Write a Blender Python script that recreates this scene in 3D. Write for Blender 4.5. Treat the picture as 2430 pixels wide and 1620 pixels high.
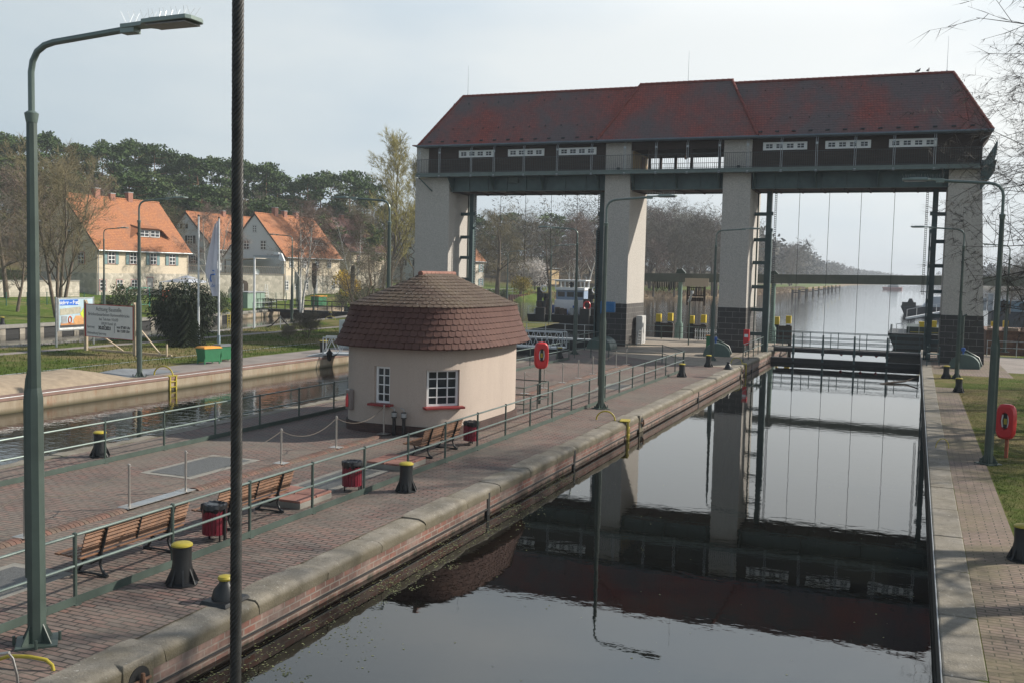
import bpy, bmesh, math, random
from mathutils import Vector, Matrix, noise as mnoise
R=math.radians; PI=math.pi
for o in list(bpy.data.objects): bpy.data.objects.remove(o)
SC=bpy.context.scene; COL=SC.collection
# ------------------------------------------------------------------ camera
CF,CPT,CRO,CYA,CH=2351.5,0.06994,-0.02317,0.38516,5.1686
def cam_axes():
    cy,sy=math.cos(CYA),math.sin(CYA)
    fw=Vector((-sy,cy,0)); rt=Vector((cy,sy,0)); up=Vector((0,0,1))
    cp,sp=math.cos(CPT),math.sin(CPT)
    f2=fw*cp-up*sp; u2=fw*sp+up*cp
    cr,sr=math.cos(CRO),math.sin(CRO)
    return rt*cr-u2*sr, rt*sr+u2*cr, f2
CR,CU,CW=cam_axes()
cd=bpy.data.cameras.new('camera'); cam=bpy.data.objects.new('camera',cd); COL.objects.link(cam)
cd.sensor_fit='HORIZONTAL'; cd.sensor_width=36; cd.lens=CF/2430*36; cd.clip_start=.1; cd.clip_end=6000
m=Matrix(((CR.x,CU.x,-CW.x,0),(CR.y,CU.y,-CW.y,0),(CR.z,CU.z,-CW.z,CH),(0,0,0,1)))
cam.matrix_world=m; SC.camera=cam
def ray(px,py): return (CW*CF+CR*(px-1215)+CU*(810-py))
def onx(px,py,x): d=ray(px,py); t=x/d.x; return Vector((0,0,CH))+d*t
def ony(px,py,y): d=ray(px,py); t=y/d.y; return Vector((0,0,CH))+d*t
def onz(px,py,z=0): d=ray(px,py); t=(z-CH)/d.z; return Vector((0,0,CH))+d*t
def at(px,py,dep): d=ray(px,py); return Vector((0,0,CH))+d*(dep/CF)
# ------------------------------------------------------------------ light
SUN_EL=R(33); SUN=Vector((.80,.60,0)).normalized()*math.cos(SUN_EL)+Vector((0,0,math.sin(SUN_EL)))
W=bpy.data.worlds.new('World'); SC.world=W; W.use_nodes=True
nt=W.node_tree; nt.nodes.clear()
def N(t,ty,**k):
    n=t.nodes.new(ty)
    for a,b in k.items(): setattr(n,a,b)
    return n
out=N(nt,'ShaderNodeOutputWorld'); bg=N(nt,'ShaderNodeBackground'); bg.inputs[1].default_value=.082
sky=N(nt,'ShaderNodeTexSky',sky_type='NISHITA'); sky.sun_disc=False; sky.sun_elevation=SUN_EL; sky.sun_rotation=math.atan2(SUN.x,SUN.y)
sky.air_density=1.2; sky.dust_density=2.5
tc=N(nt,'ShaderNodeTexCoord')
mp=N(nt,'ShaderNodeMapping'); mp.inputs['Scale'].default_value=(1,1,3.2); nt.links.new(tc.outputs['Generated'],mp.inputs[0])
nz=N(nt,'ShaderNodeTexNoise'); nz.inputs['Scale'].default_value=1.7; nz.inputs['Detail'].default_value=5; nz.inputs['Roughness'].default_value=.5; nt.links.new(mp.outputs[0],nz.inputs['Vector'])
dt=N(nt,'ShaderNodeVectorMath',operation='DOT_PRODUCT'); dt.inputs[1].default_value=SUN; nt.links.new(tc.outputs['Generated'],dt.inputs[0])
mr=N(nt,'ShaderNodeMapRange'); mr.inputs[1].default_value=-.1; mr.inputs[2].default_value=.78; nt.links.new(dt.outputs['Value'],mr.inputs[0])
c1=N(nt,'ShaderNodeMix',data_type='RGBA'); c1.inputs[6].default_value=(5.9,6.8,7.35,1); c1.inputs[7].default_value=(10.2,10.6,10.7,1); nt.links.new(mr.outputs[0],c1.inputs[0])
rp=N(nt,'ShaderNodeValToRGB'); e=rp.color_ramp.elements; e[0].position=.36; e[0].color=(.74,.82,.90,1); e[1].position=.64; e[1].color=(1.10,1.07,1.04,1); nt.links.new(nz.outputs['Fac'],rp.inputs[0])
c2=N(nt,'ShaderNodeMix',data_type='RGBA',blend_type='MULTIPLY'); c2.inputs[0].default_value=1; nt.links.new(c1.outputs[2],c2.inputs[6]); nt.links.new(rp.outputs[0],c2.inputs[7])
c3=N(nt,'ShaderNodeMix',data_type='RGBA'); c3.inputs[0].default_value=.9; nt.links.new(sky.outputs[0],c3.inputs[6]); nt.links.new(c2.outputs[2],c3.inputs[7])
sz=N(nt,'ShaderNodeSeparateXYZ'); nt.links.new(tc.outputs['Generated'],sz.inputs[0])
mz=N(nt,'ShaderNodeMapRange',interpolation_type='SMOOTHSTEP'); mz.inputs[1].default_value=.22; mz.inputs[2].default_value=.42; nt.links.new(sz.outputs[2],mz.inputs[0])
md=N(nt,'ShaderNodeMapRange'); md.inputs[1].default_value=.05; md.inputs[2].default_value=.5; nt.links.new(dt.outputs['Value'],md.inputs[0])
mm_=N(nt,'ShaderNodeMath',operation='MULTIPLY'); nt.links.new(mz.outputs[0],mm_.inputs[0]); nt.links.new(md.outputs[0],mm_.inputs[1])
c4=N(nt,'ShaderNodeMix',data_type='RGBA',blend_type='MULTIPLY'); c4.inputs[7].default_value=(1.75,1.75,1.75,1); c4.clamp_result=False; nt.links.new(mm_.outputs[0],c4.inputs[0]); nt.links.new(c3.outputs[2],c4.inputs[6])
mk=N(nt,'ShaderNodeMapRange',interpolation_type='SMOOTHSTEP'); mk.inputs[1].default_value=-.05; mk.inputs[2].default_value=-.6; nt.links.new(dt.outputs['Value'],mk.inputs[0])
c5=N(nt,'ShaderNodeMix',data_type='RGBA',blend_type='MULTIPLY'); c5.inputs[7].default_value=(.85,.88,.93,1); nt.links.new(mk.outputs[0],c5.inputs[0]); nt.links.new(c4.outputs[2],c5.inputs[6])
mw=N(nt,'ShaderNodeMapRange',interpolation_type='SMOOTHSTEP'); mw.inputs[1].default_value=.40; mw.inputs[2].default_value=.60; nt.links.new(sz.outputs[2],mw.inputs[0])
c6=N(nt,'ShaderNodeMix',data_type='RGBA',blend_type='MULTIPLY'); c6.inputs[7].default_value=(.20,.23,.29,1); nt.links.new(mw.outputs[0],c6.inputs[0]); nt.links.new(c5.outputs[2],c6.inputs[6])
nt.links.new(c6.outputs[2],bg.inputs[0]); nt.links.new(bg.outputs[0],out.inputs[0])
sl=bpy.data.lights.new('sun','SUN'); sl.energy=5; sl.angle=R(.7); sl.color=(1,.93,.82); so=bpy.data.objects.new('sun',sl); COL.objects.link(so)
so.rotation_euler=SUN.to_track_quat('Z','Y').to_euler()
SC.view_settings.view_transform='Standard'; SC.view_settings.look='None'; SC.view_settings.exposure=.3; SC.view_settings.gamma=1
# ------------------------------------------------------------------ materials
def newmat(name):
    M=bpy.data.materials.new(name); M.use_nodes=True; t=M.node_tree; return M,t,t.nodes['Principled BSDF']
def mixc(t,a,b,f,blend='MIX'):
    n=N(t,'ShaderNodeMix',data_type='RGBA',blend_type=blend)
    for i,v in ((6,a),(7,b),(0,f)):
        if isinstance(v,(tuple,list)): n.inputs[i].default_value=(*v,1) if len(v)==3 else v
        elif isinstance(v,(int,float)): n.inputs[i].default_value=v
        else: t.links.new(v,n.inputs[i])
    return n.outputs[2]
def coords(t,kind='Object',scale=(1,1,1),rot=(0,0,0)):
    c=N(t,'ShaderNodeTexCoord'); m=N(t,'ShaderNodeMapping'); m.inputs['Scale'].default_value=scale; m.inputs['Rotation'].default_value=rot
    t.links.new(c.outputs[kind],m.inputs[0]); return m.outputs[0]
def noise(t,v,scale,detail=4,rough=.55,lo=.35,hi=.65):
    n=N(t,'ShaderNodeTexNoise'); n.inputs['Scale'].default_value=scale; n.inputs['Detail'].default_value=detail; n.inputs['Roughness'].default_value=rough
    t.links.new(v,n.inputs['Vector']); r=N(t,'ShaderNodeMapRange'); r.inputs[1].default_value=lo; r.inputs[2].default_value=hi; t.links.new(n.outputs['Fac'],r.inputs[0]); return r.outputs[0]
def bump(t,b,h,strength=.3,dist=.02):
    n=N(t,'ShaderNodeBump'); n.inputs['Strength'].default_value=strength; n.inputs['Distance'].default_value=dist; t.links.new(h,n.inputs['Height']); t.links.new(n.outputs[0],b.inputs['Normal']); return n
_pm={}
def pm(name,col,rough=.6,metal=0,var=.25,scale=3.,bmp=.0,bscale=40.,spec=.5):
    """painted / plain surface with tonal wear"""
    if name in _pm: return _pm[name]
    M,t,b=newmat(name); v=coords(t)
    f=noise(t,v,scale,5,.6,.3,.7); dark=tuple(c*(1-var) for c in col); lite=tuple(min(1,c*(1+var)) for c in col)
    cc=mixc(t,dark,lite,f); t.links.new(cc,b.inputs['Base Color'])
    b.inputs['Roughness'].default_value=rough; b.inputs['Metallic'].default_value=metal; b.inputs['Specular IOR Level'].default_value=spec
    if bmp: bump(t,b,noise(t,v,bscale,3),bmp,.01)
    _pm[name]=M; return M
GREEN=pm('green_steel',(.055,.078,.066),.45,0,.18,2.5)
GREEN2=pm('bluegreen_steel',(.05,.085,.085),.5,0,.2,2)
RAILG=pm('grey_green_rail',(.13,.17,.155),.33,.25,.15,3)
BLACK=pm('black_iron',(.012,.013,.014),.45,0,.3,6)
YEL=pm('yellow_paint',(.40,.32,.035),.5,0,.15,4)
REDP=pm('red_plastic',(.55,.025,.03),.35,0,.1,3)
GALV=pm('galvanised',(.36,.38,.39),.42,.6,.2,8)
STEEL=pm('stainless',(.42,.40,.37),.35,.7,.15,9)
WHITE=pm('white_paint',(.72,.73,.73),.5,0,.06,3)
GREYP=pm('grey_paint',(.33,.35,.36),.5,0,.15,3)
WOODB=pm('bench_wood',(.17,.08,.038),.5,0,.3,7)
TIMB=pm('raw_timber',(.42,.34,.24),.75,0,.2,5)
DTIM=pm('dark_timber',(.05,.035,.026),.8,0,.4,4)
BLUEP=pm('blue_plastic',(.02,.09,.33),.45,0,.15,3)
RUST=pm('rusty_steel',(.14,.07,.04),.8,0,.6,2.5)
CONC=pm('concrete',(.22,.21,.185),.85,0,.2,2.5,.2,30)
GLASS=pm('window_glass',(.03,.035,.04),.08,0,.2,1)
WROPE=pm('rope',(.12,.10,.08),.85,0,.2,9)
RUBB=pm('black_rubber',(.012,.012,.012),.6,0,.2,5)
MRED=pm('bin_red',(.17,.008,.022),.45,0,.2,6)
BGRN=pm('container_green',(.03,.17,.075),.5,0,.15,4)
ORNG=pm('orange_lid',(.72,.30,.03),.5,0,.1,4)
BARK=pm('bark',(.115,.09,.065),.95,0,.35,2,.5,12)
TWIG=pm('twig_brown',(.125,.108,.078),.95,0,.25,.6)
TWIGR=pm('twig_reddish',(.15,.108,.085),.95,0,.25,.6)
TWIGY=pm('twig_olive',(.155,.13,.07),.95,0,.3,.6)
PBARK=pm('pine_bark',(.20,.11,.06),.95,0,.4,1)
BIRCH=pm('birch_bark',(.50,.49,.46),.85,0,.35,5)
NEED=pm('pine_needles',(.062,.098,.034),.9,0,.45,.35,spec=.2)
NEEDL=pm('pine_needles_light',(.095,.13,.048),.9,0,.45,.35,spec=.2)
EVER=pm('evergreen_leaf',(.022,.033,.016),.85,0,.4,.8,spec=.3)
YELLF=pm('forsythia_bloom',(.55,.38,.02),.8,0,.3,2)
WHITEF=pm('blossom_white',(.58,.54,.50),.8,0,.2,2)
OLIVF=pm('fresh_catkins',(.24,.21,.06),.9,0,.3,1)
SHRUBG=pm('shrub_green',(.06,.085,.03),.9,0,.4,2)
DRYR=pm('dry_reed',(.30,.21,.12),.95,0,.35,.7)
def render_mat(name,col,grain=60,bs=.35,stain=.2):
    M,t,b=newmat(name); v=coords(t); f=noise(t,coords(t,'Object',(1,1,.22)),.9,6,.7,.25,.75); g=noise(t,v,grain,3,.6,.3,.7)
    a=mixc(t,tuple(c*(1-stain) for c in col),col,f); a=mixc(t,a,tuple(c*1.35 for c in col),g if grain<30 else mixc(t,(0,0,0),(.35,.35,.35),g))
    t.links.new(a,b.inputs['Base Color']); b.inputs['Roughness'].default_value=.95; bump(t,b,g,bs,.02); return M
ROUGHC=render_mat('roughcast_render',(.39,.365,.335),14,.6,.2)
HUTR=render_mat('hut_render',(.42,.35,.30),40,.25,.22)
def brick_mat(name,c1,c2,mortar,bw,bh,ms=.012,rot='XY',patch=None,ps=.35,rough=.85,bs=.35,off=.5,dirt=None,dz=None,kind='Object'):
    M,t,b=newmat(name); sp=N(t,'ShaderNodeSeparateXYZ'); t.links.new(coords(t,kind),sp.inputs[0]); cb=N(t,'ShaderNodeCombineXYZ'); ia,ib={'XY':(0,1),'XZ':(0,2),'YZ':(1,2)}[rot]
    t.links.new(sp.outputs[ia],cb.inputs[0]); t.links.new(sp.outputs[ib],cb.inputs[1]); v=cb.outputs[0]
    n=N(t,'ShaderNodeTexBrick'); n.offset=off; t.links.new(v,n.inputs['Vector']); n.inputs['Scale'].default_value=1
    n.inputs['Brick Width'].default_value=bw; n.inputs['Row Height'].default_value=bh; n.inputs['Mortar Size'].default_value=ms; n.inputs['Mortar Smooth'].default_value=.3
    n.inputs['Color1'].default_value=(*c1,1); n.inputs['Color2'].default_value=(*c2,1); n.inputs['Mortar'].default_value=(*mortar,1); n.inputs['Bias'].default_value=0
    cc=n.outputs['Color']; v0=coords(t,kind)
    if patch: cc=mixc(t,cc,patch,noise(t,v0,ps,5,.65,.42,.68),'MIX')
    cc=mixc(t,cc,mixc(t,cc,(.50,.50,.52),1.0,'MULTIPLY'),noise(t,v0,.75,6,.7,.48,.8)); cc=mixc(t,cc,mixc(t,cc,(1.5,1.42,1.3),1.0,'MULTIPLY'),noise(t,v0,1.9,5,.75,.55,.85)); fine=noise(t,v0,9,4,.6,.2,.8); cc=mixc(t,mixc(t,cc,(.55,.55,.55),1.0,'MULTIPLY'),cc,fine)
    if dz is not None:   # wet / algae band near the water
        s=N(t,'ShaderNodeSeparateXYZ'); t.links.new(v0,s.inputs[0]); r=N(t,'ShaderNodeMapRange'); r.inputs[1].default_value=dz[0]; r.inputs[2].default_value=dz[1]; r.inputs[3].default_value=1; r.inputs[4].default_value=0
        ad=N(t,'ShaderNodeMath',operation='ADD'); nn=N(t,'ShaderNodeMath',operation='MULTIPLY'); nn.inputs[1].default_value=.12; t.links.new(noise(t,v0,3,4),nn.inputs[0]); t.links.new(s.outputs[2],ad.inputs[0]); t.links.new(nn.outputs[0],ad.inputs[1]); t.links.new(ad.outputs[0],r.inputs[0])
        cc=mixc(t,cc,(.035,.035,.022),r.outputs[0])
    t.links.new(cc,b.inputs['Base Color']); b.inputs['Roughness'].default_value=rough
    inv=N(t,'ShaderNodeMath',operation='SUBTRACT'); inv.inputs[0].default_value=1; t.links.new(n.outputs['Fac'],inv.inputs[1]); bump(t,b,inv.outputs[0],bs,.012); return M
PAVE=brick_mat('clinker_paving',(.28,.165,.135),(.22,.18,.155),(.022,.02,.018),.34,.115,.016,'XY',(.19,.165,.135),.28)
PAVR=brick_mat('pink_paving',(.30,.21,.17),(.235,.18,.14),(.035,.03,.022),.36,.125,.013,'XY',(.17,.145,.075),.4)
WALLB_YZ=brick_mat('chamber_brick',(.27,.11,.08),(.18,.105,.085),(.30,.26,.22),.30,.11,.014,'YZ',(.27,.21,.18),.7,dz=(-.60,-.50))
PLINTH=brick_mat('hut_plinth_brick',(.10,.055,.045),(.075,.045,.04),(.05,.035,.03),.25,.075,.008,'XZ')
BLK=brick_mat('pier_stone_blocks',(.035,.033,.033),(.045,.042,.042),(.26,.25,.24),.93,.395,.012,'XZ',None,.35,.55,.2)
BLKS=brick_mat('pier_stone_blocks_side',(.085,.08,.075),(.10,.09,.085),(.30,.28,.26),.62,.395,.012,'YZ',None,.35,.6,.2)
RUBBLE=None
def stone_mat(name,c1,c2,scale=1.6,mort=(.3,.28,.24)):
    M,t,b=newmat(name); v=coords(t)
    vo=N(t,'ShaderNodeTexVoronoi',feature='F1'); vo.inputs['Scale'].default_value=scale; t.links.new(v,vo.inputs['Vector'])
    ve=N(t,'ShaderNodeTexVoronoi',feature='DISTANCE_TO_EDGE'); ve.inputs['Scale'].default_value=scale; t.links.new(v,ve.inputs['Vector'])
    s=N(t,'ShaderNodeSeparateColor'); t.links.new(vo.outputs['Color'],s.inputs[0]); cc=mixc(t,c1,c2,s.outputs[0])
    r=N(t,'ShaderNodeMapRange'); r.inputs[1].default_value=.0; r.inputs[2].default_value=.07; t.links.new(ve.outputs['Distance'],r.inputs[0])
    cc=mixc(t,mort,cc,r.outputs[0]); t.links.new(cc,b.inputs['Base Color']); b.inputs['Roughness'].default_value=.95; bump(t,b,r.outputs[0],.5,.04); return M
RUBBLE=stone_mat('rubble_masonry',(.36,.33,.27),(.56,.51,.43),2.2,(.42,.39,.33))
COPE=None
def cope_mat():
    M,t,b=newmat('coping_stone'); v=coords(t)
    cc=mixc(t,(.13,.115,.09),(.29,.265,.225),noise(t,v,1.3,6,.7,.3,.7)); cc=mixc(t,cc,(.15,.125,.075),noise(t,v,.8,6,.7,.42,1.0)); g=noise(t,v,28,4,.6,.25,.75); cc=mixc(t,cc,(.07,.06,.045),noise(t,v,5,6,.75,.55,.8)); cc=mixc(t,cc,(.36,.34,.3),noise(t,v,17,2,.5,.66,.74))
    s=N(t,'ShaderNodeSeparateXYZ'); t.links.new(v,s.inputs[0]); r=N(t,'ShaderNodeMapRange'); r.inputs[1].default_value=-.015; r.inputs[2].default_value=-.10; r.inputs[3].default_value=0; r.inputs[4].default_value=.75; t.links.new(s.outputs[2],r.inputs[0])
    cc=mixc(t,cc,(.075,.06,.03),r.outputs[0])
    t.links.new(cc,b.inputs['Base Color']); b.inputs['Roughness'].default_value=.9; bump(t,b,g,.5,.012); return M
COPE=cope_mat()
def roof_mat(name,base,alt,moss,rowh=.16,w=.18,ps=.25,lo=.42,hi=.6,rows_on='Z',seed=0):
    """plain tiles: rows follow height (Object Z), joints along the slope"""
    M,t,b=newmat(name); v=coords(t); s=N(t,'ShaderNodeSeparateXYZ'); t.links.new(v,s.inputs[0])
    ad=N(t,'ShaderNodeMath',operation='ADD'); t.links.new(s.outputs[0],ad.inputs[0]); t.links.new(s.outputs[1],ad.inputs[1])
    cmb=N(t,'ShaderNodeCombineXYZ'); t.links.new(ad.outputs[0],cmb.inputs[0]); t.links.new(s.outputs[2],cmb.inputs[1])
    n=N(t,'ShaderNodeTexBrick'); t.links.new(cmb.outputs[0],n.inputs['Vector']); n.inputs['Scale'].default_value=1; n.inputs['Brick Width'].default_value=w; n.inputs['Row Height'].default_value=rowh; n.inputs['Mortar Size'].default_value=.010; n.inputs['Mortar Smooth'].default_value=.2
    n.inputs['Color1'].default_value=(*base,1); n.inputs['Color2'].default_value=(*alt,1); n.inputs['Mortar'].default_value=tuple(c*.3 for c in base)+(1,)
    mo=N(t,'ShaderNodeMapping'); mo.inputs['Scale'].default_value=(1,1,.55); mo.inputs['Location'].default_value=(seed,seed*2,0); t.links.new(v,mo.inputs[0])
    cc=mixc(t,n.outputs['Color'],mixc(t,n.outputs['Color'],moss,.8),noise(t,mo.outputs[0],ps,6,.62,lo,hi)); cc=mixc(t,cc,mixc(t,cc,(.5,.5,.5),1.0,'MULTIPLY'),noise(t,v,7,3,.6,.5,.9))
    t.links.new(cc,b.inputs['Base Color']); b.inputs['Roughness'].default_value=.8
    # stepped height inside each row
    fr=N(t,'ShaderNodeMath',operation='DIVIDE'); fr.inputs[1].default_value=rowh; t.links.new(s.outputs[2],fr.inputs[0]); f2=N(t,'ShaderNodeMath',operation='FRACT'); t.links.new(fr.outputs[0],f2.inputs[0]); f3=N(t,'ShaderNodeMath',operation='SUBTRACT'); f3.inputs[0].default_value=1; t.links.new(f2.outputs[0],f3.inputs[1])
    bump(t,b,f3.outputs[0],.7,.04); return M
TROOF=roof_mat('tower_roof_tiles',(.30,.068,.05),(.22,.055,.042),(.085,.09,.092),.17,.19,.15,.37,.53,seed=5)
HROOF=roof_mat('house_roof_tiles',(.42,.165,.062),(.33,.125,.055),(.24,.12,.07),.2,.22,.5,.5,.75)
OROOF=roof_mat('old_roof_tiles',(.22,.10,.08),(.18,.085,.07),(.13,.1,.09),.2,.22,.5,.45,.7)
def vwood(name,col,var=.4,sc=(1,1,14)):
    M,t,b=newmat(name); v=coords(t,'Object',sc); f=noise(t,v,1.2,5,.65,.3,.75); cc=mixc(t,tuple(c*(1-var) for c in col),tuple(c*(1+var) for c in col),f)
    t.links.new(cc,b.inputs['Base Color']); b.inputs['Roughness'].default_value=.75; return M
CLAD=vwood('dark_weatherboard',(.034,.019,.014))
CLADW=vwood('worn_weatherboard',(.045,.030,.022),.7,(.5,1,16))
def tilemat(name,c1,c2,spots,g=.3):
    M,t,b=newmat(name); v=coords(t)
    f=noise(t,v,1.1,5,.6,.3,.7); cc=mixc(t,c1,c2,f); w=noise(t,v,6,2,.5,.1,.9); cc=mixc(t,mixc(t,cc,(.62,.6,.6),1.0,'MULTIPLY'),cc,w)
    if spots: cc=mixc(t,cc,spots,noise(t,v,13,3,.6,.62,.7))
    t.links.new(cc,b.inputs['Base Color']); b.inputs['Roughness'].default_value=.85; bump(t,b,noise(t,v,30,3),g,.01); return M
TLOW=tilemat('hut_lower_tiles',(.085,.034,.027),(.135,.065,.048),None)
TUP=tilemat('hut_upper_tiles',(.085,.05,.036),(.13,.095,.06),(.34,.33,.29))
TRID=tilemat('ridge_tiles',(.25,.11,.08),(.32,.16,.12),None)
def grass_mat(name,g1,g2,dry,dl=.45,dh=.62,ps=.16):
    M,t,b=newmat(name); v=coords(t); cc=mixc(t,g1,g2,noise(t,v,1.1,6,.7,.3,.7)); cc=mixc(t,cc,dry,noise(t,v,ps,7,.72,dl,dh)); f=noise(t,v,22,4,.7,.2,.8)
    cc=mixc(t,mixc(t,cc,(.5,.5,.45),1.0,'MULTIPLY'),cc,f); cc=mixc(t,cc,(.20,.15,.09),noise(t,v,2.4,5,.7,.62,.8)); t.links.new(cc,b.inputs['Base Color']); b.inputs['Roughness'].default_value=1; b.inputs['Specular IOR Level'].default_value=.1
    bump(t,b,f,.9,.06); return M
GRASS=grass_mat('lawn',(.075,.125,.018),(.12,.175,.028),(.24,.20,.09),.5,.66)
GRASSD=grass_mat('dry_lawn',(.08,.13,.02),(.125,.175,.032),(.29,.23,.115),.42,.6)
HILLM=None
FOREST=grass_mat('forest_floor',(.10,.075,.045),(.14,.105,.06),(.11,.12,.05),.5,.7,.05)
def hill_mat():
    M,t,b=newmat('hillside'); v=coords(t); g=mixc(t,(.07,.115,.018),(.12,.17,.03),noise(t,v,1.1,6,.7,.3,.7)); g=mixc(t,g,(.24,.20,.09),noise(t,v,.16,7,.72,.5,.66)); f=mixc(t,(.085,.065,.04),(.13,.10,.055),noise(t,v,.5,6,.7,.3,.7))
    s=N(t,'ShaderNodeSeparateXYZ'); t.links.new(v,s.inputs[0]); r1=N(t,'ShaderNodeMapRange'); r1.inputs[1].default_value=2.8; r1.inputs[2].default_value=4.6; t.links.new(s.outputs[2],r1.inputs[0]); r2=N(t,'ShaderNodeMapRange'); r2.inputs[1].default_value=205; r2.inputs[2].default_value=240; t.links.new(s.outputs[1],r2.inputs[0])
    r3=N(t,'ShaderNodeMapRange'); r3.inputs[1].default_value=1.45; r3.inputs[2].default_value=1.7; t.links.new(s.outputs[2],r3.inputs[0]); mu=N(t,'ShaderNodeMath',operation='MULTIPLY'); t.links.new(r2.outputs[0],mu.inputs[0]); t.links.new(r3.outputs[0],mu.inputs[1]); mx=N(t,'ShaderNodeMath',operation='MAXIMUM'); t.links.new(mu.outputs[0],mx.inputs[0]); t.links.new(r1.outputs[0],mx.inputs[1])
    c_=mixc(t,g,f,mx.outputs[0]); r4=N(t,'ShaderNodeMapRange'); r4.inputs[1].default_value=.75; r4.inputs[2].default_value=.4; t.links.new(s.outputs[2],r4.inputs[0]); m4=N(t,'ShaderNodeMath',operation='MULTIPLY'); t.links.new(r4.outputs[0],m4.inputs[0]); t.links.new(r2.outputs[0],m4.inputs[1]); c_=mixc(t,c_,(.22,.16,.095),m4.outputs[0])
    t.links.new(c_,b.inputs['Base Color']); b.inputs['Roughness'].default_value=1; b.inputs['Specular IOR Level'].default_value=.1; bump(t,b,noise(t,v,8,4,.7,.2,.8),.9,.1); return M
HILLM=hill_mat()
QUAY=pm('quay_pavement',(.23,.20,.18),.9,0,.22,.6,.3,25)
APRON=brick_mat('concrete_apron',(.36,.30,.235),(.33,.28,.22),(.16,.13,.10),3.2,2.4,.02,'XY')
QEDGE=pm('quay_edge_brown',(.20,.125,.10),.85,0,.2,1.5,.2,20)
def qwall():
    M,t,b=newmat('stained_quay_wall'); v=coords(t,'Object',(1,1,.35)); v0=coords(t)
    cc=mixc(t,(.23,.175,.115),(.33,.28,.21),noise(t,v,1.5,6,.7)); cc=mixc(t,cc,(.26,.12,.06),noise(t,v,2.2,5,.7,.55,.75)); s=N(t,'ShaderNodeSeparateXYZ'); t.links.new(v0,s.inputs[0]); r=N(t,'ShaderNodeMapRange'); r.inputs[1].default_value=-.60; r.inputs[2].default_value=-.40; r.inputs[3].default_value=1; r.inputs[4].default_value=0; t.links.new(s.outputs[2],r.inputs[0])
    cc=mixc(t,cc,(.07,.06,.03),r.outputs[0]); t.links.new(cc,b.inputs['Base Color']); b.inputs['Roughness'].default_value=.9; return M
QWALL=qwall()
def water_mat():
    M,t,b=newmat('water'); b.inputs['Base Color'].default_value=(.004,.0045,.0035,1); b.inputs['Roughness'].default_value=.015; b.inputs['IOR'].default_value=1.5
    c=N(t,'ShaderNodeTexCoord'); s=N(t,'ShaderNodeSeparateXYZ'); t.links.new(c.outputs['Object'],s.inputs[0])
    r=N(t,'ShaderNodeMapRange'); r.inputs[1].default_value=74; r.inputs[2].default_value=130; r.inputs[3].default_value=.02; r.inputs[4].default_value=.16; t.links.new(s.outputs[1],r.inputs[0])
    rx=N(t,'ShaderNodeMapRange'); rx.inputs[1].default_value=-20; rx.inputs[2].default_value=-22; rx.inputs[3].default_value=0; rx.inputs[4].default_value=.09; t.links.new(s.outputs[0],rx.inputs[0])
    ad=N(t,'ShaderNodeMath',operation='ADD'); t.links.new(r.outputs[0],ad.inputs[0]); t.links.new(rx.outputs[0],ad.inputs[1])
    n=N(t,'ShaderNodeTexNoise'); n.inputs['Scale'].default_value=2.2; n.inputs['Detail'].default_value=3; m=N(t,'ShaderNodeMapping'); m.inputs['Scale'].default_value=(1,1.5,1); t.links.new(c.outputs['Object'],m.inputs[0]); t.links.new(m.outputs[0],n.inputs['Vector'])
    bp=N(t,'ShaderNodeBump'); bp.inputs['Distance'].default_value=.06; t.links.new(ad.outputs[0],bp.inputs['Strength']); t.links.new(n.outputs['Fac'],bp.inputs['Height']); t.links.new(bp.outputs[0],b.inputs['Normal']); return M
WATER=water_mat()
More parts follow.
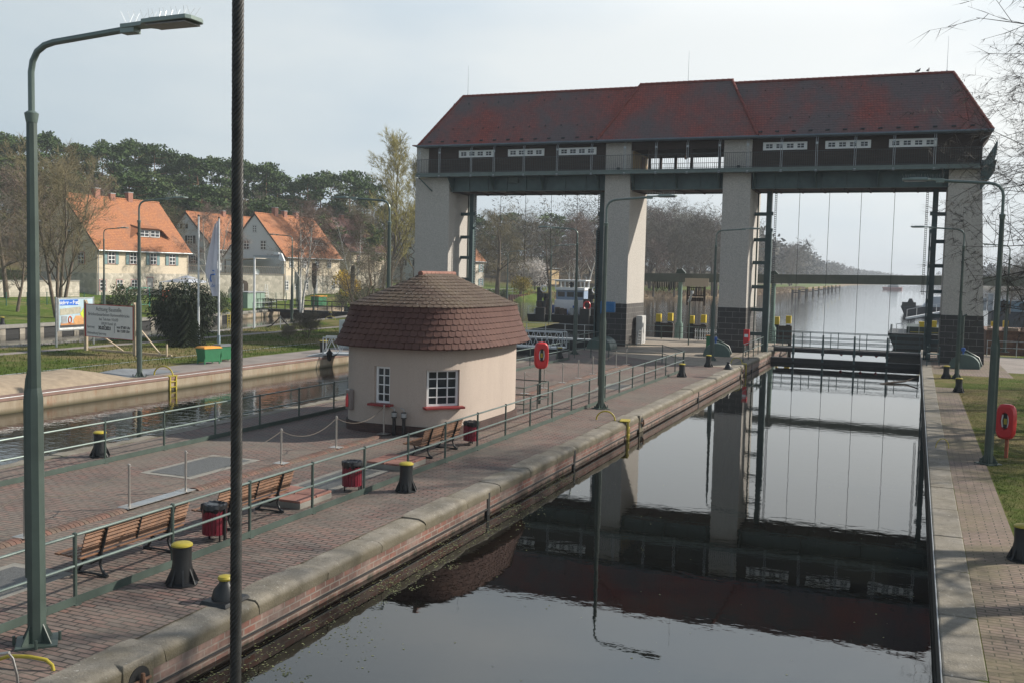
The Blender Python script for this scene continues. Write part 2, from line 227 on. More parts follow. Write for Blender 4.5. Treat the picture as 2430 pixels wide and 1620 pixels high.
# ------------------------------------------------------------------ mesh builder
class MB:
    def __init__(s): s.v=[]; s.f=[]
    def add(s,vs,fs):
        o=len(s.v); s.v.extend([tuple(v) for v in vs]); s.f.extend([tuple(i+o for i in f) for f in fs]); return s
    def box(s,c,d,rz=0,rx=0,ry=0,taper=1):
        hx,hy,hz=d[0]/2,d[1]/2,d[2]/2; M=Matrix.Rotation(rz,3,'Z')@Matrix.Rotation(ry,3,'Y')@Matrix.Rotation(rx,3,'X'); C=Vector(c)
        P=[C+M@Vector((x*hx*(taper if z>0 else 1),y*hy*(taper if z>0 else 1),z*hz)) for z in(-1,1) for x,y in((-1,-1),(1,-1),(1,1),(-1,1))]
        return s.add(P,[(3,2,1,0),(4,5,6,7),(0,1,5,4),(1,2,6,5),(2,3,7,6),(3,0,4,7)])
    def bb(s,x0,x1,y0,y1,z0,z1): return s.box(((x0+x1)/2,(y0+y1)/2,(z0+z1)/2),(abs(x1-x0),abs(y1-y0),abs(z1-z0)))
    def tube(s,pts,r,n=8,cap=True,rot=0):
        pts=[Vector(p) for p in pts]; rr=r if isinstance(r,(list,tuple)) else [r]*len(pts); vs=[]; a=None
        for i,p in enumerate(pts):
            d=(pts[min(i+1,len(pts)-1)]-pts[max(i-1,0)])
            if d.length<1e-9: d=Vector((0,0,1))
            d.normalize()
            if a is None: a=d.orthogonal().normalized() if abs(d.z)<.95 else Vector((1,0,0))
            a=(a-d*a.dot(d)); a=a.normalized() if a.length>1e-6 else d.orthogonal().normalized(); b=d.cross(a)
            for k in range(n):
                t=2*PI*k/n+rot; vs.append(p+(a*math.cos(t)+b*math.sin(t))*rr[i])
        fs=[(i*n+k,i*n+(k+1)%n,(i+1)*n+(k+1)%n,(i+1)*n+k) for i in range(len(pts)-1) for k in range(n)]
        if cap and n>2: fs+= [tuple(range(n))[::-1],tuple((len(pts)-1)*n+k for k in range(n))]
        return s.add(vs,fs)
    def beam(s,p0,p1,w,h=None): # rectangular bar between points
        h=h or w; p0=Vector(p0); p1=Vector(p1); d=(p1-p0); L=d.length; q=d.to_track_quat('X','Z').to_matrix(); C=(p0+p1)/2
        P=[C+q@Vector((x*L/2,y*w/2,z*h/2)) for z in(-1,1) for x,y in((-1,-1),(1,-1),(1,1),(-1,1))]
        return s.add(P,[(3,2,1,0),(4,5,6,7),(0,1,5,4),(1,2,6,5),(2,3,7,6),(3,0,4,7)])
    def lathe(s,prof,c=(0,0,0),n=20,axis='Z'):
        vs=[]; C=Vector(c)
        for r,z in prof:
            for k in range(n):
                t=2*PI*k/n; p=Vector((r*math.cos(t),r*math.sin(t),z))
                if axis=='X': p=Vector((p.z,p.x,p.y))
                if axis=='Y': p=Vector((p.x,p.z,p.y))
                vs.append(C+p)
        fs=[(i*n+k,i*n+(k+1)%n,(i+1)*n+(k+1)%n,(i+1)*n+k) for i in range(len(prof)-1) for k in range(n)]
        fs+=[tuple(range(n))[::-1],tuple((len(prof)-1)*n+k for k in range(n))]
        return s.add(vs,fs)
    def prism(s,poly,p0,p1=None,axis='Y',a=0,b=1):
        """extrude 2D polygon: axis Y -> (x,z) from y=a..b ; X -> (y,z) ; Z -> (x,y)"""
        n=len(poly)
        def q(u,w,t): return (u,t,w) if axis=='Y' else ((t,u,w) if axis=='X' else (u,w,t))
        return s.add([q(u,w,a) for u,w in poly]+[q(u,w,b) for u,w in poly],[tuple(range(n))[::-1],tuple(range(n,2*n))]+[(i,(i+1)%n,n+(i+1)%n,n+i) for i in range(n)])
    def quad(s,*p): return s.add(p,[tuple(range(len(p)))])
    def build(s,name,mat,parent=None,smooth=.6,bevel=0,recalc=True):
        me=bpy.data.meshes.new(name); me.from_pydata(s.v,[],s.f)
        if recalc:
            bm=bmesh.new(); bm.from_mesh(me); bmesh.ops.recalc_face_normals(bm,faces=bm.faces); bm.to_mesh(me); bm.free()
        if mat: me.materials.append(mat)
        if smooth: me.shade_smooth(); me.set_sharp_from_angle(angle=smooth)
        o=bpy.data.objects.new(name,me); COL.objects.link(o)
        if parent: o.parent=parent
        if bevel:
            bv=o.modifiers.new('bevel','BEVEL'); bv.width=bevel; bv.segments=2; bv.limit_method='ANGLE'
        return o
def tag(o,label,cat,group=None,kind=None):
    o['label']=label; o['category']=cat
    if group: o['group']=group
    if kind: o['kind']=kind
    return o
def thing(name,label,cat,loc=(0,0,0),rz=0,group=None,kind=None):
    o=bpy.data.objects.new(name,None); COL.objects.link(o); o.location=loc; o.rotation_euler=(0,0,rz); o.empty_display_size=.2
    return tag(o,label,cat,group,kind)
def struct(o): o['kind']='structure'; return o
KIDS={}
def tree_of(o): return [c for c in bpy.data.objects if c.parent==o]
def dup(o,loc,rz,label,scale=None,group=None,kids=None):
    c=o.copy(); COL.objects.link(c); c.location=loc; c.rotation_euler=(0,0,rz)
    if scale: c.scale=scale if isinstance(scale,tuple) else (scale,)*3
    if label: c['label']=label
    if group: c['group']=group
    key=o.name
    if key not in KIDS: KIDS[key]=[(k,tree_of(k)) for k in tree_of(o)]
    for k,gs in KIDS[key]:
        d=k.copy(); COL.objects.link(d); d.parent=c
        for g_ in gs: e=g_.copy(); COL.objects.link(e); e.parent=d
    return c
def text_mesh(body,size,mat,parent,M,name='lettering',ext=.002,align='LEFT',font=None,bold=0):
    cu=bpy.data.curves.new('t','FONT'); cu.body=body; cu.size=size; cu.extrude=ext; cu.align_x=align; cu.offset=bold
    o=bpy.data.objects.new('t',cu); COL.objects.link(o); bpy.context.view_layer.update()
    me=bpy.data.meshes.new_from_object(o.evaluated_get(bpy.context.evaluated_depsgraph_get())); bpy.data.objects.remove(o); bpy.data.curves.remove(cu)
    me.transform(M); me.materials.clear(); me.materials.append(mat); me.name=name
    t=bpy.data.objects.new(name,me); COL.objects.link(t); t.parent=parent; return t
def WP(o,parent):
    o.parent=parent; o.matrix_parent_inverse=parent.matrix_basis.inverted(); return o
ZW=-.62
# ------------------------------------------------------------------ ground and water
g=MB()
def rect(x0,x1,y0,y1,z=0): g.quad((x0,y0,z),(x1,y0,z),(x1,y1,z),(x0,y1,z))
rect(1.0,60,-30,79.5); rect(-20.85,-9.75,-30,80.5)
g.quad((-51,-30,0),(-31.7,-30,0),(-31.7,62,0),(-50.6,62,0))
g.quad((-50.6,62,0),(-31.7,62,0),(-31.7,80,0),(-53.6,80,0)); g.quad((-53.6,80,0),(-31.7,80,0),(-34,97,0),(-58,97,0))
ground=struct(g.build('ground',GRASSD,None,0))
def sheet(name,mat,z,*polys):
    s=MB()
    for p in polys: s.quad(*[(x,y,z) for x,y in p])
    return struct(s.build(name,mat,None,0))
sheet('island_paving',PAVE,.004,[(-20.8,-30),(-9.75,-30),(-9.75,80.5),(-20.8,80.5)])
sheet('concrete_apron',APRON,.009,[(-20.75,64.5),(-13.0,57.2),(-9.9,57.2),(-9.9,80.4),(-20.75,80.4)])
sheet('right_bank_paving',PAVR,.004,[(1.13,-30),(2.12,-30),(2.09,53),(1.13,53)],[(1.13,60.5),(5.2,60.5),(5.2,79.2),(1.13,79.2)])
sheet('light_path',QUAY,.006,[(5.2,64),(40,64),(40,77.5),(5.2,77.5)])
sheet('quay_path',QUAY,.005,[(-34.9,-30),(-32.2,-30),(-32.2,80),(-34.9,80)])
sheet('lawn_path',QUAY,.004,[(-46.9,-30),(-45.9,-30),(-46.2,80),(-47.2,80)],[(-51,-30),(-50,-30),(-49.8,62),(-50.8,62)],[(-50.8,62),(-49.8,62),(-56.5,96),(-57.6,96)])
sheet('lawn_kerb_line',GREYP,.012,[(-38.1,-30),(-37.95,-30),(-37.95,70),(-38.1,70)])
w=MB(); w.quad((-900,-60,ZW),(500,-60,ZW),(500,2600,ZW),(-900,2600,ZW)); struct(w.build('water',WATER,None,0))
b=MB(); b.quad((-900,-60,-5),(500,-60,-5),(500,2600,-5),(-900,2600,-5)); struct(b.build('canal_bed',FOREST,None,0))
# terrain left and right of the river
def lerp(x,xs,ys):
    if x<=xs[0]: return ys[0]
    for i in range(len(xs)-1):
        if x<=xs[i+1]: return ys[i]+(ys[i+1]-ys[i])*(x-xs[i])/(xs[i+1]-xs[i])
    return ys[-1]
def xleft(Y): return lerp(Y,[-60,55,78,98,125,180,236,257,338,550,1142,1500,1900,2600],[-65,-65,-66,-69.5,-74,-75,-64,-54,-49,-50,-66,-60,-20,0])
def xright(Y): return lerp(Y,[79,80,110,200,330,600,1000,1430,1900,2600],[60,60,46,36,40,44,36,24,0,-5])
def hl(s,Y):
    k=lerp(Y,[0,150,230,300,400,900,1500],[1,1,.45,.75,.85,.6,.3])
    v=lerp(s,[0,1.2,3,12,18,24,32,50,80,130,300],[-.02,.05,.12,.4,1.25,1.7,3.2,6.5,11.5,15.5,19])
    if Y>118: v=lerp(s,[0,1.2,3,8,14,24],[-1.2,.1,.6,1.2,1.4,1.6]) if s<24 else 1.6+(v-1.7)*k
    return v
def terrain(name,mat,ys,side):
    t=MB(); ss=[0,1.2,3,6,9,12,15,18,21,24,28,32,40,50,65,80,105,130,180,300,600]; n=len(ss)
    for Y in ys:
        for s_ in ss:
            if side<0: x=xleft(Y)-s_; z=hl(s_,Y)+ (0 if s_<4 or s_>60 else .12*mnoise.noise((x*.11,Y*.11,0)))
            else: x=xright(Y)+s_; z=lerp(s_,[0,1.5,5,15,60,200],[-1.2,.3,.8,1.2,2.5,6])
            t.v.append((x,Y,z))
    t.f=[(i*n+k,(i+1)*n+k,(i+1)*n+k+1,i*n+k+1) for i in range(len(ys)-1) for k in range(n-1)]
    o=t.build(name,mat,None,1.2); return struct(o)
YS=[-60,-30,0,30,55,66,78,88,98,110,118,125,135,150,165,180,200,220,236,247,257,280,338,420,550,700,900,1142,1300,1500,1700,1900,2200,2600]
terrain('left_bank_hillside',HILLM,YS,-1); terrain('right_bank_terrain',FOREST,[79.8,80,110,150,200,260,330,450,600,800,1000,1200,1430,1700,1900,2200,2600],1)
# bare earth bank below the houses
# ------------------------------------------------------------------ quay walls
rnd=random.Random(4)
def coping(x0,x1,y0,y1,parent,edge,L=1.9):
    """row of separate worn kerb stones; edge=+1 water on +x side"""
    mb=MB(); y=y0
    while y<y1:
        l=min(L*rnd.uniform(.85,1.12),y1-y); hh=rnd.uniform(-.022,.016); ny=max(3,int(l/.22)); W_=x1-x0
        # profile across (u from inner to water edge)
        prof=[(0,-.22),(0,.006),(.35,.010),(.7,.012),(.86,.002),(.95,-.03),(1.0,-.085),(1.005,-.22)]
        vs=[]; fs=[]; n=len(prof)
        for j in range(ny+1):
            yy=y+.008+(l-.016)*j/ny; endr=.018 if j in(0,ny) else 0
            for k,(u,z) in enumerate(prof):
                u2=u if edge>0 else 1-u
                w_=.022*mnoise.noise((yy*1.7,u*3+x0,z*6))*(1 if 0<k<n-1 else .3)+ (.035*mnoise.noise((yy*4,9,z*9)) if k in(4,5,6) else 0)
                vs.append((x0+W_*u2+(w_ if k>3 else 0)*edge,yy,z+hh*(z>-.2)+w_-(endr if 0<k<n-1 else 0)))
        for j in range(ny):
            for k in range(n-1): fs.append((j*n+k,j*n+k+1,(j+1)*n+k+1,(j+1)*n+k))
        fs+=[tuple(range(n)),tuple(ny*n+k for k in range(n))]
        mb.add(vs,fs); y+=l
    return WP(mb.build('coping',COPE,None,.9),parent)
qw=thing('quay_wall','long brick quay wall with rounded stone coping along the island, nearest water','quay wall',(-9.2,-30,0))
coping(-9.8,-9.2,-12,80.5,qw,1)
m=MB(); m.bb(-9.6,-9.215,-30,80.5,-.50,-.22); m.bb(-9.6,-9.26,-30,80.5,-3,-.50); WP(m.build('brickwork',WALLB_YZ,None,0),qw)
m=MB(); m.tube([(-9.215,-30,-.47),(-9.215,80.5,-.47)],.022,6); WP(m.build('edge_rail',BLACK,None),qw)
for y in (21.45,27.9,46.2,62.5):
    m=MB(); m.bb(-9.5,-9.195,y-.07,y+.07,-2,-.09); WP(m.build('ladder_slot',RUBB,None,0),qw)
for y in (9.9,35.6,58.5):
    m=MB(); m.bb(-9.4,-9.17,y-.28,y+.28,-.62,.02); WP(m.build('niche_stone',COPE,None,0,.02),qw)
    nn=MB(); nn.lathe([(.19,-.02),(.19,.012)],(-9.172,y,-.27),24,'X'); o=WP(nn.build('mooring_niche',RUBB,None),qw)
    k=MB(); k.tube([(-9.14,y-.17,-.27),(-9.13,y+.17,-.27)],.022,8); k.tube([(-9.13,y,-.42),(-9.10,y,-.32),(-9.10,y,-.16)],[.03,.04,.025],8); WP(k.build('mooring_cross',RUST,None),qw)
qr=thing('quay_wall','straight concrete edged quay wall on the grass side at the right','quay wall',(.55,-30,0))
m=MB()
y=-12
while y<79.5:
    l=2.6; m.bb(.57,1.13,y+.012,y+l-.012,-.4,.012+rnd.uniform(-.006,.004)); y+=l
WP(m.build('coping',COPE,None,0,.03),qr)
m=MB(); m.bb(.56,.9,-30,79.5,-3,-.05); WP(m.build('concrete_face',pm('dark_wet_concrete',(.06,.055,.045),.7,0,.35,1.5),None,0),qr)
m=MB(); m.tube([(.555,-30,-.01),(.555,79.5,-.01)],.012,8); WP(m.build('edge_rail',GALV,None),qr)
ql=thing('quay_wall','low island quay wall facing the second chamber behind the far railing','quay wall',(-21.4,-30,0))
coping(-21.4,-20.8,-12,80.5,ql,-1); m=MB(); m.bb(-21.37,-21,-30,80.5,-3,-.22); WP(m.build('brickwork',WALLB_YZ,None,0),ql)
m=MB(); m.bb(-21.4,-9.2,80.5,80.9,-3,.012); WP(m.build('end_wall',CONC,None,0),ql)
qf=thing('quay_wall','stained quay wall with brown edge below the lawn, across the second chamber','quay wall',(-31.65,-30,0))
m=MB(); m.bb(-32.2,-31.65,-30,80,-.14,.03); WP(m.build('edge_beam',QEDGE,None,0,.02),qf)
m=MB(); m.bb(-32.1,-31.68,-30,80,-3,-.14); m.bb(-36,-31.7,80,80.4,-3,0); WP(m.build('wall_face',QWALL,None,0),qf)
m=MB(); m.tube([(-31.66,-30,.0),(-31.66,80,.0)],.02,6); WP(m.build('edge_rail',GALV,None),qf)
m=MB(); m.bb(-31.66,-31.62,52.3,52.55,-1,-.1);
# old basin: near edge and slatted far wall
ob=thing('basin_wall','far basin wall with black and pale upright timber stripes','basin wall',(-65,0,0))
m=MB(); pts=[(-65,-30),(-65,55),(-66,78),(-69.6,98)]
for (xa,ya),(xb,yb) in zip(pts,pts[1:]): m.prism([(xa-.6,ya),(xa+.02,ya),(xb+.02,yb),(xb-.6,yb)],0,axis='Z',a=-.12,b=.14)
WP(m.build('cap_beam',CONC,None,0),ob)
m=MB(); 
for (xa,ya),(xb,yb) in zip(pts,pts[1:]): m.prism([(xa-.6,ya),(xa-.14,ya),(xb-.14,yb),(xb-.6,yb)],0,axis='Z',a=-3,b=-.12)
WP(m.build('dark_sheeting',RUBB,None,0),ob)
m=MB(); y=12
while y<86:
    x=lerp(y,[p[1] for p in pts],[p[0] for p in pts]); m.bb(x-.2,x-.08,y,y+.5,-3,-.12); y+=1.9
WP(m.build('fender_posts',pm('weathered_fender_timber',(.30,.27,.22),.85,0,.25,2),None,0),ob)
m=MB(); m.prism([(-66.9,86),(-66.6,86),(-69.4,98),(-69.9,98)],0,axis='Z',a=-3,b=-.1); WP(m.build('concrete_face',QWALL,None,0),ob)
ne=thing('basin_wall','near basin wall edging the lawn, low concrete','basin wall',(-51,0,0))
m=MB(); m.prism([(-51.3,-30),(-50.95,-30),(-50.55,62),(-53.5,80),(-57.9,97),(-58.4,97),(-53.9,80),(-50.95,62)],0,axis='Z',a=-3,b=.02); WP(m.build('wall_body',CONC,None,0),ne)
# fender beam on the water in front of the near edge? (kept with the wall)
# ------------------------------------------------------------------ gate tower
T=thing('gate_tower','long lift gate tower on four pale piers under a red tiled roof','gate tower',(-16,69.1,0))
YF=69.09; YB=73.9
def P_(mb,name,mat,sm=.6,bv=0,par=None): return WP(mb.build(name,mat,None,sm,bv),par or T)
def face_prism(mb,poly,a,b): return mb.prism(poly,0,axis='Y',a=a,b=b)
for i,(x0,x1,xt0,xt1) in enumerate([(-36.4,-33.5,-36.4,-33.5),(-21.07,-19.2,-21.07,-19.2),(-12.63,-10.74,-12.63,-10.74),(1.6,4.2,1.6,3.5)]):
    m=MB(); k=(3.06/12.3); xb0=x0+(xt0-x0)*k; xb1=x1+(xt1-x1)*k
    zt=12.24
    face_prism(m,[(xb0,3.06),(xb1,3.06),(xt1,zt),(xt0,zt)],YF,YB)
    if i in(0,3): face_prism(m,[(xt0,12.5),(xt1,12.5),(xt1,14.62),(xt0,14.62)],YF+.6,YB-.3)
    else: face_prism(m,[(xt0,12.245),(xt1,12.245),(xt1,14.55),(xt0,14.55)],YF,YB)
    p=P_(m,'pier',ROUGHC,0)
    m=MB(); e=.025; face_prism(m,[(x0-e,-.3),(x1+e,-.3),(xb1+e,3.06),(xb0-e,3.06)],YF-e,YB+e)
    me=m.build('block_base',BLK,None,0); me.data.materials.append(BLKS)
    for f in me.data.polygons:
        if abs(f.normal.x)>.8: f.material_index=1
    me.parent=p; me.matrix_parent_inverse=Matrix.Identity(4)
    o=me
m=MB(); m.bb(-36.42,-35.35,69.25,72.2,12.5,14.7); P_(m,'corner_turret',ROUGHC,0)
m=MB(); m.prism([(-36.7,69.0),(-35.3,69.0),(-35.3,72.4),(-36.7,72.4)],0,axis='Z',a=14.7,b=14.78); P_(m,'turret_cap',TRID,0)
# roof
def hiproof(mb,ex0,ex1,ey0,ey1,ez,rx0,rx1,ry,rz):
    a,b_,c_,d=(ex0,ey0,ez),(ex1,ey0,ez),(ex1,ey1,ez),(ex0,ey1,ez); r0,r1=(rx0,ry,rz),(rx1,ry,rz)
    mb.quad(a,b_,r1,r0); mb.quad(c_,d,r0,r1); mb.quad(b_,c_,r1); mb.quad(d,a,r0); mb.quad(a,d,c_,b_)
m=MB(); hiproof(m,-35.9,3.95,68.45,74.15,14.62,-33.47,1.6,71.3,18.75); ro=P_(m,'roof',TROOF,0)
m=MB(); hiproof(m,-21.5,-10.3,68.32,74.3,14.66,-19.25,-12.66,71.3,18.98); P_(m,'centre_roof',TROOF,0)
m=MB()
def ridge_row(p0,p1,r=.11,L=.38):
    p0=Vector(p0);p1=Vector(p1);d=(p1-p0);n=int(d.length/L)
    for i in range(n): m.tube([p0+d*(i/n),p0+d*((i+1.12)/n)],[r,r*.78],8)
ridge_row((-33.5,71.3,18.76),(-19.3,71.3,18.76)); ridge_row((-12.6,71.3,18.76),(1.6,71.3,18.76)); ridge_row((-19.3,71.3,18.98),(-12.6,71.3,18.98))
for a,b_ in (((-35.9,68.45,14.64),(-33.5,71.3,18.76)),((3.95,68.45,14.64),(1.6,71.3,18.76)),((-21.5,68.3,14.68),(-19.25,71.28,18.98)),((-10.3,68.3,14.68),(-12.66,71.28,18.98))): ridge_row(a,b_)
P_(m,'ridge_tiles',pm('dark_red_ridge',(.19,.05,.04),.8,0,.25,4))
# snow hooks
m=MB()
for i in range(31):
    x=-34.6+i*1.25
    for f,j in ((.30,0),(.82,.6)):
        y=68.5+2.8*f; z=14.66+4.13*f; m.box((x+j,y-.05,z+.04),(.035,.05,.16),rx=R(-50))
for i in range(36): m.box((-35+i*1.08,68.62,14.93),(.26,.12,.04),rx=R(50))
P_(m,'roof_hooks',BLACK)
m=MB()
for xa,xb,yy in ((-36,-21.5,68.40),(-21.55,-10.25,68.27),(-10.3,4.0,68.40)):
    m.tube([(xa,yy,14.58),(xb,yy,14.58)],.085,10); m.bb(xa,xb,yy+.06,yy+.16,14.47,14.66)
P_(m,'gutter',pm('gutter_bluegrey',(.10,.13,.155),.45,.2,.15,2))
m=MB(); m.bb(-35.7,3.7,68.6,74.0,14.50,14.60); P_(m,'soffit',CLAD,0)
# clad walls
YC=69.22
for i,(xa,xb) in enumerate([(-35.35,-21.07),(-10.74,3.45)]):
    m=MB(); m.bb(xa,xb,YC,YC+.1,13.55,14.5); m.bb(xa,xb,73.7,73.8,12.5,14.5); m.bb(xa if i else xa,xa+.1,YC,73.7,12.5,14.5); m.bb(xb-.1,xb,YC,73.7,12.5,14.5); wl=P_(m,'clad_wall',CLAD,0)
    m=MB(); m.bb(xa,xb,YC-.02,YC+.08,12.5,13.55); P_(m,'worn_lower_boards',CLADW,0,0)
    # horizontal board lines

for x0,x1 in ((-32.76,-29.86),(-28.71,-25.82),(-24.68,-21.81),(-10.03,-7.15),(-6.0,-3.15),(-2.05,.81)):
    m=MB(); z0,z1=13.74,14.27; m.bb(x0,x1,YC-.09,YC-.02,z0,z1); w_=P_(m,'window',WHITE,0,.01)
    for k in range(4):
        c_=x0+(x1-x0)*(.145+.237*k); g_=MB(); g_.bb(c_-.21,c_+.21,YC-.10,YC-.07,z0+.13,z1-.13); o=g_.build('pane',GLASS,None,0); o.parent=w_; o.matrix_parent_inverse=Matrix.Identity(4)
        g_=MB(); g_.bb(c_-.014,c_+.014,YC-.115,YC-.09,z0+.12,z1-.12); g_.bb(c_-.22,c_+.22,YC-.113,YC-.091,(z0+z1)/2-.012,(z0+z1)/2+.012); o=g_.build('glazing_bar',WHITE,None,0); o.parent=w_; o.matrix_parent_inverse=Matrix.Identity(4)
# loggia
m=MB(); m.bb(-19.2,-12.63,69.2,73.8,13.98,14.5); m.bb(-19.2,-12.63,73.6,73.75,13.9,14.0); P_(m,'loggia_lintel',CLAD,0)
for x,y in ((-17.9,69.35),(-14.9,69.35),(-18.15,73.6),(-17.0,73.6),(-15.8,73.6),(-13.75,73.6),(-12.9,73.6)):
    m=MB(); m.bb(x-.09,x+.09,y-.09,y+.09,12.5,14.0); P_(m,'loggia_post',CLAD,0)
m=MB(); m.bb(-19.2,-19.1,69.6,73.4,12.5,13.98); P_(m,'loggia_end_wall',vwood('yellow_pine_boards',(.36,.24,.11),.3,(1,14,1)),0)
m=MB(); m.bb(-19.1,-19.06,71.6,72.5,12.5,13.8); P_(m,'loggia_door',vwood('brown_door',(.16,.075,.04),.3),0)
m=MB(); m.tube([(-15.35,69.5,14),(-15.35,69.5,13.6)],.02,6); m.lathe([(.02,-.18),(.11,-.1),(.12,0),(.06,.12),(.03,.16)],(-15.35,69.5,13.45),12); P_(m,'hanging_bell',RUST)
# deck
m=MB(); m.bb(-36.0,3.35,68.3,69.05,12.26,12.5); m.bb(-36.4,3.5,69.05,74.2,12.42,12.5); m.bb(-36.0,3.35,68.26,68.3,12.24,12.30); m.bb(-36.0,3.35,68.26,68.3,12.46,12.52); P_(m,'walkway_deck',pm('deck_channel_green',(.12,.155,.145),.45,.1,.15,2),0)
m=MB(); z1=13.55; y=68.36
for yy,xa,xb in ((68.36,-35.95,3.3),(74.1,-35.95,3.3)):
    m.beam((xa,yy,z1),(xb,yy,z1),.045,.03); m.beam((xa,yy,12.6),(xb,yy,12.6),.03,.03)
    n=int((xb-xa)/.14)
    for i in range(n+1):
        x=xa+(xb-xa)*i/n; m.bb(x-.009,x+.009,yy-.009,yy+.009,12.5,z1)
for x in (-35.95,3.3):
    m.beam((x,68.36,z1),(x,69.2,z1),.04,.03)
    for i in range(6): m.bb(x-.009,x+.009,68.36+i*.14-.009,68.36+i*.14+.009,12.5,z1)
P_(m,'walkway_railing',pm('railing_dark_grey',(.05,.06,.06),.5,.2,.15,3),0)
sx=[-35.7,-32.1,-29.6,-27.05,-24.45,-21.75,-19.3]+[-16.75,-14.3,-12.0]+[-9.5+0*0]+[-9.0,-6.6,-4.3,-1.9,.6,2.9]
sx=[-35.7,-34.0,-31.35,-29.5,-27.1,-24.5,-21.9,-19.45,-17.2,-15.0,-12.8,-10.9,-8.7,-6.45,-4.05,-1.7,.7]
for x in sx:
    m=MB()
    for dx in (-.055,.055): m.tube([(x+dx,68.33,12.3),(x+dx,68.33,14.1),(x+dx,68.36,14.3),(x+dx,68.48,14.45),(x+dx,68.66,14.5)],.018,6)
    m.bb(x-.08,x+.08,68.31,68.37,14.0,14.12); m.bb(x-.07,x+.07,68.26,68.30,12.2,12.34)
    P_(m,'gutter_strut',GALV)
# girders and brackets
for i,(xa,xb) in enumerate([(-33.5,-21.07),(-19.2,-12.63),(-10.74,1.6)]):
    m=MB(); m.bb(xa,xb,69.45,69.49,11.24,12.42); m.bb(xa,xb,69.3,69.7,11.2,11.25); 
    g2_=MB(); g2_.bb(xa,xb,73.3,73.34,11.24,12.42); g2_.bb(xa,xb,73.1,73.5,11.2,11.25); P_(g2_,'girder',GREEN2,0)
    n=4 if xb-xa>8 else 2
    for k in range(1,n*2):
        x=xa+(xb-xa)*k/(n*2); m.bb(x-.012,x+.012,69.38,69.45,11.25,12.42)
    P_(m,'girder',GREEN2,0)
    m=MB(); m.bb(xa,xb,69.75,73.1,11.28,11.40)
    for k in range(int((xb-xa)/1.5)): m.bb(xa+k*1.5,xa+k*1.5+.12,69.7,73.1,11.14,11.28)
    P_(m,'girder_underside',pm('brown_soffit',(.05,.032,.028),.8,0,.3,1),0)
for x in (-33.3,-29.9,-25.9,-21.6,-19.0,-15.9,-12.9,-10.5,-6.5,-2.6,1.3):
    m=MB(); m.prism([(68.32,12.26),(69.44,12.26),(69.44,11.22),(69.3,11.22)],0,axis='X',a=x-.03,b=x+.03); P_(m,'bracket',GREEN2,0)
m=MB(); m.bb(-28.6,-27.9,69.2,69.42,11.8,12.2); m.beam((-30.3,69.3,12.12),(-26.5,69.3,12.12),.04,.06); P_(m,'cable_box',GREEN,0)
m=MB(); m.tube([(-35.9,68.6,12.25),(-34.9,69.0,11.2)],.05,8); P_(m,'deck_stay',GREEN2)
for x in (-20.1,-11.6):
    m=MB(); m.bb(x-.12,x+.12,69.0,69.09,12.62,12.76); m.tube([(x,68.95,12.7),(x,69.05,12.7)],.07,10); P_(m,'floodlight',BLACK)
# right end oriel
m=MB(); m.prism([(3.5,12.1),(4.15,12.8),(4.25,14.0),(3.95,13.4),(3.5,12.6)],0,axis='Y',a=68.4,b=72.0); m.prism([(3.42,11.0),(3.5,11.0),(4.15,12.0),(4.3,12.8),(3.42,12.8)],0,axis='Y',a=68.9,b=71.8); P_(m,'end_parapet',GREEN2,0)
m=MB(); m.prism([(3.45,14.5),(3.95,14.5),(3.45,13.75)],0,axis='Y',a=68.6,b=73.8); P_(m,'end_bracket',CLAD,0)
m=MB()
for y in (68.4,69.2,70.2): m.tube([(3.3,y,14.0),(3.75,y,14.25),(4.1,y,14.15),(4.25,y,13.8),(4.2,y,13.0)],.025,6)
for i in range(9): m.bb(3.3+i*.09,3.31+i*.09,68.38,68.40,12.5,13.6)
P_(m,'end_ladder_hoops',GALV)
for x,h in ((-33.1,2.2),(-15.78,2.3),(1.2,2.2)):
    m=MB(); m.tube([(x,71.3,18.7),(x,71.3,18.9+h)],[.02,.008],5); m.lathe([(.07,0),(.05,.12)],(x,71.3,18.78),8); P_(m,'lightning_rod',GALV)
# gate guide columns
def guide(x,side,xs,name='gate_guide'):
    m=MB(); m.bb(x-.17,x+.17,71.2,71.7,-1.5,11.2); m.bb(x+side*.24-.05,x+side*.24+.05,70.9,71.3,-1.5,8.4)
    for z in (1.2,2.9,4.5,6.2,7.8,9.6): m.bb(min(x,xs),max(x,xs),71.3,71.55,z-.12,z+.12)
    for z in range(0,9): m.bb(x+side*.17,x+side*.30,71.2,71.42,z*1.15+.3,z*1.15+.55)
    P_(m,name,GREEN2,0)
    m=MB(); m.bb(xs-.03 if side>0 else xs+.0,xs+.09,72.6,72.75,0,11.2); P_(m,'rail_pipe',GREEN,0)
guide(.93,-1,1.6); guide(-9.75,1,-10.74); guide(-32.55,1,-33.5); guide(-21.9,-1,-21.07)
def chain(x,y,z0,z1):
    m=MB(); z=z0
    m.bb(x-.075,x-.055,y-.02,y+.02,z0,z1); m.bb(x+.055,x+.075,y-.02,y+.02,z0,z1)
    while z<z1: m.bb(x-.06,x+.06,y-.03,y+.03,z,z+.045); z+=.13
    return P_(m,'lifting_chain',BLACK,0)
chain(.42,70.9,4.3,11.2); chain(-9.25,70.9,.8,11.2); chain(-32.05,70.9,3,11.2); chain(-21.55,69.4,3.5,11.2)
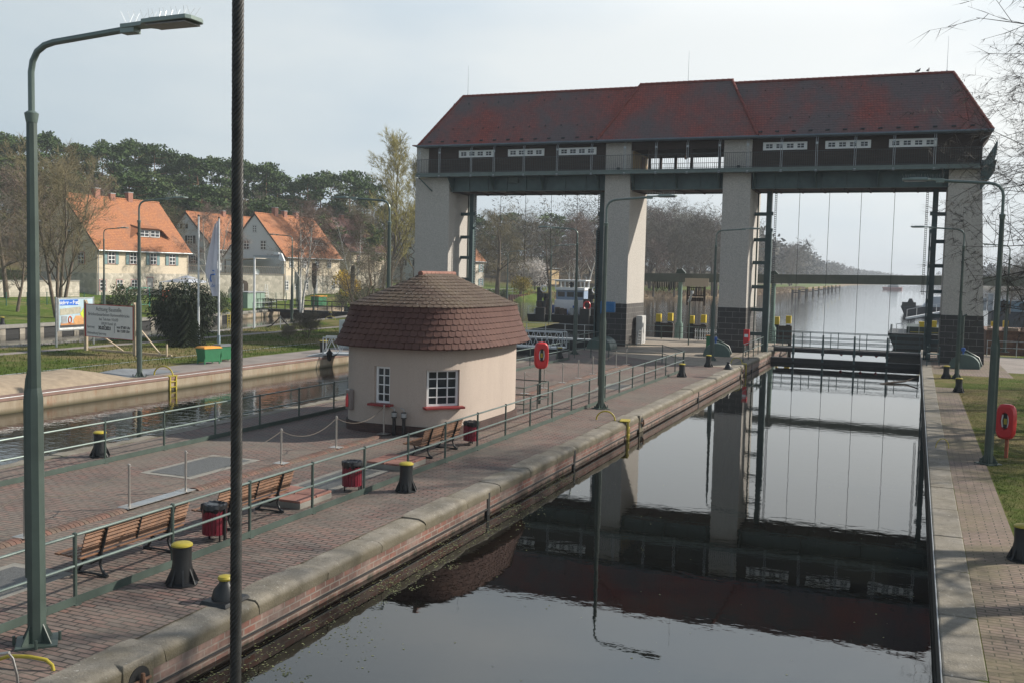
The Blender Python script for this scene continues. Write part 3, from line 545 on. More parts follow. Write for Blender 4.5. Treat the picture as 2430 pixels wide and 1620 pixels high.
# machine housings standing at the piers are things of their own
# ------------------------------------------------------------------ hut
HX,HY=-15.15,30.5
H=thing('lock_hut','small oval cream hut with a steep brown tiled roof','lock hut',(HX,HY,0))
def sup(a,b_,n=3.4,N_=160,t0=0):
    pts=[]
    for i in range(N_):
        t=2*PI*i/N_; c_,s_=math.cos(t),math.sin(t)
        pts.append((a*math.copysign(abs(c_)**(2/n),c_),b_*math.copysign(abs(s_)**(2/n),s_)))
    return pts
def resample(pts,N_):
    P=[Vector(p) for p in pts]; L=[0]
    for i in range(len(P)): L.append(L[-1]+(P[(i+1)%len(P)]-P[i]).length)
    out=[]; k=0
    for j in range(N_):
        s_=L[-1]*j/N_
        while L[k+1]<s_: k+=1
        f=(s_-L[k])/(L[k+1]-L[k]+1e-9); out.append(tuple(P[k].lerp(P[(k+1)%len(P)],f)))
    return out
wallp=resample(sup(2.17,3.25,4.0,400),200)
def nearest(x,y): return min(range(200),key=lambda i:(wallp[i][0]-x)**2+(wallp[i][1]-y)**2)
# windows: (centre x,y , half count, z0,z1)
wins=[(-.28,-3.25,3,.95,2.12,2,4),(1.62,-2.75,6,.93,2.08,3,4)]
openc={}
for (x,y,h,z0,z1,nc,nr) in wins:
    i=nearest(x,y); openc[i]=(h,z0,z1,nc,nr)
di=nearest(-2.1,-2.3); openc[di]=(4,.12,2.12,0,0)
zl=sorted({.30,2.86,.95,2.12,.93,2.08,.12}); zl=[z for z in zl if z>=.3]
m=MB(); rv=MB()
def inside(i,za,zb):
    for c_,(h,z0,z1,_,_) in openc.items():
        dd=(i-c_+100)%200-100
        if -h<=dd<h and za>=z0-1e-6 and zb<=z1+1e-6: return True
        if h==4 and -h<=dd<h and zb<=2.12+1e-6: return True
    return False
for i in range(200):
    j=(i+1)%200
    for za,zb in zip(zl,zl[1:]):
        if not inside(i,za,zb): m.quad((*wallp[i],za),(*wallp[j],za),(*wallp[j],zb),(*wallp[i],zb))
inner=[(p[0]*.935,p[1]*.955) for p in wallp]
for c_,(h,z0,z1,nc,nr) in openc.items():
    for e_ in (-h,h):
        i=(c_+e_)%200; m.quad((*wallp[i],max(z0,.3)),(*inner[i],max(z0,.3)),(*inner[i],z1),(*wallp[i],z1))
    for k in range(-h,h):
        i=(c_+k)%200; j=(i+1)%200; m.quad((*wallp[i],z1),(*wallp[j],z1),(*inner[j],z1),(*inner[i],z1)); m.quad((*wallp[i],max(z0,.3)),(*wallp[j],max(z0,.3)),(*inner[j],max(z0,.3)),(*inner[i],max(z0,.3)))
o=m.build('wall',HUTR,H,.5,0,False)
m=MB(); pl=[(p[0]*1.025,p[1]*1.018) for p in wallp]
m.prism(pl,0,axis='Z',a=-.05,b=.30); o=m.build('brick_plinth',PLINTH,H,.5)
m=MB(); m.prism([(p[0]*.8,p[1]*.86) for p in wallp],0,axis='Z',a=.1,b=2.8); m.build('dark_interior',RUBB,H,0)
for c_,(h,z0,z1,nc,nr) in openc.items():
    a=Vector(inner[(c_-h)%200]).to_3d(); b_=Vector(inner[(c_+h)%200]).to_3d(); d=b_-a; L=d.length; ang=math.atan2(d.y,d.x); mid=(a+b_)/2; nrm=Vector((d.y,-d.x,0)).normalized()
    if nrm.dot(mid)<0: nrm=-nrm
    if nc==0:
        m=MB(); m.box((mid.x,mid.y,(z0+z1)/2),(L,.06,z1-z0),rz=ang); m.build('door',pm('brown_grey_door',(.16,.12,.10),.6),H,0); continue
    m=MB(); mm=mid+nrm*.02; hh=z1-z0
    m.box((mm.x,mm.y,z0+.035),(L,.08,.07),rz=ang); m.box((mm.x,mm.y,z1-.035),(L,.08,.07),rz=ang)
    for s_ in (-1,1):
        q=mm+d.normalized()*s_*(L/2-.035); m.box((q.x,q.y,z0+hh/2),(.07,.078,hh),rz=ang)
    for k in range(1,nc): q=mm+d.normalized()*(L*(k/nc-.5)); m.box((q.x,q.y,z0+hh/2),(.035,.06,hh),rz=ang)
    for k in range(1,nr): m.box((mm.x,mm.y,z0+hh*k/nr),(L,.058,.03),rz=ang)
    wf=m.build('window',WHITE,H,0)
    g_=MB(); g_.box((mid.x,mid.y,z0+hh/2),(L,.02,hh),rz=ang); g_.build('pane',GLASS,wf,0)
    s2=MB(); q=mid+nrm*.22; s2.box((q.x,q.y,z0-.03),(L+.28,.34,.07),rz=ang); s2.build('window_sill',pm('red_sill',(.22,.02,.02),.5),wf,0,.01)
# roof of real tiles
roofi=MB()
def ring(a,b_,n=3.0,N_=120): return resample(sup(a,b_,n,400),N_)
def tilerow(mb,A,B,zA,zB,nt,off,lift,rs,w=1.0):
    """A lower ring pts dense, B upper ring; tiles overlap"""
    n=len(A)
    for k in range(nt):
        u0=(k+off)/nt; vs=[]
        j=rs.uniform(-.006,.006)
        def pt(u,v,l):
            x=(u%1)*n; i=int(x)%n; f=x-int(x); i2=(i+1)%n
            ax=A[i][0]*(1-f)+A[i2][0]*f; ay=A[i][1]*(1-f)+A[i2][1]*f; bx=B[i][0]*(1-f)+B[i2][0]*f; by=B[i][1]*(1-f)+B[i2][1]*f
            r=Vector((ax,ay)).normalized(); return (ax*(1-v)+bx*v+r.x*l,ay*(1-v)+by*v+r.y*l,zA*(1-v)+zB*v+l*.6)
        e=.03/nt*1.0; g_=.04
        us=[g_,.2,.5,.8,1-g_]; low=[.14,.03,-.03,.03,.14]
        top=[pt(u0+us[q]/nt,low[q],lift+j) for q in range(5)]; up=[pt(u0+us[q]/nt,1.25,.0) for q in (4,2,0)]
        bot=[pt(u0+us[q]/nt,low[q],lift+j-.022) for q in range(5)]
        o_=len(mb.v); mb.v.extend(top+up+bot); mb.f.append(tuple(o_+q for q in range(8)))
        for q in range(4): mb.f.append((o_+q,o_+8+q,o_+9+q,o_+q+1))
rs=random.Random(2)
def prof(t): # lower mansard profile 0..1 -> (a,b,z)
    z=2.74+(4.0-2.74)*t; a=2.25+(2.68-2.25)*(1-t)**1.35; b_=3.32+(3.78-3.32)*(1-t)**1.35; return a,b_,z
m=MB(); nrow=7
for r_ in range(nrow):
    a0=prof(r_/nrow); a1=prof((r_+1)/nrow); A=ring(a0[0],a0[1],3.2); B=ring(a1[0],a1[1],3.2); tilerow(m,A,B,a0[2],a1[2],88-r_*1,.5*(r_%2),.032,rs)
m.build('lower_roof',TLOW,H,0,0,False)
m=MB(); nrow=11
def prof2(t):
    a=2.30*(1-t)+.10*t; b_=3.36*(1-t)+1.22*t; z=4.0+(5.03-4.0)*t; n=3.2; return a,b_,z
for r_ in range(nrow):
    a0=prof2(r_/nrow); a1=prof2(min(1,(r_+1)/nrow)); nn_=3.2; A=ring(a0[0],a0[1],nn_-.0*r_); B=ring(a1[0],a1[1],nn_); nt_=max(20,int(86*(1-r_/nrow*.75)))
    tilerow(m,A,B,a0[2],a1[2],nt_,.5*(r_%2),.022,rs)
m.build('upper_roof',TUP,H,0,0,False)
m=MB() # solid under-layer
R0=[ring(*prof(0)[:2],3.2),ring(*prof(.33)[:2],3.2),ring(*prof(.66)[:2],3.2),ring(*prof(1)[:2],3.2),ring(*prof2(1)[:2],3.2)]; Z0=[2.72,prof(.33)[2]-.01,prof(.66)[2]-.01,3.98,5.0]
for q in range(5): m.v.extend([(x*.985,y*.985,Z0[q]) for x,y in R0[q]])
for q in range(4):
    for i in range(120): j=(i+1)%120; m.f.append((q*120+i,q*120+j,(q+1)*120+j,(q+1)*120+i))
m.f.append(tuple(range(120))[::-1]); m.f.append(tuple(480+i for i in range(120))); m.build('roof_underlay',TLOW,H,.5)
m=MB()
for i in range(8): m.tube([(0,-1.3+i*.32,5.03),(0,-1.3+(i+1.1)*.32,5.05)],[.095,.08],10)
m.build('ridge_tiles',TRID,H)
# extinguisher box, switch, pipes, wall lantern
m=MB(); i=nearest(-1.45,-3.0); p=Vector(wallp[i]); nn_=Vector((wallp[(i+1)%200][1]-wallp[i-1][1],-(wallp[(i+1)%200][0]-wallp[i-1][0]))).normalized(); ang=math.atan2(nn_.y,nn_.x)+PI/2
q=p+nn_*.08; m.box((q.x,q.y,.98),(.30,.16,.66),rz=ang); eb=m.build('extinguisher_box',pm('smoked_plastic',(.20,.17,.16),.3,0,.1,2),H,0,.03)
e_=MB(); q=p+nn_*.155; e_.lathe([(.03,-.24),(.065,-.22),(.065,.08),(.03,.14),(.02,.2)],(q.x,q.y,.98),10); e_.build('fire_extinguisher',REDP,eb)
m=MB(); i=nearest(-1.75,-2.85); q=Vector(wallp[i])*1.01; m.box((q.x,q.y,1.05),(.07,.03,.09),rz=ang); m.build('switch',WHITE,H,0)
for dx in (.28,.62):
    m=MB(); m.lathe([(.055,0),(.055,.55),(.085,.56),(.085,.74),(.05,.76)],(dx,-3.45,0),12); pp=m.build('vent_pipe',BLACK,H)
    m=MB(); m.lathe([(.088,.60),(.088,.73)],(dx,-3.45,0),12); m.tube([(dx,-3.45,.74),(dx,-3.45,.85),(dx-.13,-3.45,.88)],.018,6); m.build('grey_collar',GALV,pp)
m=MB(); m.tube([(-2.28,-2.7,2.35),(-2.42,-2.85,2.28),(-2.45,-2.88,2.38)],.02,6); m.lathe([(.02,-.24),(.07,-.2),(.1,.0),(.13,.02),(.05,.1),(.015,.17)],(-2.45,-2.9,2.38),6); m.build('wall_lantern',BLACK,H)
ORD=['first','second','third','fourth','fifth','sixth','seventh','eighth','ninth','tenth','eleventh','twelfth','thirteenth','fourteenth','fifteenth','sixteenth','seventeenth','eighteenth','nineteenth','twentieth','twenty-first','twenty-second','twenty-third','twenty-fourth','twenty-fifth','twenty-sixth','twenty-seventh','twenty-eighth','twenty-ninth','thirtieth']
def ordn(i): return ORD[i] if i<30 else ORD[(i//30)%30]+' row '+ORD[i%30]
# ------------------------------------------------------------------ hanger cable near the camera
cp=at(562,810,4.7); CB=thing('steel_cable','thick dark twisted steel cable hanging vertically in front of the camera','steel cable',(cp.x,cp.y,-1.2))
m=MB(); r0=.0185; ns=8
for k in range(ns):
    pts=[]; 
    for i in range(0,560):
        z=i*.018; t=2*PI*k/ns+z*2*PI/.20; pts.append((r0*math.cos(t),r0*math.sin(t),z))
    m.tube(pts,.0098,7,False)
m.build('strands',pm('greasy_wire',(.035,.034,.032),.5,.3,.4,12),CB,1.5,0,False)
m=MB(); m.tube([(0,0,0),(0,0,10.1)],.0175,12); m.build('core',BLACK,CB)
# ------------------------------------------------------------------ railings
def railing(label,pts,loc,h=1.1,mid=.6,kick=True,group='green tube railings of the lock island',pr=.03,mat=RAILG,name='railing'):
    t=thing(name,label,'railing',loc,0,group); L=Vector(loc)
    for p in pts:
        q=Vector((p[0],p[1],0))-L; m=MB(); m.tube([q,q+Vector((0,0,h))],pr,8); m.lathe([(pr*1.25,0),(pr*1.25,.03),(pr*.6,.045)],q+Vector((0,0,h-.03)),8)
        if kick: m.box(q+Vector((0,0,.01)),(.14,.12,.02))
        m.build('post',GREEN if mat is RAILG else mat,t)
    for z,nm in ((h-.03,'top_rail'),(mid,'middle_rail')):
        m=MB()
        for a,b_ in zip(pts,pts[1:]):
            m.tube([Vector((a[0],a[1],z))-L,Vector((b_[0],b_[1],z))-L],.024,8)
        m.build(nm,mat,t)
    if kick:
        m=MB()
        for a,b_ in zip(pts,pts[1:]): m.beam(Vector((a[0]+.02,a[1],.075))-L,Vector((b_[0]+.02,b_[1],.075))-L,.012,.13)
        m.build('kick_plate',GREEN,t,0)
    return t
railing('long green tube railing beside the benches, nearest the water',[(-11.55,11.149+2.1205*k) for k in range(-4,21)],(-11.55,11.15,0))
fy=[onz(252.5,1099).y,onz(390,1068.5).y,onz(508.7,1040).y,onz(612,1016).y]; d_=(fy[3]-fy[0])/3
railing('long green tube railing in front of the second chamber, left of the hut',[(-19.19,fy[0]+d_*k) for k in range(-4,18)],(-19.19,fy[0],0))
cr=[onz(1363,849.6),onz(1402,848),onz(1444,854.5),onz(1487,860),onz(1571,862),onz(1655,865)]; cr[-1]=Vector((-11.6,53.6,0))
railing('dark railing with a gate crossing the island before the tower',[(p.x,p.y) for p in cr],(cr[2].x,cr[2].y,0),kick=False,mat=GREEN)
railing('short railing along the chamber edge left of the first tower pier gap',[(-20.7,62),(-20.7,64.2),(-20.7,66.4),(-20.7,68.6)],(-20.7,62,0),kick=False)
railing('railing across the end of the island behind the piers',[(-22+1.5*k if k<6 else -14.6,79.2) for k in range(6)],(-18,79.2,0),kick=False)
railing('short railing at the quay edge beside the lifted gate guide, by the red box',[(-9.62,61.5),(-9.62,63.6),(-9.62,65.7),(-9.62,67.8),(-9.62,70)],(-9.62,65,0),kick=False)
railing('low railing on the pale path right of the last pier',[(4.9,78),(6.8,78.2),(8.7,78.4),(10.6,78.6),(12.5,78.8)],(8,78.4,0),kick=False,mat=GALV)
railing('railing on the right bank beside the last pier guide',[(1.0,69.5),(1.0,71.5),(1.0,73.5)],(1.0,71,0),kick=False)
pf=thing('picket_fence','white picket fence at the end of the island behind the middle piers','fence',(-14,79.4,0))
for i in range(26):
    m=MB(); m.bb(-2.3+i*.19,-2.22+i*.19,-.012,.012,.05,.95); m.build('picket',WHITE,pf,0)
for z in (.25,.75):
    m=MB(); m.bb(-2.35,2.6,.013,.04,z-.03,z+.03); m.build('rail',WHITE,pf,0)
# ------------------------------------------------------------------ lamps
def make_lamp(label,x,y,rz,group='lamp posts of the lock'):
    t=thing('lamp_post',label,'lamp post',(x,y,0),rz,group)
    m=MB(); m.box((0,0,.015),(.52,.52,.03),rz=.78); 
    for a in range(4):
        c_,s_=math.cos(a*PI/2),math.sin(a*PI/2); m.add([(c_*.1-s_*.008,s_*.1+c_*.008,.03),(c_*.26-s_*.008,s_*.26+c_*.008,.03),(c_*.1-s_*.008,s_*.1+c_*.008,.3),(c_*.1+s_*.008,s_*.1-c_*.008,.03),(c_*.26+s_*.008,s_*.26-c_*.008,.03),(c_*.1+s_*.008,s_*.1-c_*.008,.3)],[(0,1,2),(3,5,4),(0,3,4,1),(1,4,5,2),(2,5,3,0)])
        m.tube([(.2*(c_-s_),.2*(s_+c_),.0),(.2*(c_-s_),.2*(s_+c_),.13)],.02,6)
    m.build('base_plate',GREEN,t,.4)
    m=MB(); m.tube([(0,0,.02),(0,0,3.35),(.0,0,3.5)],[.125,.112,.085],8,rot=PI/8); m.tube([(0,0,3.45),(0,0,7.09)],[.088,.068],8,rot=PI/8)
    m.prism([(-.14,.9),(-.09,.9),(-.06,3.72),(-.10,3.6),(-.14,3.3)],0,axis='Y',a=-.06,b=.06); m.build('post',GREEN,t,.5)
    m=MB(); m.lathe([(.07,-.12),(.085,-.04),(.09,0),(.05,.03)],(0,0,7.09),12); m.build('collar',RAILG,t)
    m=MB(); m.tube([(0,0,7.08),(0,0,7.62),(.03,0,7.76),(.11,0,7.88),(.24,0,7.95),(.40,0,7.98),(1.62,0,8.06)],.042,10); m.build('arm',RAILG,t)
    m=MB(); m.prism([(-.0,-.07),(.35,-.09),(.42,-.17),(1.08,-.17),(1.12,-.1),(1.12,.1),(1.08,.17),(.42,.17),(.35,.09),(0,.07)],0,axis='Z',a=0,b=.055); 
    vs=[(x_+1.56,y_,8.06+z_+.02*x_) for x_,y_,z_ in m.v]; m.v=vs; m.box((2.25,0,8.13),(.62,.26,.05),taper=.7); m.box((1.66,0,8.06),(.22,.13,.12)); m.build('lamp_head',pm('lamp_head_greygreen',(.20,.25,.23),.4,.2,.1,2),t,.5,.008)
    m=MB(); m.bb(2.02,2.62,-.14,.14,8.052,8.068); m.build('lens',pm('lamp_lens',(.16,.15,.14),.3,0,.3,30),t,0)
    sp=MB(); rr=random.Random(int(x*7+y))
    for k in range(24):
        a=1.6+k*.045; s_=1 if k%2 else -1; sp.tube([(a,0,8.13),(a+rr.uniform(-.03,.05),s_*.07,8.26)],.0022,3,False)
    sp.build('bird_spikes',GALV,t,0)
    return t
LN=make_lamp('tall green lamp post nearest the camera at the left edge of the photo',-10.83,9.79,0)
LAMPS=[(-11.03,36.48,0,'green lamp post on the island right of the red lifebuoy box'),(-11.48,61.27,0,'green lamp post just before the second pier from the right'),
(2.16,31.24,PI,'tall green lamp post on the right bank beside the red lifebuoy box'),(2.26,58.26,PI,'smaller green lamp post standing in front of the rightmost pier'),
(-20.2,36.1,PI,'lamp post rising behind the hut with its arm to the left'),(-20.12,60.35,PI,'lamp post on the island edge in front of the left gate opening'),
(-32.76,35.47,0,'lamp post beside the yellow quay ladder on the far quay'),(-66.3,67.5,0,'lamp post in front of the first orange roofed house'),
(-53.2,77,PI,'lamp post at the basin edge next to the thick cable and camera arm'),(-67.5,99,0,'lamp post in front of the second facade with four tall windows'),
(-53,128.5,0,'distant lamp post seen through the left gate opening'),(-35.5,98,0,'thin distant lamp post with its arm crossing the leftmost pier'),
(6.4,83,PI,'thin distant lamp post half hidden behind the rightmost pier'),(-17,105,0,'distant lamp post whose arm shows right of the third pier')]
for x,y,r_,l in LAMPS: dup(LN,(x,y,0 if x>-60 else .1),r_,l)
# ------------------------------------------------------------------ bollards
def make_bollard(label,x,y):
    t=thing('bollard',label,'bollard',(x,y,0),0,'black bollards with yellow caps')
    m=MB(); m.lathe([(.25,0),(.25,.03),(.185,.06),(.165,.28),(.15,.36),(.155,.62),(.17,.64)],(0,0,0),24)
    for k in range(8):
        a=2*PI*k/8; c_,s_=math.cos(a),math.sin(a); w_=.012; m.add([(c_*.15-s_*w_,s_*.15+c_*w_,.03),(c_*.27-s_*w_,s_*.27+c_*w_,.03),(c_*.15-s_*w_,s_*.15+c_*w_,.30),(c_*.15+s_*w_,s_*.15-c_*w_,.03),(c_*.27+s_*w_,s_*.27-c_*w_,.03),(c_*.15+s_*w_,s_*.15-c_*w_,.30)],[(0,1,2),(3,5,4),(0,3,4,1),(1,4,5,2),(2,5,3,0)])
    m.build('body',BLACK,t,.5)
    m=MB(); m.lathe([(.170,.64),(.168,.665),(.14,.685),(.08,.695),(.01,.698)],(0,0,0),24); m.build('cap',YEL,t,.7); return t
B0=make_bollard('yellow capped black bollard nearest the camera, beside the first bench',-10.8,12.63)
for x,y,l in [(-10.82,20.3,'yellow capped bollard beside the middle litter bin and planter slab'),(-10.93,50.3,'yellow capped bollard near the end of the long island railing'),(-10.83,56.84,'yellow capped bollard at the foot of the lamp before the third pier'),
 (-19.97,20.15,'yellow capped bollard left of the thick cable by the second chamber'),(onz(1328,850).x,onz(1328,850).y,'yellow capped bollard in front of the white gangway truss, left of the middle'),
 (2.08,20.55,'yellow capped bollard cut off by the right edge of the photo'),(2.1,51.1,'yellow capped bollard on the right bank paving nearer the camera than its twin'),(1.74,58.2,'yellow capped bollard on the right bank close to the lamp at the pier'),
 (-66.6,57.2,'yellow capped bollard beyond the striped basin wall at far left'),(-54.8,86,'small yellow capped bollard by the black footbridge across the basin')]: dup(B0,(x,y,0),0,l)
for x,y,l in [(onz(534,1424).x,onz(534,1424).y,'squat black mooring post with yellow top on the coping beside the cable'),(-9.6,56.3,'squat black mooring post on the coping near the far yellow ladder')]:
    t=thing('mooring_post',l,'mooring post',(x,y,0),0,'squat mooring posts on the coping'); m=MB(); m.box((0,0,.02),(.5,.62,.06),taper=.9); m.lathe([(.21,.0),(.20,.05),(.17,.16),(.10,.24),(.075,.30)],(0,0,.03),20); m.build('body',BLACK,t,.6,.01)
    m=MB(); m.lathe([(.10,.31),(.115,.34),(.10,.37),(.02,.39)],(0,0,.02),20); m.build('cap',YEL if y<20 else BLACK,t)
# ------------------------------------------------------------------ rope posts
cy_=[10.9,13.44,16.09,17.84,21.5,24.16,26.9,38.92,41.3,43.8,46.14,48.51,52.76,54.9]
p0=None
for i,y in enumerate(cy_):
    l=f'{ordn(i)} slim stainless rope post counted away from the camera'
    if p0 is None:
        p0=thing('rope_post',l,'rope post',(-15.15,y,0),0,'stainless rope posts down the middle of the island')
        m=MB(); m.tube([(0,0,.06),(0,0,.95)],.026,12); m.lathe([(.03,.93),(.03,.955),(.02,.965)],(0,0,0),12); m.box((.0,.03,.91),(.02,.07,.02)); m.build('tube',STEEL,p0)
        m=MB(); m.box((0,0,.06),(.34,.3,.012)); m.build('foot_plate',STEEL,p0,0)
    else: dup(p0,(-15.15,y,0),0,l)
for i,(a,b_) in enumerate([(0,1),(1,2),(3,4),(4,5),(5,6),(7,8),(8,9),(9,10),(10,11),(11,12),(12,13)]):
    ya,yb=cy_[a],cy_[b_]; L_=yb-ya; m=MB(); m.tube([(0,L_*k/14,.90-(.30 if a<7 else .24)*(1-(2*k/14-1)**2)*min(1,L_/2.6)) for k in range(15)],.008,5)
    o=m.build('barrier_rope',WROPE,None); o.location=(-15.15,ya,0); tag(o,f'sagging pale rope between the {ordn(a)} and {ordn(b_)} rope posts from the camera','rope','ropes between the stainless posts')
t=thing('steel_threshold','flat galvanised strip on the paving between two rope posts','steel plate',(-15.15,16.95,0)); m=MB(); m.bb(-.14,.14,-1.05,1.05,.045,.062); m.build('plate',GALV,t,0)
# brick ridge line
m=MB(); rr=random.Random(3)
for ya,yb in ((3,15.8),(18.1,26.4),(34.2,55.5)):
    y=ya
    while y<yb:
        n=8; prof_=[(-.17,0),(-.14,.035),(-.08,.058),(0,.064),(.08,.058),(.14,.035),(.17,0)]; l=.115
        if abs(y-16.09)>.2: m.prism([(u+rr.uniform(-.003,.003),z) for u,z in prof_],0,axis='Y',a=y+.006,b=y+l-.006)
        y+=l
o=m.build('brick_gutter_ridge',brick_mat('ridge_bricks',(.20,.10,.075),(.16,.12,.09),(.04,.03,.03),.9,.115,.002,'XY'),None,.5); o.location=(-15.15,0,0); struct(o)
# ------------------------------------------------------------------ benches
def make_bench(label,y,rz=0):
    t=thing('park_bench',label,'bench',(-12.45,y,0),rz,'wooden benches along the railing')
    rr=random.Random(5)
    for yy in (-.8,.8):
        m=MB(); m.tube([(.36,yy,.03),(.26,yy,.09),(.20,yy,.22),(.24,yy,.34),(.22,yy,.42),(.27,yy,.56),(.36,yy,.84)],[.028,.026,.022,.024,.03,.03,.02],8)
        m.tube([(-.34,yy,.03),(-.24,yy,.08),(-.16,yy,.2),(-.22,yy,.34),(-.30,yy,.44)],[.03,.026,.022,.024,.02],8)
        m.tube([(.24,yy,.37),(.0,yy,.38),(-.28,yy,.43)],[.03,.026,.02],8); m.tube([(.36,yy,.02),(.1,yy,.035),(-.1,yy,.035),(-.34,yy,.02)],[.03,.02,.02,.03],8); m.tube([(.22,yy,.3),(.02,yy,.2),(-.18,yy,.27)],.016,6); m.build('cast_iron_leg',BLACK,t,.8)
    for k in range(5):
        x=-.30+k*.115; m=MB(); m.box((x,0,.435-k*.006 if k else .425),(.095,2.45,.03),ry=.05); m.build('seat_slat',WOODB,t,0,.006)
    for k in range(6):
        z=.50+k*.066; x=.25+(z-.5)*.30; m=MB(); m.box((x-.03,0,z),(.022,2.45,.057),ry=-.28); m.build('back_slat',WOODB,t,0,.005)
    m=MB(); m.box((.345,0,.875),(.075,2.45,.022),ry=.1); m.build('top_slat',pm('weathered_wood',(.40,.28,.17),.6,0,.25,6),t,0,.006)
    m=MB(); m.beam((.23,0,.45),(.345,0,.86),.035,.012); m.build('back_strap',BLACK,t,0); return t
BN=make_bench('wooden bench with iron legs nearest the camera behind the first bollard',13.15)
dup(BN,(-12.45,16.45,0),0,'middle wooden bench crossed by the thick cable'); dup(BN,(-12.45,25.0,0),0,'farthest wooden bench in front of the hut')
# ------------------------------------------------------------------ litter bins
def make_bin(label,x,y):
    t=thing('litter_bin',label,'litter bin',(x,y,0),0,'dark red slatted litter bins')
    for k in range(20):
        a=2*PI*k/20; m=MB(); m.box((.215*math.cos(a),.215*math.sin(a),.40),(.018,.058,.52),rz=a); m.build('slat',MRED,t,0)
    m=MB(); m.lathe([(.205,.15),(.205,.66)],(0,0,0),20); m.tube([(.16,-.05,0),(.16,-.05,.2)],.018,6); m.tube([(-.16,.05,0),(-.16,.05,.2)],.018,6); m.box((.24,0,.32),(.035,.05,.64)); m.build('drum',BLACK,t)
    m=MB(); rr=random.Random(8); n=30
    for j,(r_,z) in enumerate([(.225,.56),(.245,.64),(.235,.70),(.20,.71),(.15,.69)]):
        for k in range(n): a=2*PI*k/n; q=r_*(1+rr.uniform(-.07,.07)); m.v.append((q*math.cos(a),q*math.sin(a),z+rr.uniform(-.02,.02)))
    m.f=[(j*n+k,j*n+(k+1)%n,(j+1)*n+(k+1)%n,(j+1)*n+k) for j in range(4) for k in range(n)]; m.f.append(tuple(120+k for k in range(n))); m.build('bin_bag',pm('bin_bag',(.012,.012,.014),.3,0,.3,9),t,.3); return t
b0=make_bin('red slatted litter bin between the two nearest benches',-12.02,14.95); dup(b0,(-11.95,19.75,0),1,'red slatted litter bin between the two planter slabs'); dup(b0,(-12.1,26.75,0),2,'red slatted litter bin beside the farthest bench')
def slab(label,x,y):
    t=thing('hatch_plinth',label,'hatch plinth',(x,y,0),0,'low concrete hatches with red slabs'); m=MB(); m.bb(-.55,.55,-.62,.62,0,.13); m.build('kerb',CONC,t,0,.01)
    for a,b_ in ((-1,-1),(1,-1),(-1,1),(1,1)): m=MB(); m.box((a*.285,b_*.32,.155),(.53,.60,.05)); m.build('red_slab',pm('red_concrete_slab',(.27,.13,.10),.85,0,.2,5),t,0,.008)
    return t
s0=slab('low concrete hatch with four red slabs beside the middle bench',-12.52,18.3); dup(s0,(-12.5,22.9,0),0,'low concrete hatch with four red slabs before the farthest bench')
def plate(label,pts,z=.012):
    t=thing('floor_hatch',label,'floor hatch',(*pts[0],0),0,'checker plate hatches set in the paving'); X=[p[0]-pts[0][0] for p in pts]; Y=[p[1]-pts[0][1] for p in pts]; x0,x1,y0,y1=min(X),max(X),min(Y),max(Y)
    m=MB(); m.bb(x0-.18,x1+.18,y0-.18,y1+.18,.004,.010); m.build('concrete_frame',CONC,t,0); m=MB(); m.bb(x0,x1,y0,y1,.009,.018); m.build('checker_plate',pm('checker_plate',(.12,.12,.115),.5,.3,.3,26,.5,60),t,0)
plate('checker plate hatch in the paving right of the left bollard',[(-17.4,19.2),(-16.2,21.6)]); plate('checker plate hatch at the left edge behind the nearest lamp',[(-13.9,10.6),(-12.9,12.1)]); plate('pale concrete hatch beside the middle litter bin',[(-13.3,19.6),(-12.5,22.0)]); plate('checker plate hatch on the island behind the long railing end',[(-13.1,43),(-12.2,45)])
# ------------------------------------------------------------------ life buoys
def lifebuoy(label,x,y,rz,post,pmat):
    t=thing('lifebuoy_station',label,'lifebuoy station',(x,y,0),rz,'red lifebuoy stations'); m=MB(); m.box((0,.09,post/2),(.09,.07,post)); m.build('stand_post',pmat,t,0,.006)
    o_=MB(); n=26
    def outl(s_): return [(s_*.28*math.copysign(abs(math.cos(2*PI*k/n))**.55,math.cos(2*PI*k/n)),s_*.52*math.copysign(abs(math.sin(2*PI*k/n))**.6,math.sin(2*PI*k/n))) for k in range(n)]
    zc=post-.12
    rings=[(.86,.06),(1,.02),(1,-.10),(.88,-.16),(.60,-.165)]
    for s_,y_ in rings: o_.v+= [(u,y_,zc+w_) for u,w_ in outl(s_)]
    o_.v+=[(.13*math.cos(2*PI*k/n),-.165,zc+.02+.26*math.sin(2*PI*k/n)) for k in range(n)]; o_.v+=[(.12*math.cos(2*PI*k/n),-.06,zc+.02+.25*math.sin(2*PI*k/n)) for k in range(n)]
    o_.f=[(j*n+k,j*n+(k+1)%n,(j+1)*n+(k+1)%n,(j+1)*n+k) for j in range(6) for k in range(n)]+[tuple(range(n))[::-1]]; o_.build('red_case',REDP,t,.7)
    m=MB(); m.lathe([(.115,0),(.115,.02)],(0,-.075,zc+.02),20,'Y'); m.v=[(a,b_,(c_-zc-.02)*2+zc+.02) for a,b_,c_ in m.v]; m.build('buoy_recess',BLACK,t)
    m=MB()
    for s_ in(-1,1): m.tube([(s_*.075,-.10,zc-.17),(s_*.10,-.11,zc+.02),(s_*.075,-.10,zc+.2)],.022,8)
    m.build('white_ring',WHITE,t); m=MB(); m.bb(-.045,.045,-.10,-.085,zc-.08,zc+.09); m.build('yellow_tag',YEL,t,0); return t
a_=math.atan2(-0,1)
p=onz(1281,958); lifebuoy('red lifebuoy box on a grey post behind the island railing',p.x,p.y,R(35),2.05,GREEN)
p=onz(2384,1086); lifebuoy('red lifebuoy box on an orange post at the right bank lamp',p.x,p.y,R(-28),1.22,pm('orange_brown_post',(.33,.085,.04),.6,0,.15,4))
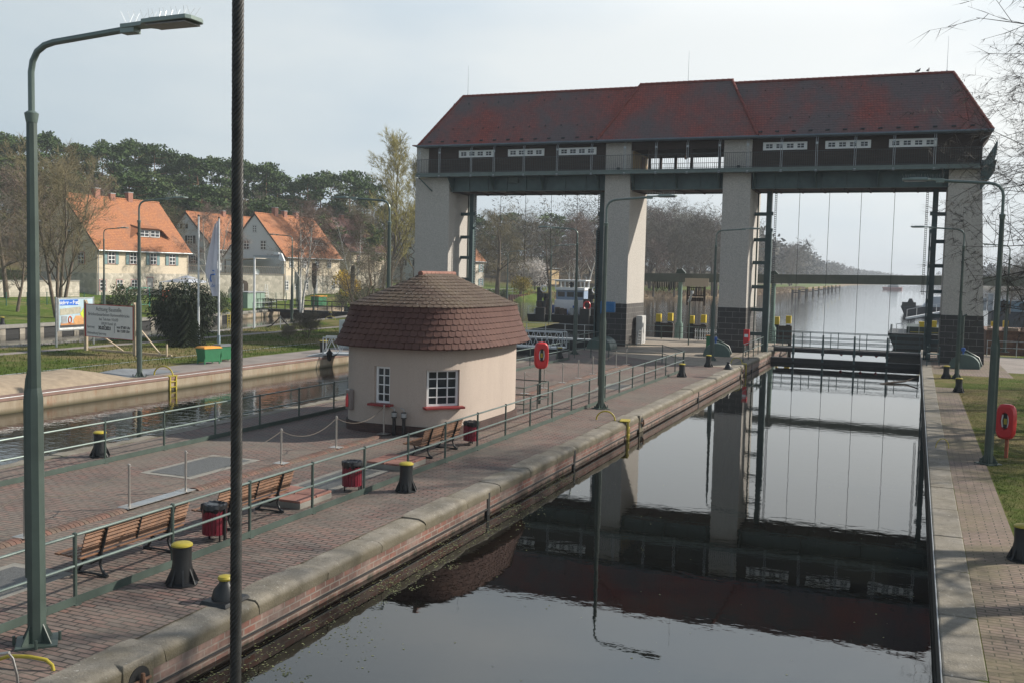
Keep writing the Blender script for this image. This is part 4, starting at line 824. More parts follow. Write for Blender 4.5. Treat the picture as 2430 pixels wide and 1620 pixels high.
rb=thing('red_cabinet','small red cabinet on the railing at the third pier','cabinet',(-10.15,66.0,0)); m=MB(); m.bb(-.18,.18,-.12,.12,.75,1.75); m.build('cabinet_body',REDP,rb,0,.015); m=MB(); m.bb(-.03,.03,-.03,.03,0,.75); m.build('cabinet_post',GREEN,rb,0); m=MB(); m.bb(-.12,.12,-.128,-.12,1.25,1.45); m.build('cabinet_label',WHITE,rb,0)
# low barrier frame by lifebuoy
fr=thing('crowd_barrier','green tubular frame behind the island railing right of the hut','barrier',(-13.6,35.0,0))
m=MB()
for a,b_ in (((-.9,-1.4),(.5,-1.4)),((.5,-1.4),(.5,1.2)),((.5,1.2),(-.9,1.2)),((-.9,-1.4),(-.9,1.2))):
    for z in (.35,.95): m.tube([(*a,z),(*b_,z)],.022,6)
for a in ((-.9,-1.4),(.5,-1.4),(.5,1.2),(-.9,1.2),(.5,0)): m.tube([(*a,0),(*a,.98)],.024,6)
m.build('frame',GREEN,fr)
# ------------------------------------------------------------------ quay ladders and hoops
def hoop(label,p,ang,R_=.34,h=.42,mat=YEL,ladder=None,stem=.026):
    t=thing('quay_ladder',label,'quay ladder',(p[0],p[1],0),ang,'yellow hooped quay ladders'); m=MB(); m.tube([(-R_,0,0)]+[(R_*-math.cos(PI*k/12),0,.02+h*math.sin(PI*k/12)) for k in range(13)]+[(R_,0,0)],stem,8); m.build('grab_hoop',mat,t)
    if ladder:
        m=MB(); x,=[ladder]
        for s_ in (-.2,.2): m.bb(x-.05,x+.02,s_-.035,s_+.035,-1.1,.03)
        for k in range(5): m.bb(x-.02,x+.02,-.2,.2,-.25-.25*k,-.21-.25*k)
        m.bb(x-.3,x+.02,-.3,.3,.012,.04); m.build('ladder',mat,t,0)
    return t
hoop('yellow hoop ladder on the nearest quay coping opposite the lifebuoy box',(-10.0,33.7),R(10),.33,.30,YEL,.83)
hoop('yellow hoop ladder on the coping near the third pier',(-9.75,60.0),R(10),.33,.35,YEL,.58)
hoop('thick yellow hoop with ladder on the far quay wall under the lamp',(-32.2,36.4),R(180),.55,.42,YEL,.6+-.03,.035).scale=(-1,1,1)
hoop('yellow hoop ladder at the striped basin wall far left',(-65.3,64),0,.5,.5,YEL,None)
hoop('yellow hoop ladder at the striped basin wall seen between flag poles and cable',(-66.1,84),0,.6,.6,YEL,.35)
hoop('thin yellow handle lying on the right bank coping',(1.0,33.5),R(20),.2,.28,YEL,None,.014)
hoop('yellow hoop near the black footbridge of the basin',(-53.5,84),R(30),.5,.35,YEL,None)
t=thing('grab_rail','thick yellow curved grab rail in the bottom left corner','grab rail',(onz(127,1590).x,onz(127,1590).y,0)); m=MB(); m.tube([(0,0,0),(-.015,-.005,.07),(-.10,-.02,.13),(-.33,-.08,.155),(-.6,-.15,.14),(-.8,-.2,.06),(-.85,-.21,0)],.024,10); m.build('rail_tube',YEL,t)
t=thing('ladder_stringer','slim grey bent ladder rail in the bottom left corner','ladder rail',(onz(45,1625).x,onz(45,1625).y,0)); m=MB()
for d in (0,.045): m.tube([(-.24+d*.5,-.04,.36),(-.15+d*.5,-.02,.385),(-.10+d*.5,-.01,.33),(-.04+d*.5,0,.12),(0+d*.5,0,-.3)],.010,6)
m.tube([(-.32,-.06,.35),(-.13,-.02,.395)],.02,8); m.build('bent_bars',STEEL,t)
# ------------------------------------------------------------------ machine housings
def housing(label,x,y,rz,L=2.6,pipe=True,ph=3.0):
    t=thing('machine_housing',label,'machine housing',(x,y,0),rz,'green rounded machine housings'); m=MB()
    prf=[(-.85,0)]+[(-.85*math.cos(PI*k/10)*(1 if k else 1),.12+.72*math.sin(PI*k/10)) for k in range(11)]+[(.85,0)]
    m.prism(prf,0,axis='X',a=-L/2,b=L/2); m.build('hood',pm('housing_green',(.075,.115,.10),.45,0,.15,2),t,.5)
    m=MB(); 
    for a in (-L/2+.05,0,L/2-.05): m.prism([(u*1.012,w_*1.012) for u,w_ in prf],0,axis='X',a=a-.025,b=a+.025)
    m.build('hood_ribs',GREEN,t,.5)
    if pipe:
        m=MB(); m.tube([(.3,-.9,.12),(.3,-.7,.62),(.25,0,1.0),(.25,.25,1.05)],.075,10); m.tube([(.25,.25,.9),(.25,.25,ph)],.085,10); m.tube([(.25,.25,ph),(.25,.05,ph+.1)],.06,8)
        for z in (1.0,1.15): m.lathe([(.13,-.03),(.13,.03)],(.25,.25,z),12)
        m.build('pipe',GREEN,t)
        m=MB(); m.tube([(-.55,.1,.85),(-.55,.1,1.25)],.05,8); m.box((-.75,.1,1.15),(.3,.2,.18)); m.build('blue_drive',BLUEP,t)
    return t
housing('green rounded machine housing with tall pipe at the second pier from the left',-20.0,66.0,R(90),1.7,False,3.2)
housing('green rounded machine housing with blue drive in front of the third pier',-11.9,65.3,R(98),1.7,True,1.3)
housing('green rounded machine housing with tall pipe before the rightmost pier',3.0,66.2,R(84),1.7,True,3.1)
t=thing('switch_box','blue tarpaulin covered box on a post at the second pier','switch box',(-20.25,67.2,0)); m=MB(); m.box((.35,0,2.85),(.8,.35,.75)); m.box((-.15,.0,2.8),(.3,.3,.9),rz=.2); m.build('blue_cover',pm('blue_tarp',(.02,.14,.34),.5,0,.2,3),t,.5,.05); m=MB(); m.bb(-.06,.06,-.06,.06,0,2.6); m.build('stand',GREEN,t)
t=thing('electrical_cabinet','pale grey electrical cabinet with louvres at the sunlit pier side','cabinet',(-18.75,71.7,0)); m=MB(); m.bb(-.25,.2,-.55,.55,.1,2.15); m.build('cabinet_body',pm('cabinet_grey',(.50,.50,.49),.5,0,.08,3),t,0,.02)
for yy in (-.38,.38):
    m=MB(); m.bb(.2,.22,yy*.7-.24,yy*.7+.24,.2,2.05); m.build('door',pm('cabinet_grey',(.5,.5,.49)),t,0); 
t=thing('ladder_cage','light grey steel steps leaning at the sunlit pier','steps',(-18.6,70.0,0)); m=MB()
for s_ in(0,.6): m.beam((.0,s_,0),(.0,s_+.5,1.2),.04,.04); m.beam((0,s_+.5,1.2),(.0,s_+.5,0),.03,.03)
for k in range(5): m.beam((0,.1+k*.1,.2+k*.22),(0,.7+k*.1,.2+k*.22),.12,.03)
m.build('frame',GALV,t,0)
t=thing('waste_bin','small dark green waste bin behind the machine housing','waste bin',(-13.2,69.8,0)); m=MB(); m.box((0,0,.5),(.55,.55,1.0)); m.build('bin_body',BGRN,t,0,.03); m=MB(); m.box((0,0,1.03),(.6,.6,.07)); m.build('lid',ORNG,t,0,.02)
def stanchion(nm,label,cat,x,y,h,top,r=.05):
    t=thing(nm,label,cat,(x,y,0)); m=MB(); m.tube([(0,0,0),(0,0,h)],r,8); m.build('stem',GREEN,t); m=MB()
    if top=='cam': m.tube([(-.12,0,h-.1),(0,0,h+.1),(.12,0,h+.55)],[.08,.1,.07],8); m.box((.15,-.05,h+.65),(.16,.4,.2)); m.build('camera_head',GALV,t)
    if top=='lamp': m.lathe([(.07,0),(.07,.12),(.03,.2)],(0,0,h),10); m.build('orange_lamp',pm('orange_lens',(.7,.15,.02),.3,0,.1,3),t)
    return t
p=onz(1640,820); 
stanchion('camera_mast','slim green mast with a camera in the tower passage','camera mast',-15.6,73.7,3.3,'cam')
stanchion('signal_stake','short dark stake with orange lamp at the island end','signal',-22.3,84,1.9,'lamp')
# ------------------------------------------------------------------ lock gate and footbridge
G_=thing('lock_gate','black lock gate with footbridge closing the right chamber','lock gate',(-4.35,71.5,ZW))
def gp(mb,name,mat,sm=0): return WP(mb.build(name,mat,None,sm),G_)
m=MB(); m.bb(-9.15,.5,70.6,71.1,-.42,-.30); m.bb(-9.15,.5,70.7,71.0,-2,-.42); gp(m,'gate_skin',BLACK)
for x in (-7.64,-5.69,-3.65,-1.57):
    m=MB(); m.bb(x-.06,x+.06,70.55,70.7,-.5,1.0); m.bb(x-.1,x+.1,70.5,70.6,-.02,.14); m.tube([(x,70.6,1.0),(x,70.6,1.35)],.06,8); gp(m,'suspension_eye',GREEN2)
m=MB(); m.bb(-9.15,.5,72.0,73.4,.22,.34); gp(m,'footbridge_deck',pm('deck_grating',(.16,.15,.145),.6,.3,.2,4))
for y in (72.0,73.4):
    m=MB(); m.bb(-9.15,.5,y-.04,y+.04,.02,.24); gp(m,'bridge_beam',BLACK)
for y in (72.0,73.4):
    for x in [-9.1+1.9*k+(.4 if y>73 else 0) for k in range(6)]:
        m=MB(); m.bb(x-.025,x+.025,y-.025,y+.025,.3,1.42); gp(m,'rail_post',GREEN2)
    for z in (1.4,1.02,.66):
        m=MB(); m.bb(-9.3,.6,y-.022,y+.022,z-.02,z+.02); gp(m,'handrail',GREEN2)
m=MB(); m.bb(-9.15,.5,71.05,71.10,.45,.50); m.bb(-9.15,.5,71.05,71.10,.86,.90); gp(m,'gate_rail',GREEN2)
for x in (-4.6,-3.3,-2.3):
    t=thing('red_float',f'small red float hanging under the footbridge, {["left","middle","right"][[-4.6,-3.3,-2.3].index(x)]} of three','float',(x,72.6,.0),0,'red floats under the footbridge'); m=MB(); m.lathe([(.02,-.12),(.11,-.05),(.12,.03),(.04,.12),(.015,.2)],(0,0,0),10); m.build('float_body',REDP,t)
for i,x in enumerate((-7.64,-5.69,-3.65,-1.57)):
    m=MB(); m.tube([(0,0,0),(0,0,9.9)],.016,5); o=m.build('lift_cable',BLACK,None); o.location=(x,70.6,1.3); tag(o,f'{ORD[i]} thin lift cable from the left above the right lock gate','cable','lift cables of the gates')
for i,x in enumerate((-30.2,-28.12,-26.01,-23.92)):
    m=MB(); m.tube([(0,0,0),(0,0,10.9)],.016,5); o=m.build('lift_cable',BLACK,None); o.location=(x,71.5,.3); tag(o,f'{ORD[i]} thin lift cable from the left above the gate behind the hut','cable','lift cables of the gates')
g2=thing('lock_gate','black gate with pale handrails closing the left chamber','lock gate',(-27,72,ZW)); m=MB(); m.bb(-33.3,-21.4,71.2,71.7,-2,.1); WP(m.build('gate_skin',BLACK,None,0),g2); m=MB()
for z in(.75,1.2): m.bb(-33.3,-21.4,73,73.04,z-.02,z+.02)
for k in range(8): m.bb(-33.2+k*1.6,-33.15+k*1.6,73,73.04,0,1.2)
m.bb(-33.3,-21.4,72.2,73.1,.05,.15); WP(m.build('handrail_frame',GALV,None,0),g2)
t=thing('drift_branch','bare drifting branch at the foot of the footbridge','branch',(-.1,60.5,ZW)); m=MB(); m.tube([(-1.5,-1.2,.0),(-.9,-.6,.06),(-.2,.2,.1),(.5,.9,.35)],[.03,.06,.05,.03],6); m.tube([(-.9,-.6,.06),(-1.3,-.2,.05)],.02,5); m.build('limb',DTIM,t)
t=thing('bridge_step','small green steel step frame at the right end of the footbridge','step frame',(1.2,66.6,0)); m=MB()
for a in ((-.35,-.4),(.35,-.4),(-.35,.4),(.35,.4)): m.bb(a[0]-.025,a[0]+.025,a[1]-.025,a[1]+.025,0,1.15)
for z in (.3,.6,1.13): m.bb(-.35,.35,-.42,-.38,z-.02,z+.02); m.bb(-.37,-.33,-.4,.4,z-.02,z+.02); m.bb(.33,.37,-.4,.4,z-.02,z+.02)
m.bb(-.33,.33,-.38,.38,.7,.74); m.build('frame',GREEN2,t,0)
# ------------------------------------------------------------------ gangways
def gangway(label,x0,y0,x1,y1,h=.95):
    d=Vector((x1-x0,y1-y0,0)); L=d.length; t=thing('gangway',label,'gangway',(x0,y0,.02),math.atan2(d.y,d.x),'white truss gangways'); LG=pm('pale_aluminium',(.50,.52,.53),.45,.3,.08,3)
    m=MB(); m.bb(0,L,-.6,.6,.10,.2); m.build('walk_deck',LG,t,0)
    m=MB(); m.prism([(-1.0,.0),(0,.22),(0,.0)],0,axis='Y',a=-.6,b=.6); m.build('end_ramp',GREYP,t,0)
    for s_ in (-.6,.6):
        m=MB(); m.beam((0,s_,h+.15),(L,s_,h+.15),.06,.07); m.beam((0,s_,.18),(L,s_,.18),.06,.08); n=max(3,int(L/.75))
        for k in range(n): a=L*k/n; b_=L*(k+1)/n; c_=(a+b_)/2; m.beam((a,s_,.18),(c_,s_,h+.15),.035,.035); m.beam((c_,s_,h+.15),(b_,s_,.18),.035,.035)
        for k in (0,L): m.beam((k,s_,.1),(k,s_,h+.15),.05,.05)
        m.build('side_truss',LG,t,0)
    return t
gangway('pale aluminium truss gangway leaving the far quay left of the hut',-31.9,49.5,-27.2,51.6)
gangway('pale aluminium truss gangway right of the hut in front of the dark basin',-29.5,62.0,-21.6,62.6,1.05)
t=thing('quay_bin','dark bin with yellow rim beside the left gangway','bin',(-33.2,51.4,0)); m=MB(); m.lathe([(.2,0),(.24,.7)],(0,0,0),14); m.build('bin_body',RUBB,t); m=MB(); m.lathe([(.25,.7),(.25,.74)],(0,0,0),14); m.build('rim',YEL,t)
t=thing('control_cabinet','pale grey cabinet standing behind the left gangway','cabinet',(-33.8,55.5,0)); m=MB(); m.bb(-.7,.7,-.3,.3,0,1.8); m.build('cabinet_body',pm('pale_blue_grey',(.42,.46,.47),.5,0,.1,3),t,0,.03); m=MB(); m.bb(-.01,.01,-.31,-.29,.1,1.7); m.build('door_gap',RUBB,t,0)
# ------------------------------------------------------------------ cable beam and dolphins
BT=thing('cable_beam','long grey green beam on posts spanning the whole harbour behind the tower','beam bridge',(-18.2,82,0))
pa=ony(1530,653,82); pb=ony(2430,664,82)
m=MB(); e=Vector((pb.x+14,82,pb.z+.25)); m.beam(pa+Vector((0,0,-.2)),e+Vector((0,0,-.2)),.45,.72); WP(m.build('beam',pm('beam_green',(.12,.135,.115),.6,0,.2,1),None,0,.02),BT)
for x in (-18.2,-10.62):
    m=MB(); m.tube([(x,82,-3),(x,82,1.2)],.34,12); m.tube([(x,82,1.2),(x,82,5.2)],[.2,.17],12); m.lathe([(.26,0),(.26,.12)],(x,82,1.2),12); WP(m.build('post',pm('pale_green_steel',(.17,.25,.21),.45,0,.15,2),None),BT)
    m=MB(); m.prism([(x-.45,5.1),(x-.3,5.65),(x+.1,5.75),(x+.4,5.45),(x+.45,5.1)],0,axis='Y',a=81.8,b=82.2); WP(m.build('cap',GREEN,None,0),BT)
m=MB()
for k in range(16):
    x=-20.6+k*.15; h=.7+.35*random.Random(k).random(); m.tube([(x,82,4.9),(x+.02,82.1,4.9-h),(x+.08,82.12,4.8-h),(x+.12,82.1,4.9-h*.9),(x+.14,82,4.9)],.025,5)
WP(m.build('hanging_hose',BLACK,None),BT)
HT=thing('hanging_rack','brown timber rack hanging below a beige panel under the beam','timber rack',(-16.65,81,0))
m=MB(); m.bb(-17.6,-15.65,80.95,81.0,4.3,4.98); WP(m.build('beige_panel',pm('beige_panel',(.50,.42,.32),.7,0,.06,2),None,0),HT)
m=MB()
for x in (-17.35,-15.95): m.bb(x-.07,x+.07,80.9,81.05,2.75,4.3)
for k in range(9): m.bb(-17.2+k*.14,-17.13+k*.14,80.93,81,3.6,4.25)
m.bb(-17.35,-15.95,80.9,81,4.18,4.26); m.bb(-17.35,-15.95,80.9,81,3.5,3.6); 
for k in range(9): m.bb(-17.2+k*.14,-17.1+k*.14,80.6,81,3.15,3.4)
m.bb(-17.35,-15.95,80.85,81,3.1,3.2); WP(m.build('timber_lattice',DTIM,None,0),HT)
def dolphin(label,x,y,n=2):
    t=thing('mooring_dolphin',label,'mooring dolphin',(x,y,ZW),0,'mooring dolphins with yellow tops')
    for k in range(n):
        a=(k-(n-1)/2)*1.0; m=MB(); m.bb(a-.2,a+.2,-.2+.3*(k%2),.2+.3*(k%2),-2,1.6); m.build('black_pile',BLACK,t,0)
        m=MB(); m.bb(a-.22,a+.22,-.22+.3*(k%2),.22+.3*(k%2),1.6+.1*k,2.3+.1*k); m.build('yellow_top',pm('yellow_sheet',(.62,.44,.02),.5,0,.1,20),t,0,.01)
    m=MB(); m.bb(-n*.42,n*.42,-.1,.25,-1.0,1.5); m.build('fender_beam',DTIM,t,0); return t
D0=dolphin('mooring dolphin with yellow top just right of the sunlit pier',-20.9,88)
for x,y,l in [(-17.7,87,'mooring dolphin with yellow top beside the beam post and hanging rack'),(-11.0,92,'mooring dolphin with yellow top right of the third pier behind the footbridge'),(-44.9,96,'mooring dolphin with yellow top left of the tug'),(-62.5,110,'mooring dolphin with yellow top beyond the black footbridge'),(-59.5,109,'second yellow dolphin beyond the black footbridge, nearer the tug'),(7.2,100,'mooring dolphin with yellow top right of the last pier'),(9.6,96,'mooring dolphin with yellow top right of the tallest right bank lamp'),(1.1,93,'mooring dolphin with yellow top at the gap left of the last pier')]: dup(D0,(x,y,ZW),0,l)
def fardol(x,y,l,prev=[None]):
    if prev[0] is None:
        t=thing('river_dolphin',l,'river dolphin',(x,y,ZW),0,'row of small dolphins along the far river bank')
        m=MB()
        for s_ in (-1.0,1.0): m.bb(s_-.3,s_+.3,-.3,.3,-1,2.2)
        m.bb(-1.3,1.3,-.3,.3,1.1,1.5); m.bb(-1.3,1.3,-.3,.3,1.85,2.05); m.build('piles',DTIM,t,0)
        m=MB(); m.bb(-1.35,-.65,-.32,.32,2.2,2.6); m.bb(.65,1.35,-.32,.32,2.2,2.6); m.build('yellow_tops',YEL,t,0); prev[0]=t
    else: dup(prev[0],(x,y,ZW),0,l)
for i,(px,py) in enumerate([(1888,704),(1905,702),(1922,700),(1936,697.5),(1949,695.5),(1961,693.5),(1970,692),(1978,690.5),(1988,689)]):
    q=onz(px,py,ZW); fardol(q.x,q.y,f'{ORD[i]} small river dolphin from the left along the far bank')
# guard piles in front of the tug
for i,(px,pb_,pt_) in enumerate([(1280,768,717),(1301,770,709),(1390,772,710),(1410,774,720)]):
    q=onz(px,pb_,ZW); m=MB(); h=(pb_-pt_)/CF*((q-Vector((0,0,CH))).dot(CW)); m.tube([(0,0,-2),(0,0,h)],[.42,.38],12); o=m.build('timber_pile',DTIM,None); o.location=(q.x,q.y,ZW); tag(o,f'{ORD[i]} dark timber pile from the left in front of the tug','pile','dark piles in front of the tug')
# life ring cord
t=thing('hanging_hook','white counterweight hook on a chain in the left gate opening','hook',(-27.4,66,0)); m=MB(); m.tube([(0,0,1.6),(0,0,2.4)],.05,6); m.lathe([(.03,0),(.1,.1),(.1,.5),(.03,.6)],(0,0,.9),8); m.build('hook_body',GALV,t)
# pigeons on the ridge
for i,x in enumerate((-.55,.05)):
    t=thing('pigeon',['left pigeon sitting on the tower ridge','right pigeon sitting on the tower ridge'][i],'bird',(x,71.3,18.83),R(20+40*i),'pigeons on the tower ridge')
    m=MB(); m.tube([(-.2,0,.05),(-.12,0,.09),(0,0,.13),(.09,0,.17),(.12,0,.23),(.13,0,.28),(.18,0,.27)],[.012,.04,.075,.065,.035,.038,.008],8); m.tube([(0,.02,0),(0,.02,.1)],.008,4); m.tube([(0,-.02,0),(0,-.02,.1)],.008,4); m.build('body',pm('pigeon_grey',(.05,.05,.055),.7),t,1)
def zt(x,y):
    s=xleft(y)-x
    return hl(s,y) if s>0 else 0
# ------------------------------------------------------------------ houses
def mk_house(label,X,Y0,Y1,zg,ze,zr,D,wall,base,roof,fw,gw,chim,dorm=None,basez=None,shut=None,trim=None,cat='house',xl=None):
    t=thing('house',label,cat,(X,Y0,zg)); L=Y1-Y0; E=ze-zg; Rz=zr-zg; bz=(basez-zg) if basez else 0; xr=-D/2; xb=-D if xl is None else xl-X
    er=Rz-E; lz=E if xl is None else Rz-er*(abs(xb-xr)/(D/2))
    m=MB(); m.prism([(0,bz),(0,E),(xr,Rz-.1),(xb,lz),(xb,bz)],0,axis='Y',a=0,b=L); m.build('wall',wall,t,0)
    if bz: m=MB(); m.prism([(.06,-1.5),(.06,bz),(xb-.05,bz),(xb-.05,-1.5)],0,axis='Y',a=-.05,b=L+.05); m.build('stone_basement',base,t,0)
    m=MB(); ov=.45
    dx=ov; dz=ov*(er/(D/2)); th=.16
    m.prism([(xr,Rz+th),(dx,E-dz+th),(dx,E-dz),(xr,Rz-.02)],0,axis='Y',a=-.18,b=L+.18)
    m.prism([(xr,Rz+th),(xr,Rz-.02),(xb-dx,lz-dz),(xb-dx,lz-dz+th)],0,axis='Y',a=-.18,b=L+.18); rf=m.build('roof',roof,t,0)
    m=MB(); m.tube([(dx+.06,-.2,E-dz+.05),(dx+.06,L+.2,E-dz+.05)],.09,8); m.tube([(.12,L-.12,E-.3),(.12,L-.12,-.2)],.05,6); m.tube([(.12,.12,E-.3),(.12,.12,-.2)],.05,6); m.build('gutter',GALV,t)
    m=MB(); n=int(L/.4)
    for i in range(n): m.tube([(xr,-.18+i*(L+.36)/n,Rz+th),(xr,-.18+(i+1.1)*(L+.36)/n,Rz+th)],[.13,.1],6)
    m.build('ridge_tiles',roof,t)
    m=MB(); m.prism([(xr,Rz+th+.01),(dx,E-dz+th),(dx,E-dz-.06),(xr,Rz-.14)],0,axis='Y',a=-.24,b=-.18); m.prism([(xr,Rz+th+.01),(xr,Rz-.14),(xb-dx,lz-dz-.06),(xb-dx,lz-dz+th)],0,axis='Y',a=-.24,b=-.18); m.build('verge_board',DTIM,t,0)
    def window(c,w,h,ax,bars=(2,3),door=False):
        # ax 'F' facade (+x) c=(y,z) ; 'G' gable (-y) c=(x,z)
        u,z=c; z-=zg
        def B(du,dz,su,sz,d0,d1):
            q=MB()
            if ax=='F': q.bb(d0,d1,u-Y0+du-su/2,u-Y0+du+su/2,z+dz-sz/2,z+dz+sz/2)
            else: q.bb(u-X+du-su/2,u-X+du+su/2,-d1,-d0,z+dz-sz/2,z+dz+sz/2)
            return q
        q=B(0,0,w+.16,h+.16,0,.08); wf=q.build('door' if door else 'window',(trim or GREYP) ,t,0)
        q=B(0,0,w,h,.07,.10) if not door else B(0,0,w,h,.07,.10); q.build('frame',WHITE if not door else pm('door_grey',(.3,.3,.3)),wf,0)
        if not door:
            q=MB(); cw=w/bars[0]; chh=h/bars[1]
            for i in range(bars[0]):
                for j in range(bars[1]):
                    r_=B(-w/2+cw*(i+.5),-h/2+chh*(j+.5),cw-.10,chh-.08,.09,.106); q.add(r_.v,r_.f)
            q.build('pane',GLASS,wf,0)
            if shut and ax=='F' and z>bz:
                for s_ in(-1,1): B(s_*(w/2+.36),-.02,.52,h+.12,.02,.09).build('shutter',shut,wf,0)
            if shut is not None and ax=='G' and trim is None:
                for s_ in(-1,1): B(s_*(w/2+.30),0,.42,h,.02,.08).build('shutter',shut,wf,0)
    for c,w,h,*r in fw: window(c,w,h,'F',r[0] if r and r[0]!='door' else (2,3),bool(r) and r[0]=='door')
    for c,w,h in gw: window(c,w,h,'G')
    for y,hh in chim:
        m=MB(); hh*=.72; m.bb(xr-.3,xr+.3,y-Y0-.4,y-Y0+.4,Rz-.8,Rz+hh); ch=m.build('chimney',pm('chimney_brick',(.28,.13,.09),.85,0,.3,6),rf,0)
        m=MB(); m.bb(xr-.34,xr+.34,y-Y0-.44,y-Y0+.44,Rz+hh,Rz+hh+.08); m.build('chimney_cap',GREYP,rf,0)
    if dorm:
        ya,yb,z0,z1=dorm; ya-=Y0;yb-=Y0;z0-=zg;z1-=zg; k=(D/2)/er; xf=-(z0-E)*k+.1; xt=-(z1-E)*k
        m=MB(); m.prism([(xf+.02,z0),(xf+.02,z1),(xt-.6,z1),(xt-.6,z0)],0,axis='Y',a=ya,b=yb); dd=m.build('dormer',DTIM,t,0)
        m=MB(); vs=[(xf+.35,ya-1.6,z0-.15),(xf+.35,ya,z1-.0),(xf+.35,yb,z1-.0),(xf+.35,yb+1.6,z0-.15)]; up=[(xt-1.9,ya-.3,z1+1.3*er/(D/2)*.55),(xt-1.9,yb+.3,z1+1.3*er/(D/2)*.55)]
        m.quad(vs[0],vs[1],up[0]); m.quad(vs[1],vs[2],up[1],up[0]); m.quad(vs[2],vs[3],up[1]); 
        m.quad(*[(x,y,z+.12) for x,y,z in (vs[1],vs[2],up[1],up[0])]); m.build('dormer_roof',roof,dd,0)
        nW=2; 
        for i in range(nW):
            yc=ya+(yb-ya)*(i+.5)/nW; q=MB(); q.bb(xf+.02,xf+.07,yc-.8,yc+.8,z0+.08,z1-.08); wf=q.build('window',WHITE,dd,0)
            q=MB()
            for a in range(2):
                for b_ in range(2): q.bb(xf+.065,xf+.08,yc-.72+a*.76,yc-.72+a*.76+.66,z0+.16+b_*(z1-z0-.25)/2,z0+.1+(b_+1)*(z1-z0-.25)/2)
            q.build('pane',GLASS,wf,0)
    return t
CREAM=render_mat('cream_render',(.50,.43,.33),18,.3,.2); GREYR=render_mat('grey_render',(.47,.49,.50),18,.3,.1)
SHB=pm('blue_green_shutter',(.15,.24,.25),.6,0,.1,3); REDT=pm('red_brick_trim',(.27,.09,.07),.8,0,.2,6)
X1=-87.9; fY=lambda px,py,X: onx(px,py,X).y; fZ=lambda px,py,X: onx(px,py,X).z
fw=[((fY(px,615,X1),5.72),1.05,1.35) for px in (263.5,315,362.5,407.6)]+[((fY(px,680,X1),2.5),.95,1.25) for px in (243,283,317.6)]+[((fY(355,685,X1),2.4),1.0,2.0,'door')]
mk_house('first house from the left, cream walls and bright orange roof with blue shutters',X1,88.4,104,1.3,7.0,13.0,10,CREAM,RUBBLE,HROOF,fw,[((-90.2,5.6),.9,1.3),((-91.8,8.6),.8,1.2),((-95,8.6),.8,1.2)],[(fY(227.7,470,X1-5),1.5),(fY(264,475,X1-5),.9),(fY(306,480,X1-5),1.4)],(fY(300,557,X1-3),fY(350,557,X1-3),8.35,9.35),3.9,SHB,REDT)
X3=-82.5
fw=[((fY(px,625,X3),5.75),.85,1.25) for px in (691.4,722,751.6,780.6)]+[((fY(px,680,X3),2.5),.8,1.2) for px in (679,702.7,726,789.8)]+[((fY(747.7,685,X3),2.3),.9,2.0,'door')]
mk_house('orange roofed house with a grey gable, right of the thick cable',X3,117.5,132,1.2,6.85,12.55,10,CREAM,RUBBLE,HROOF,fw,[((-87.5,10.4),.6,.9),((-88.9,8.1),.9,1.25),((-86,8.1),.9,1.25)],[(fY(652.5,500,X3-5),1.6),(fY(674,510,X3-5),1.1),(fY(701.8,515,X3-5),1.1)],(fY(718,580,X3-3),fY(740,580,X3-3),8.3,9.2),3.9,None,None,xl=-93.3)
o_=[o for o in bpy.data.objects if o.get('label','').startswith('orange roofed house with a grey')][0]
# grey gable skin on its left end
m=MB(); m.prism([(.02,2.9),(.02,5.62),(-5,11.2),(-10.8,5.1),(-10.8,2.9)],0,axis='Y',a=-.06,b=-.0); m.build('grey_gable',GREYR,o_,0)
X2=-98
mk_house('grey gabled house with dark shutters behind the flag poles',X2,121.4,139,3.0,7.8,13.0,10,GREYR,RUBBLE,HROOF,[((fY(527,604,X2),6.6),.9,1.3),((fY(545,604,X2),6.6),.9,1.3)],[((-104.4,10.9),.45,.7),((-103.4,10.9),.45,.7),((-105.2,8.9),.9,1.2),((-102.2,8.9),.9,1.2),((-101.6,5.9),.9,1.2)],[(130,1.0)],(fY(528,568,X2-3),fY(550,568,X2-3),9.0,10.0),None,pm('dark_shutter',(.03,.035,.035),.6))
mk_house('brown roofed house hidden by bare trees left of the leftmost pier',-93,152,165,2.6,8.4,14.0,11,CREAM,RUBBLE,OROOF,[((155,6.8),1,1.3),((160,6.8),1,1.3)],[((-98.5,9.4),.9,1.2)],[(158,1.2)],(156,160,9.6,10.6),4.5,None,REDT)
q=at(985,600,215); mk_house('grey gabled house half hidden behind the leftmost pier',q.x+6,q.y,q.y+14,2.5,8.6,15.0,12,GREYR,RUBBLE,OROOF,[],[((q.x-2,10.2),1,1.3),((q.x+1,10.2),1,1.3),((q.x-3,6.6),1,1.3),((q.x+.5,6.6),1,1.3)],[],None,None,pm('dark_shutter',(.03,.035,.035)))
q=at(1150,690,196); mk_house('small stone house with orange roof just right of the leftmost pier',-80.0,170,181.5,2.0,7.4,12.5,9,RUBBLE,RUBBLE,HROOF,[((180,5.7),.9,1.4),((175,5.7),.9,1.4),((180,3),.9,1.2)],[((-82.5,5.6),.9,1.3)],[],None,None,SHB,None)
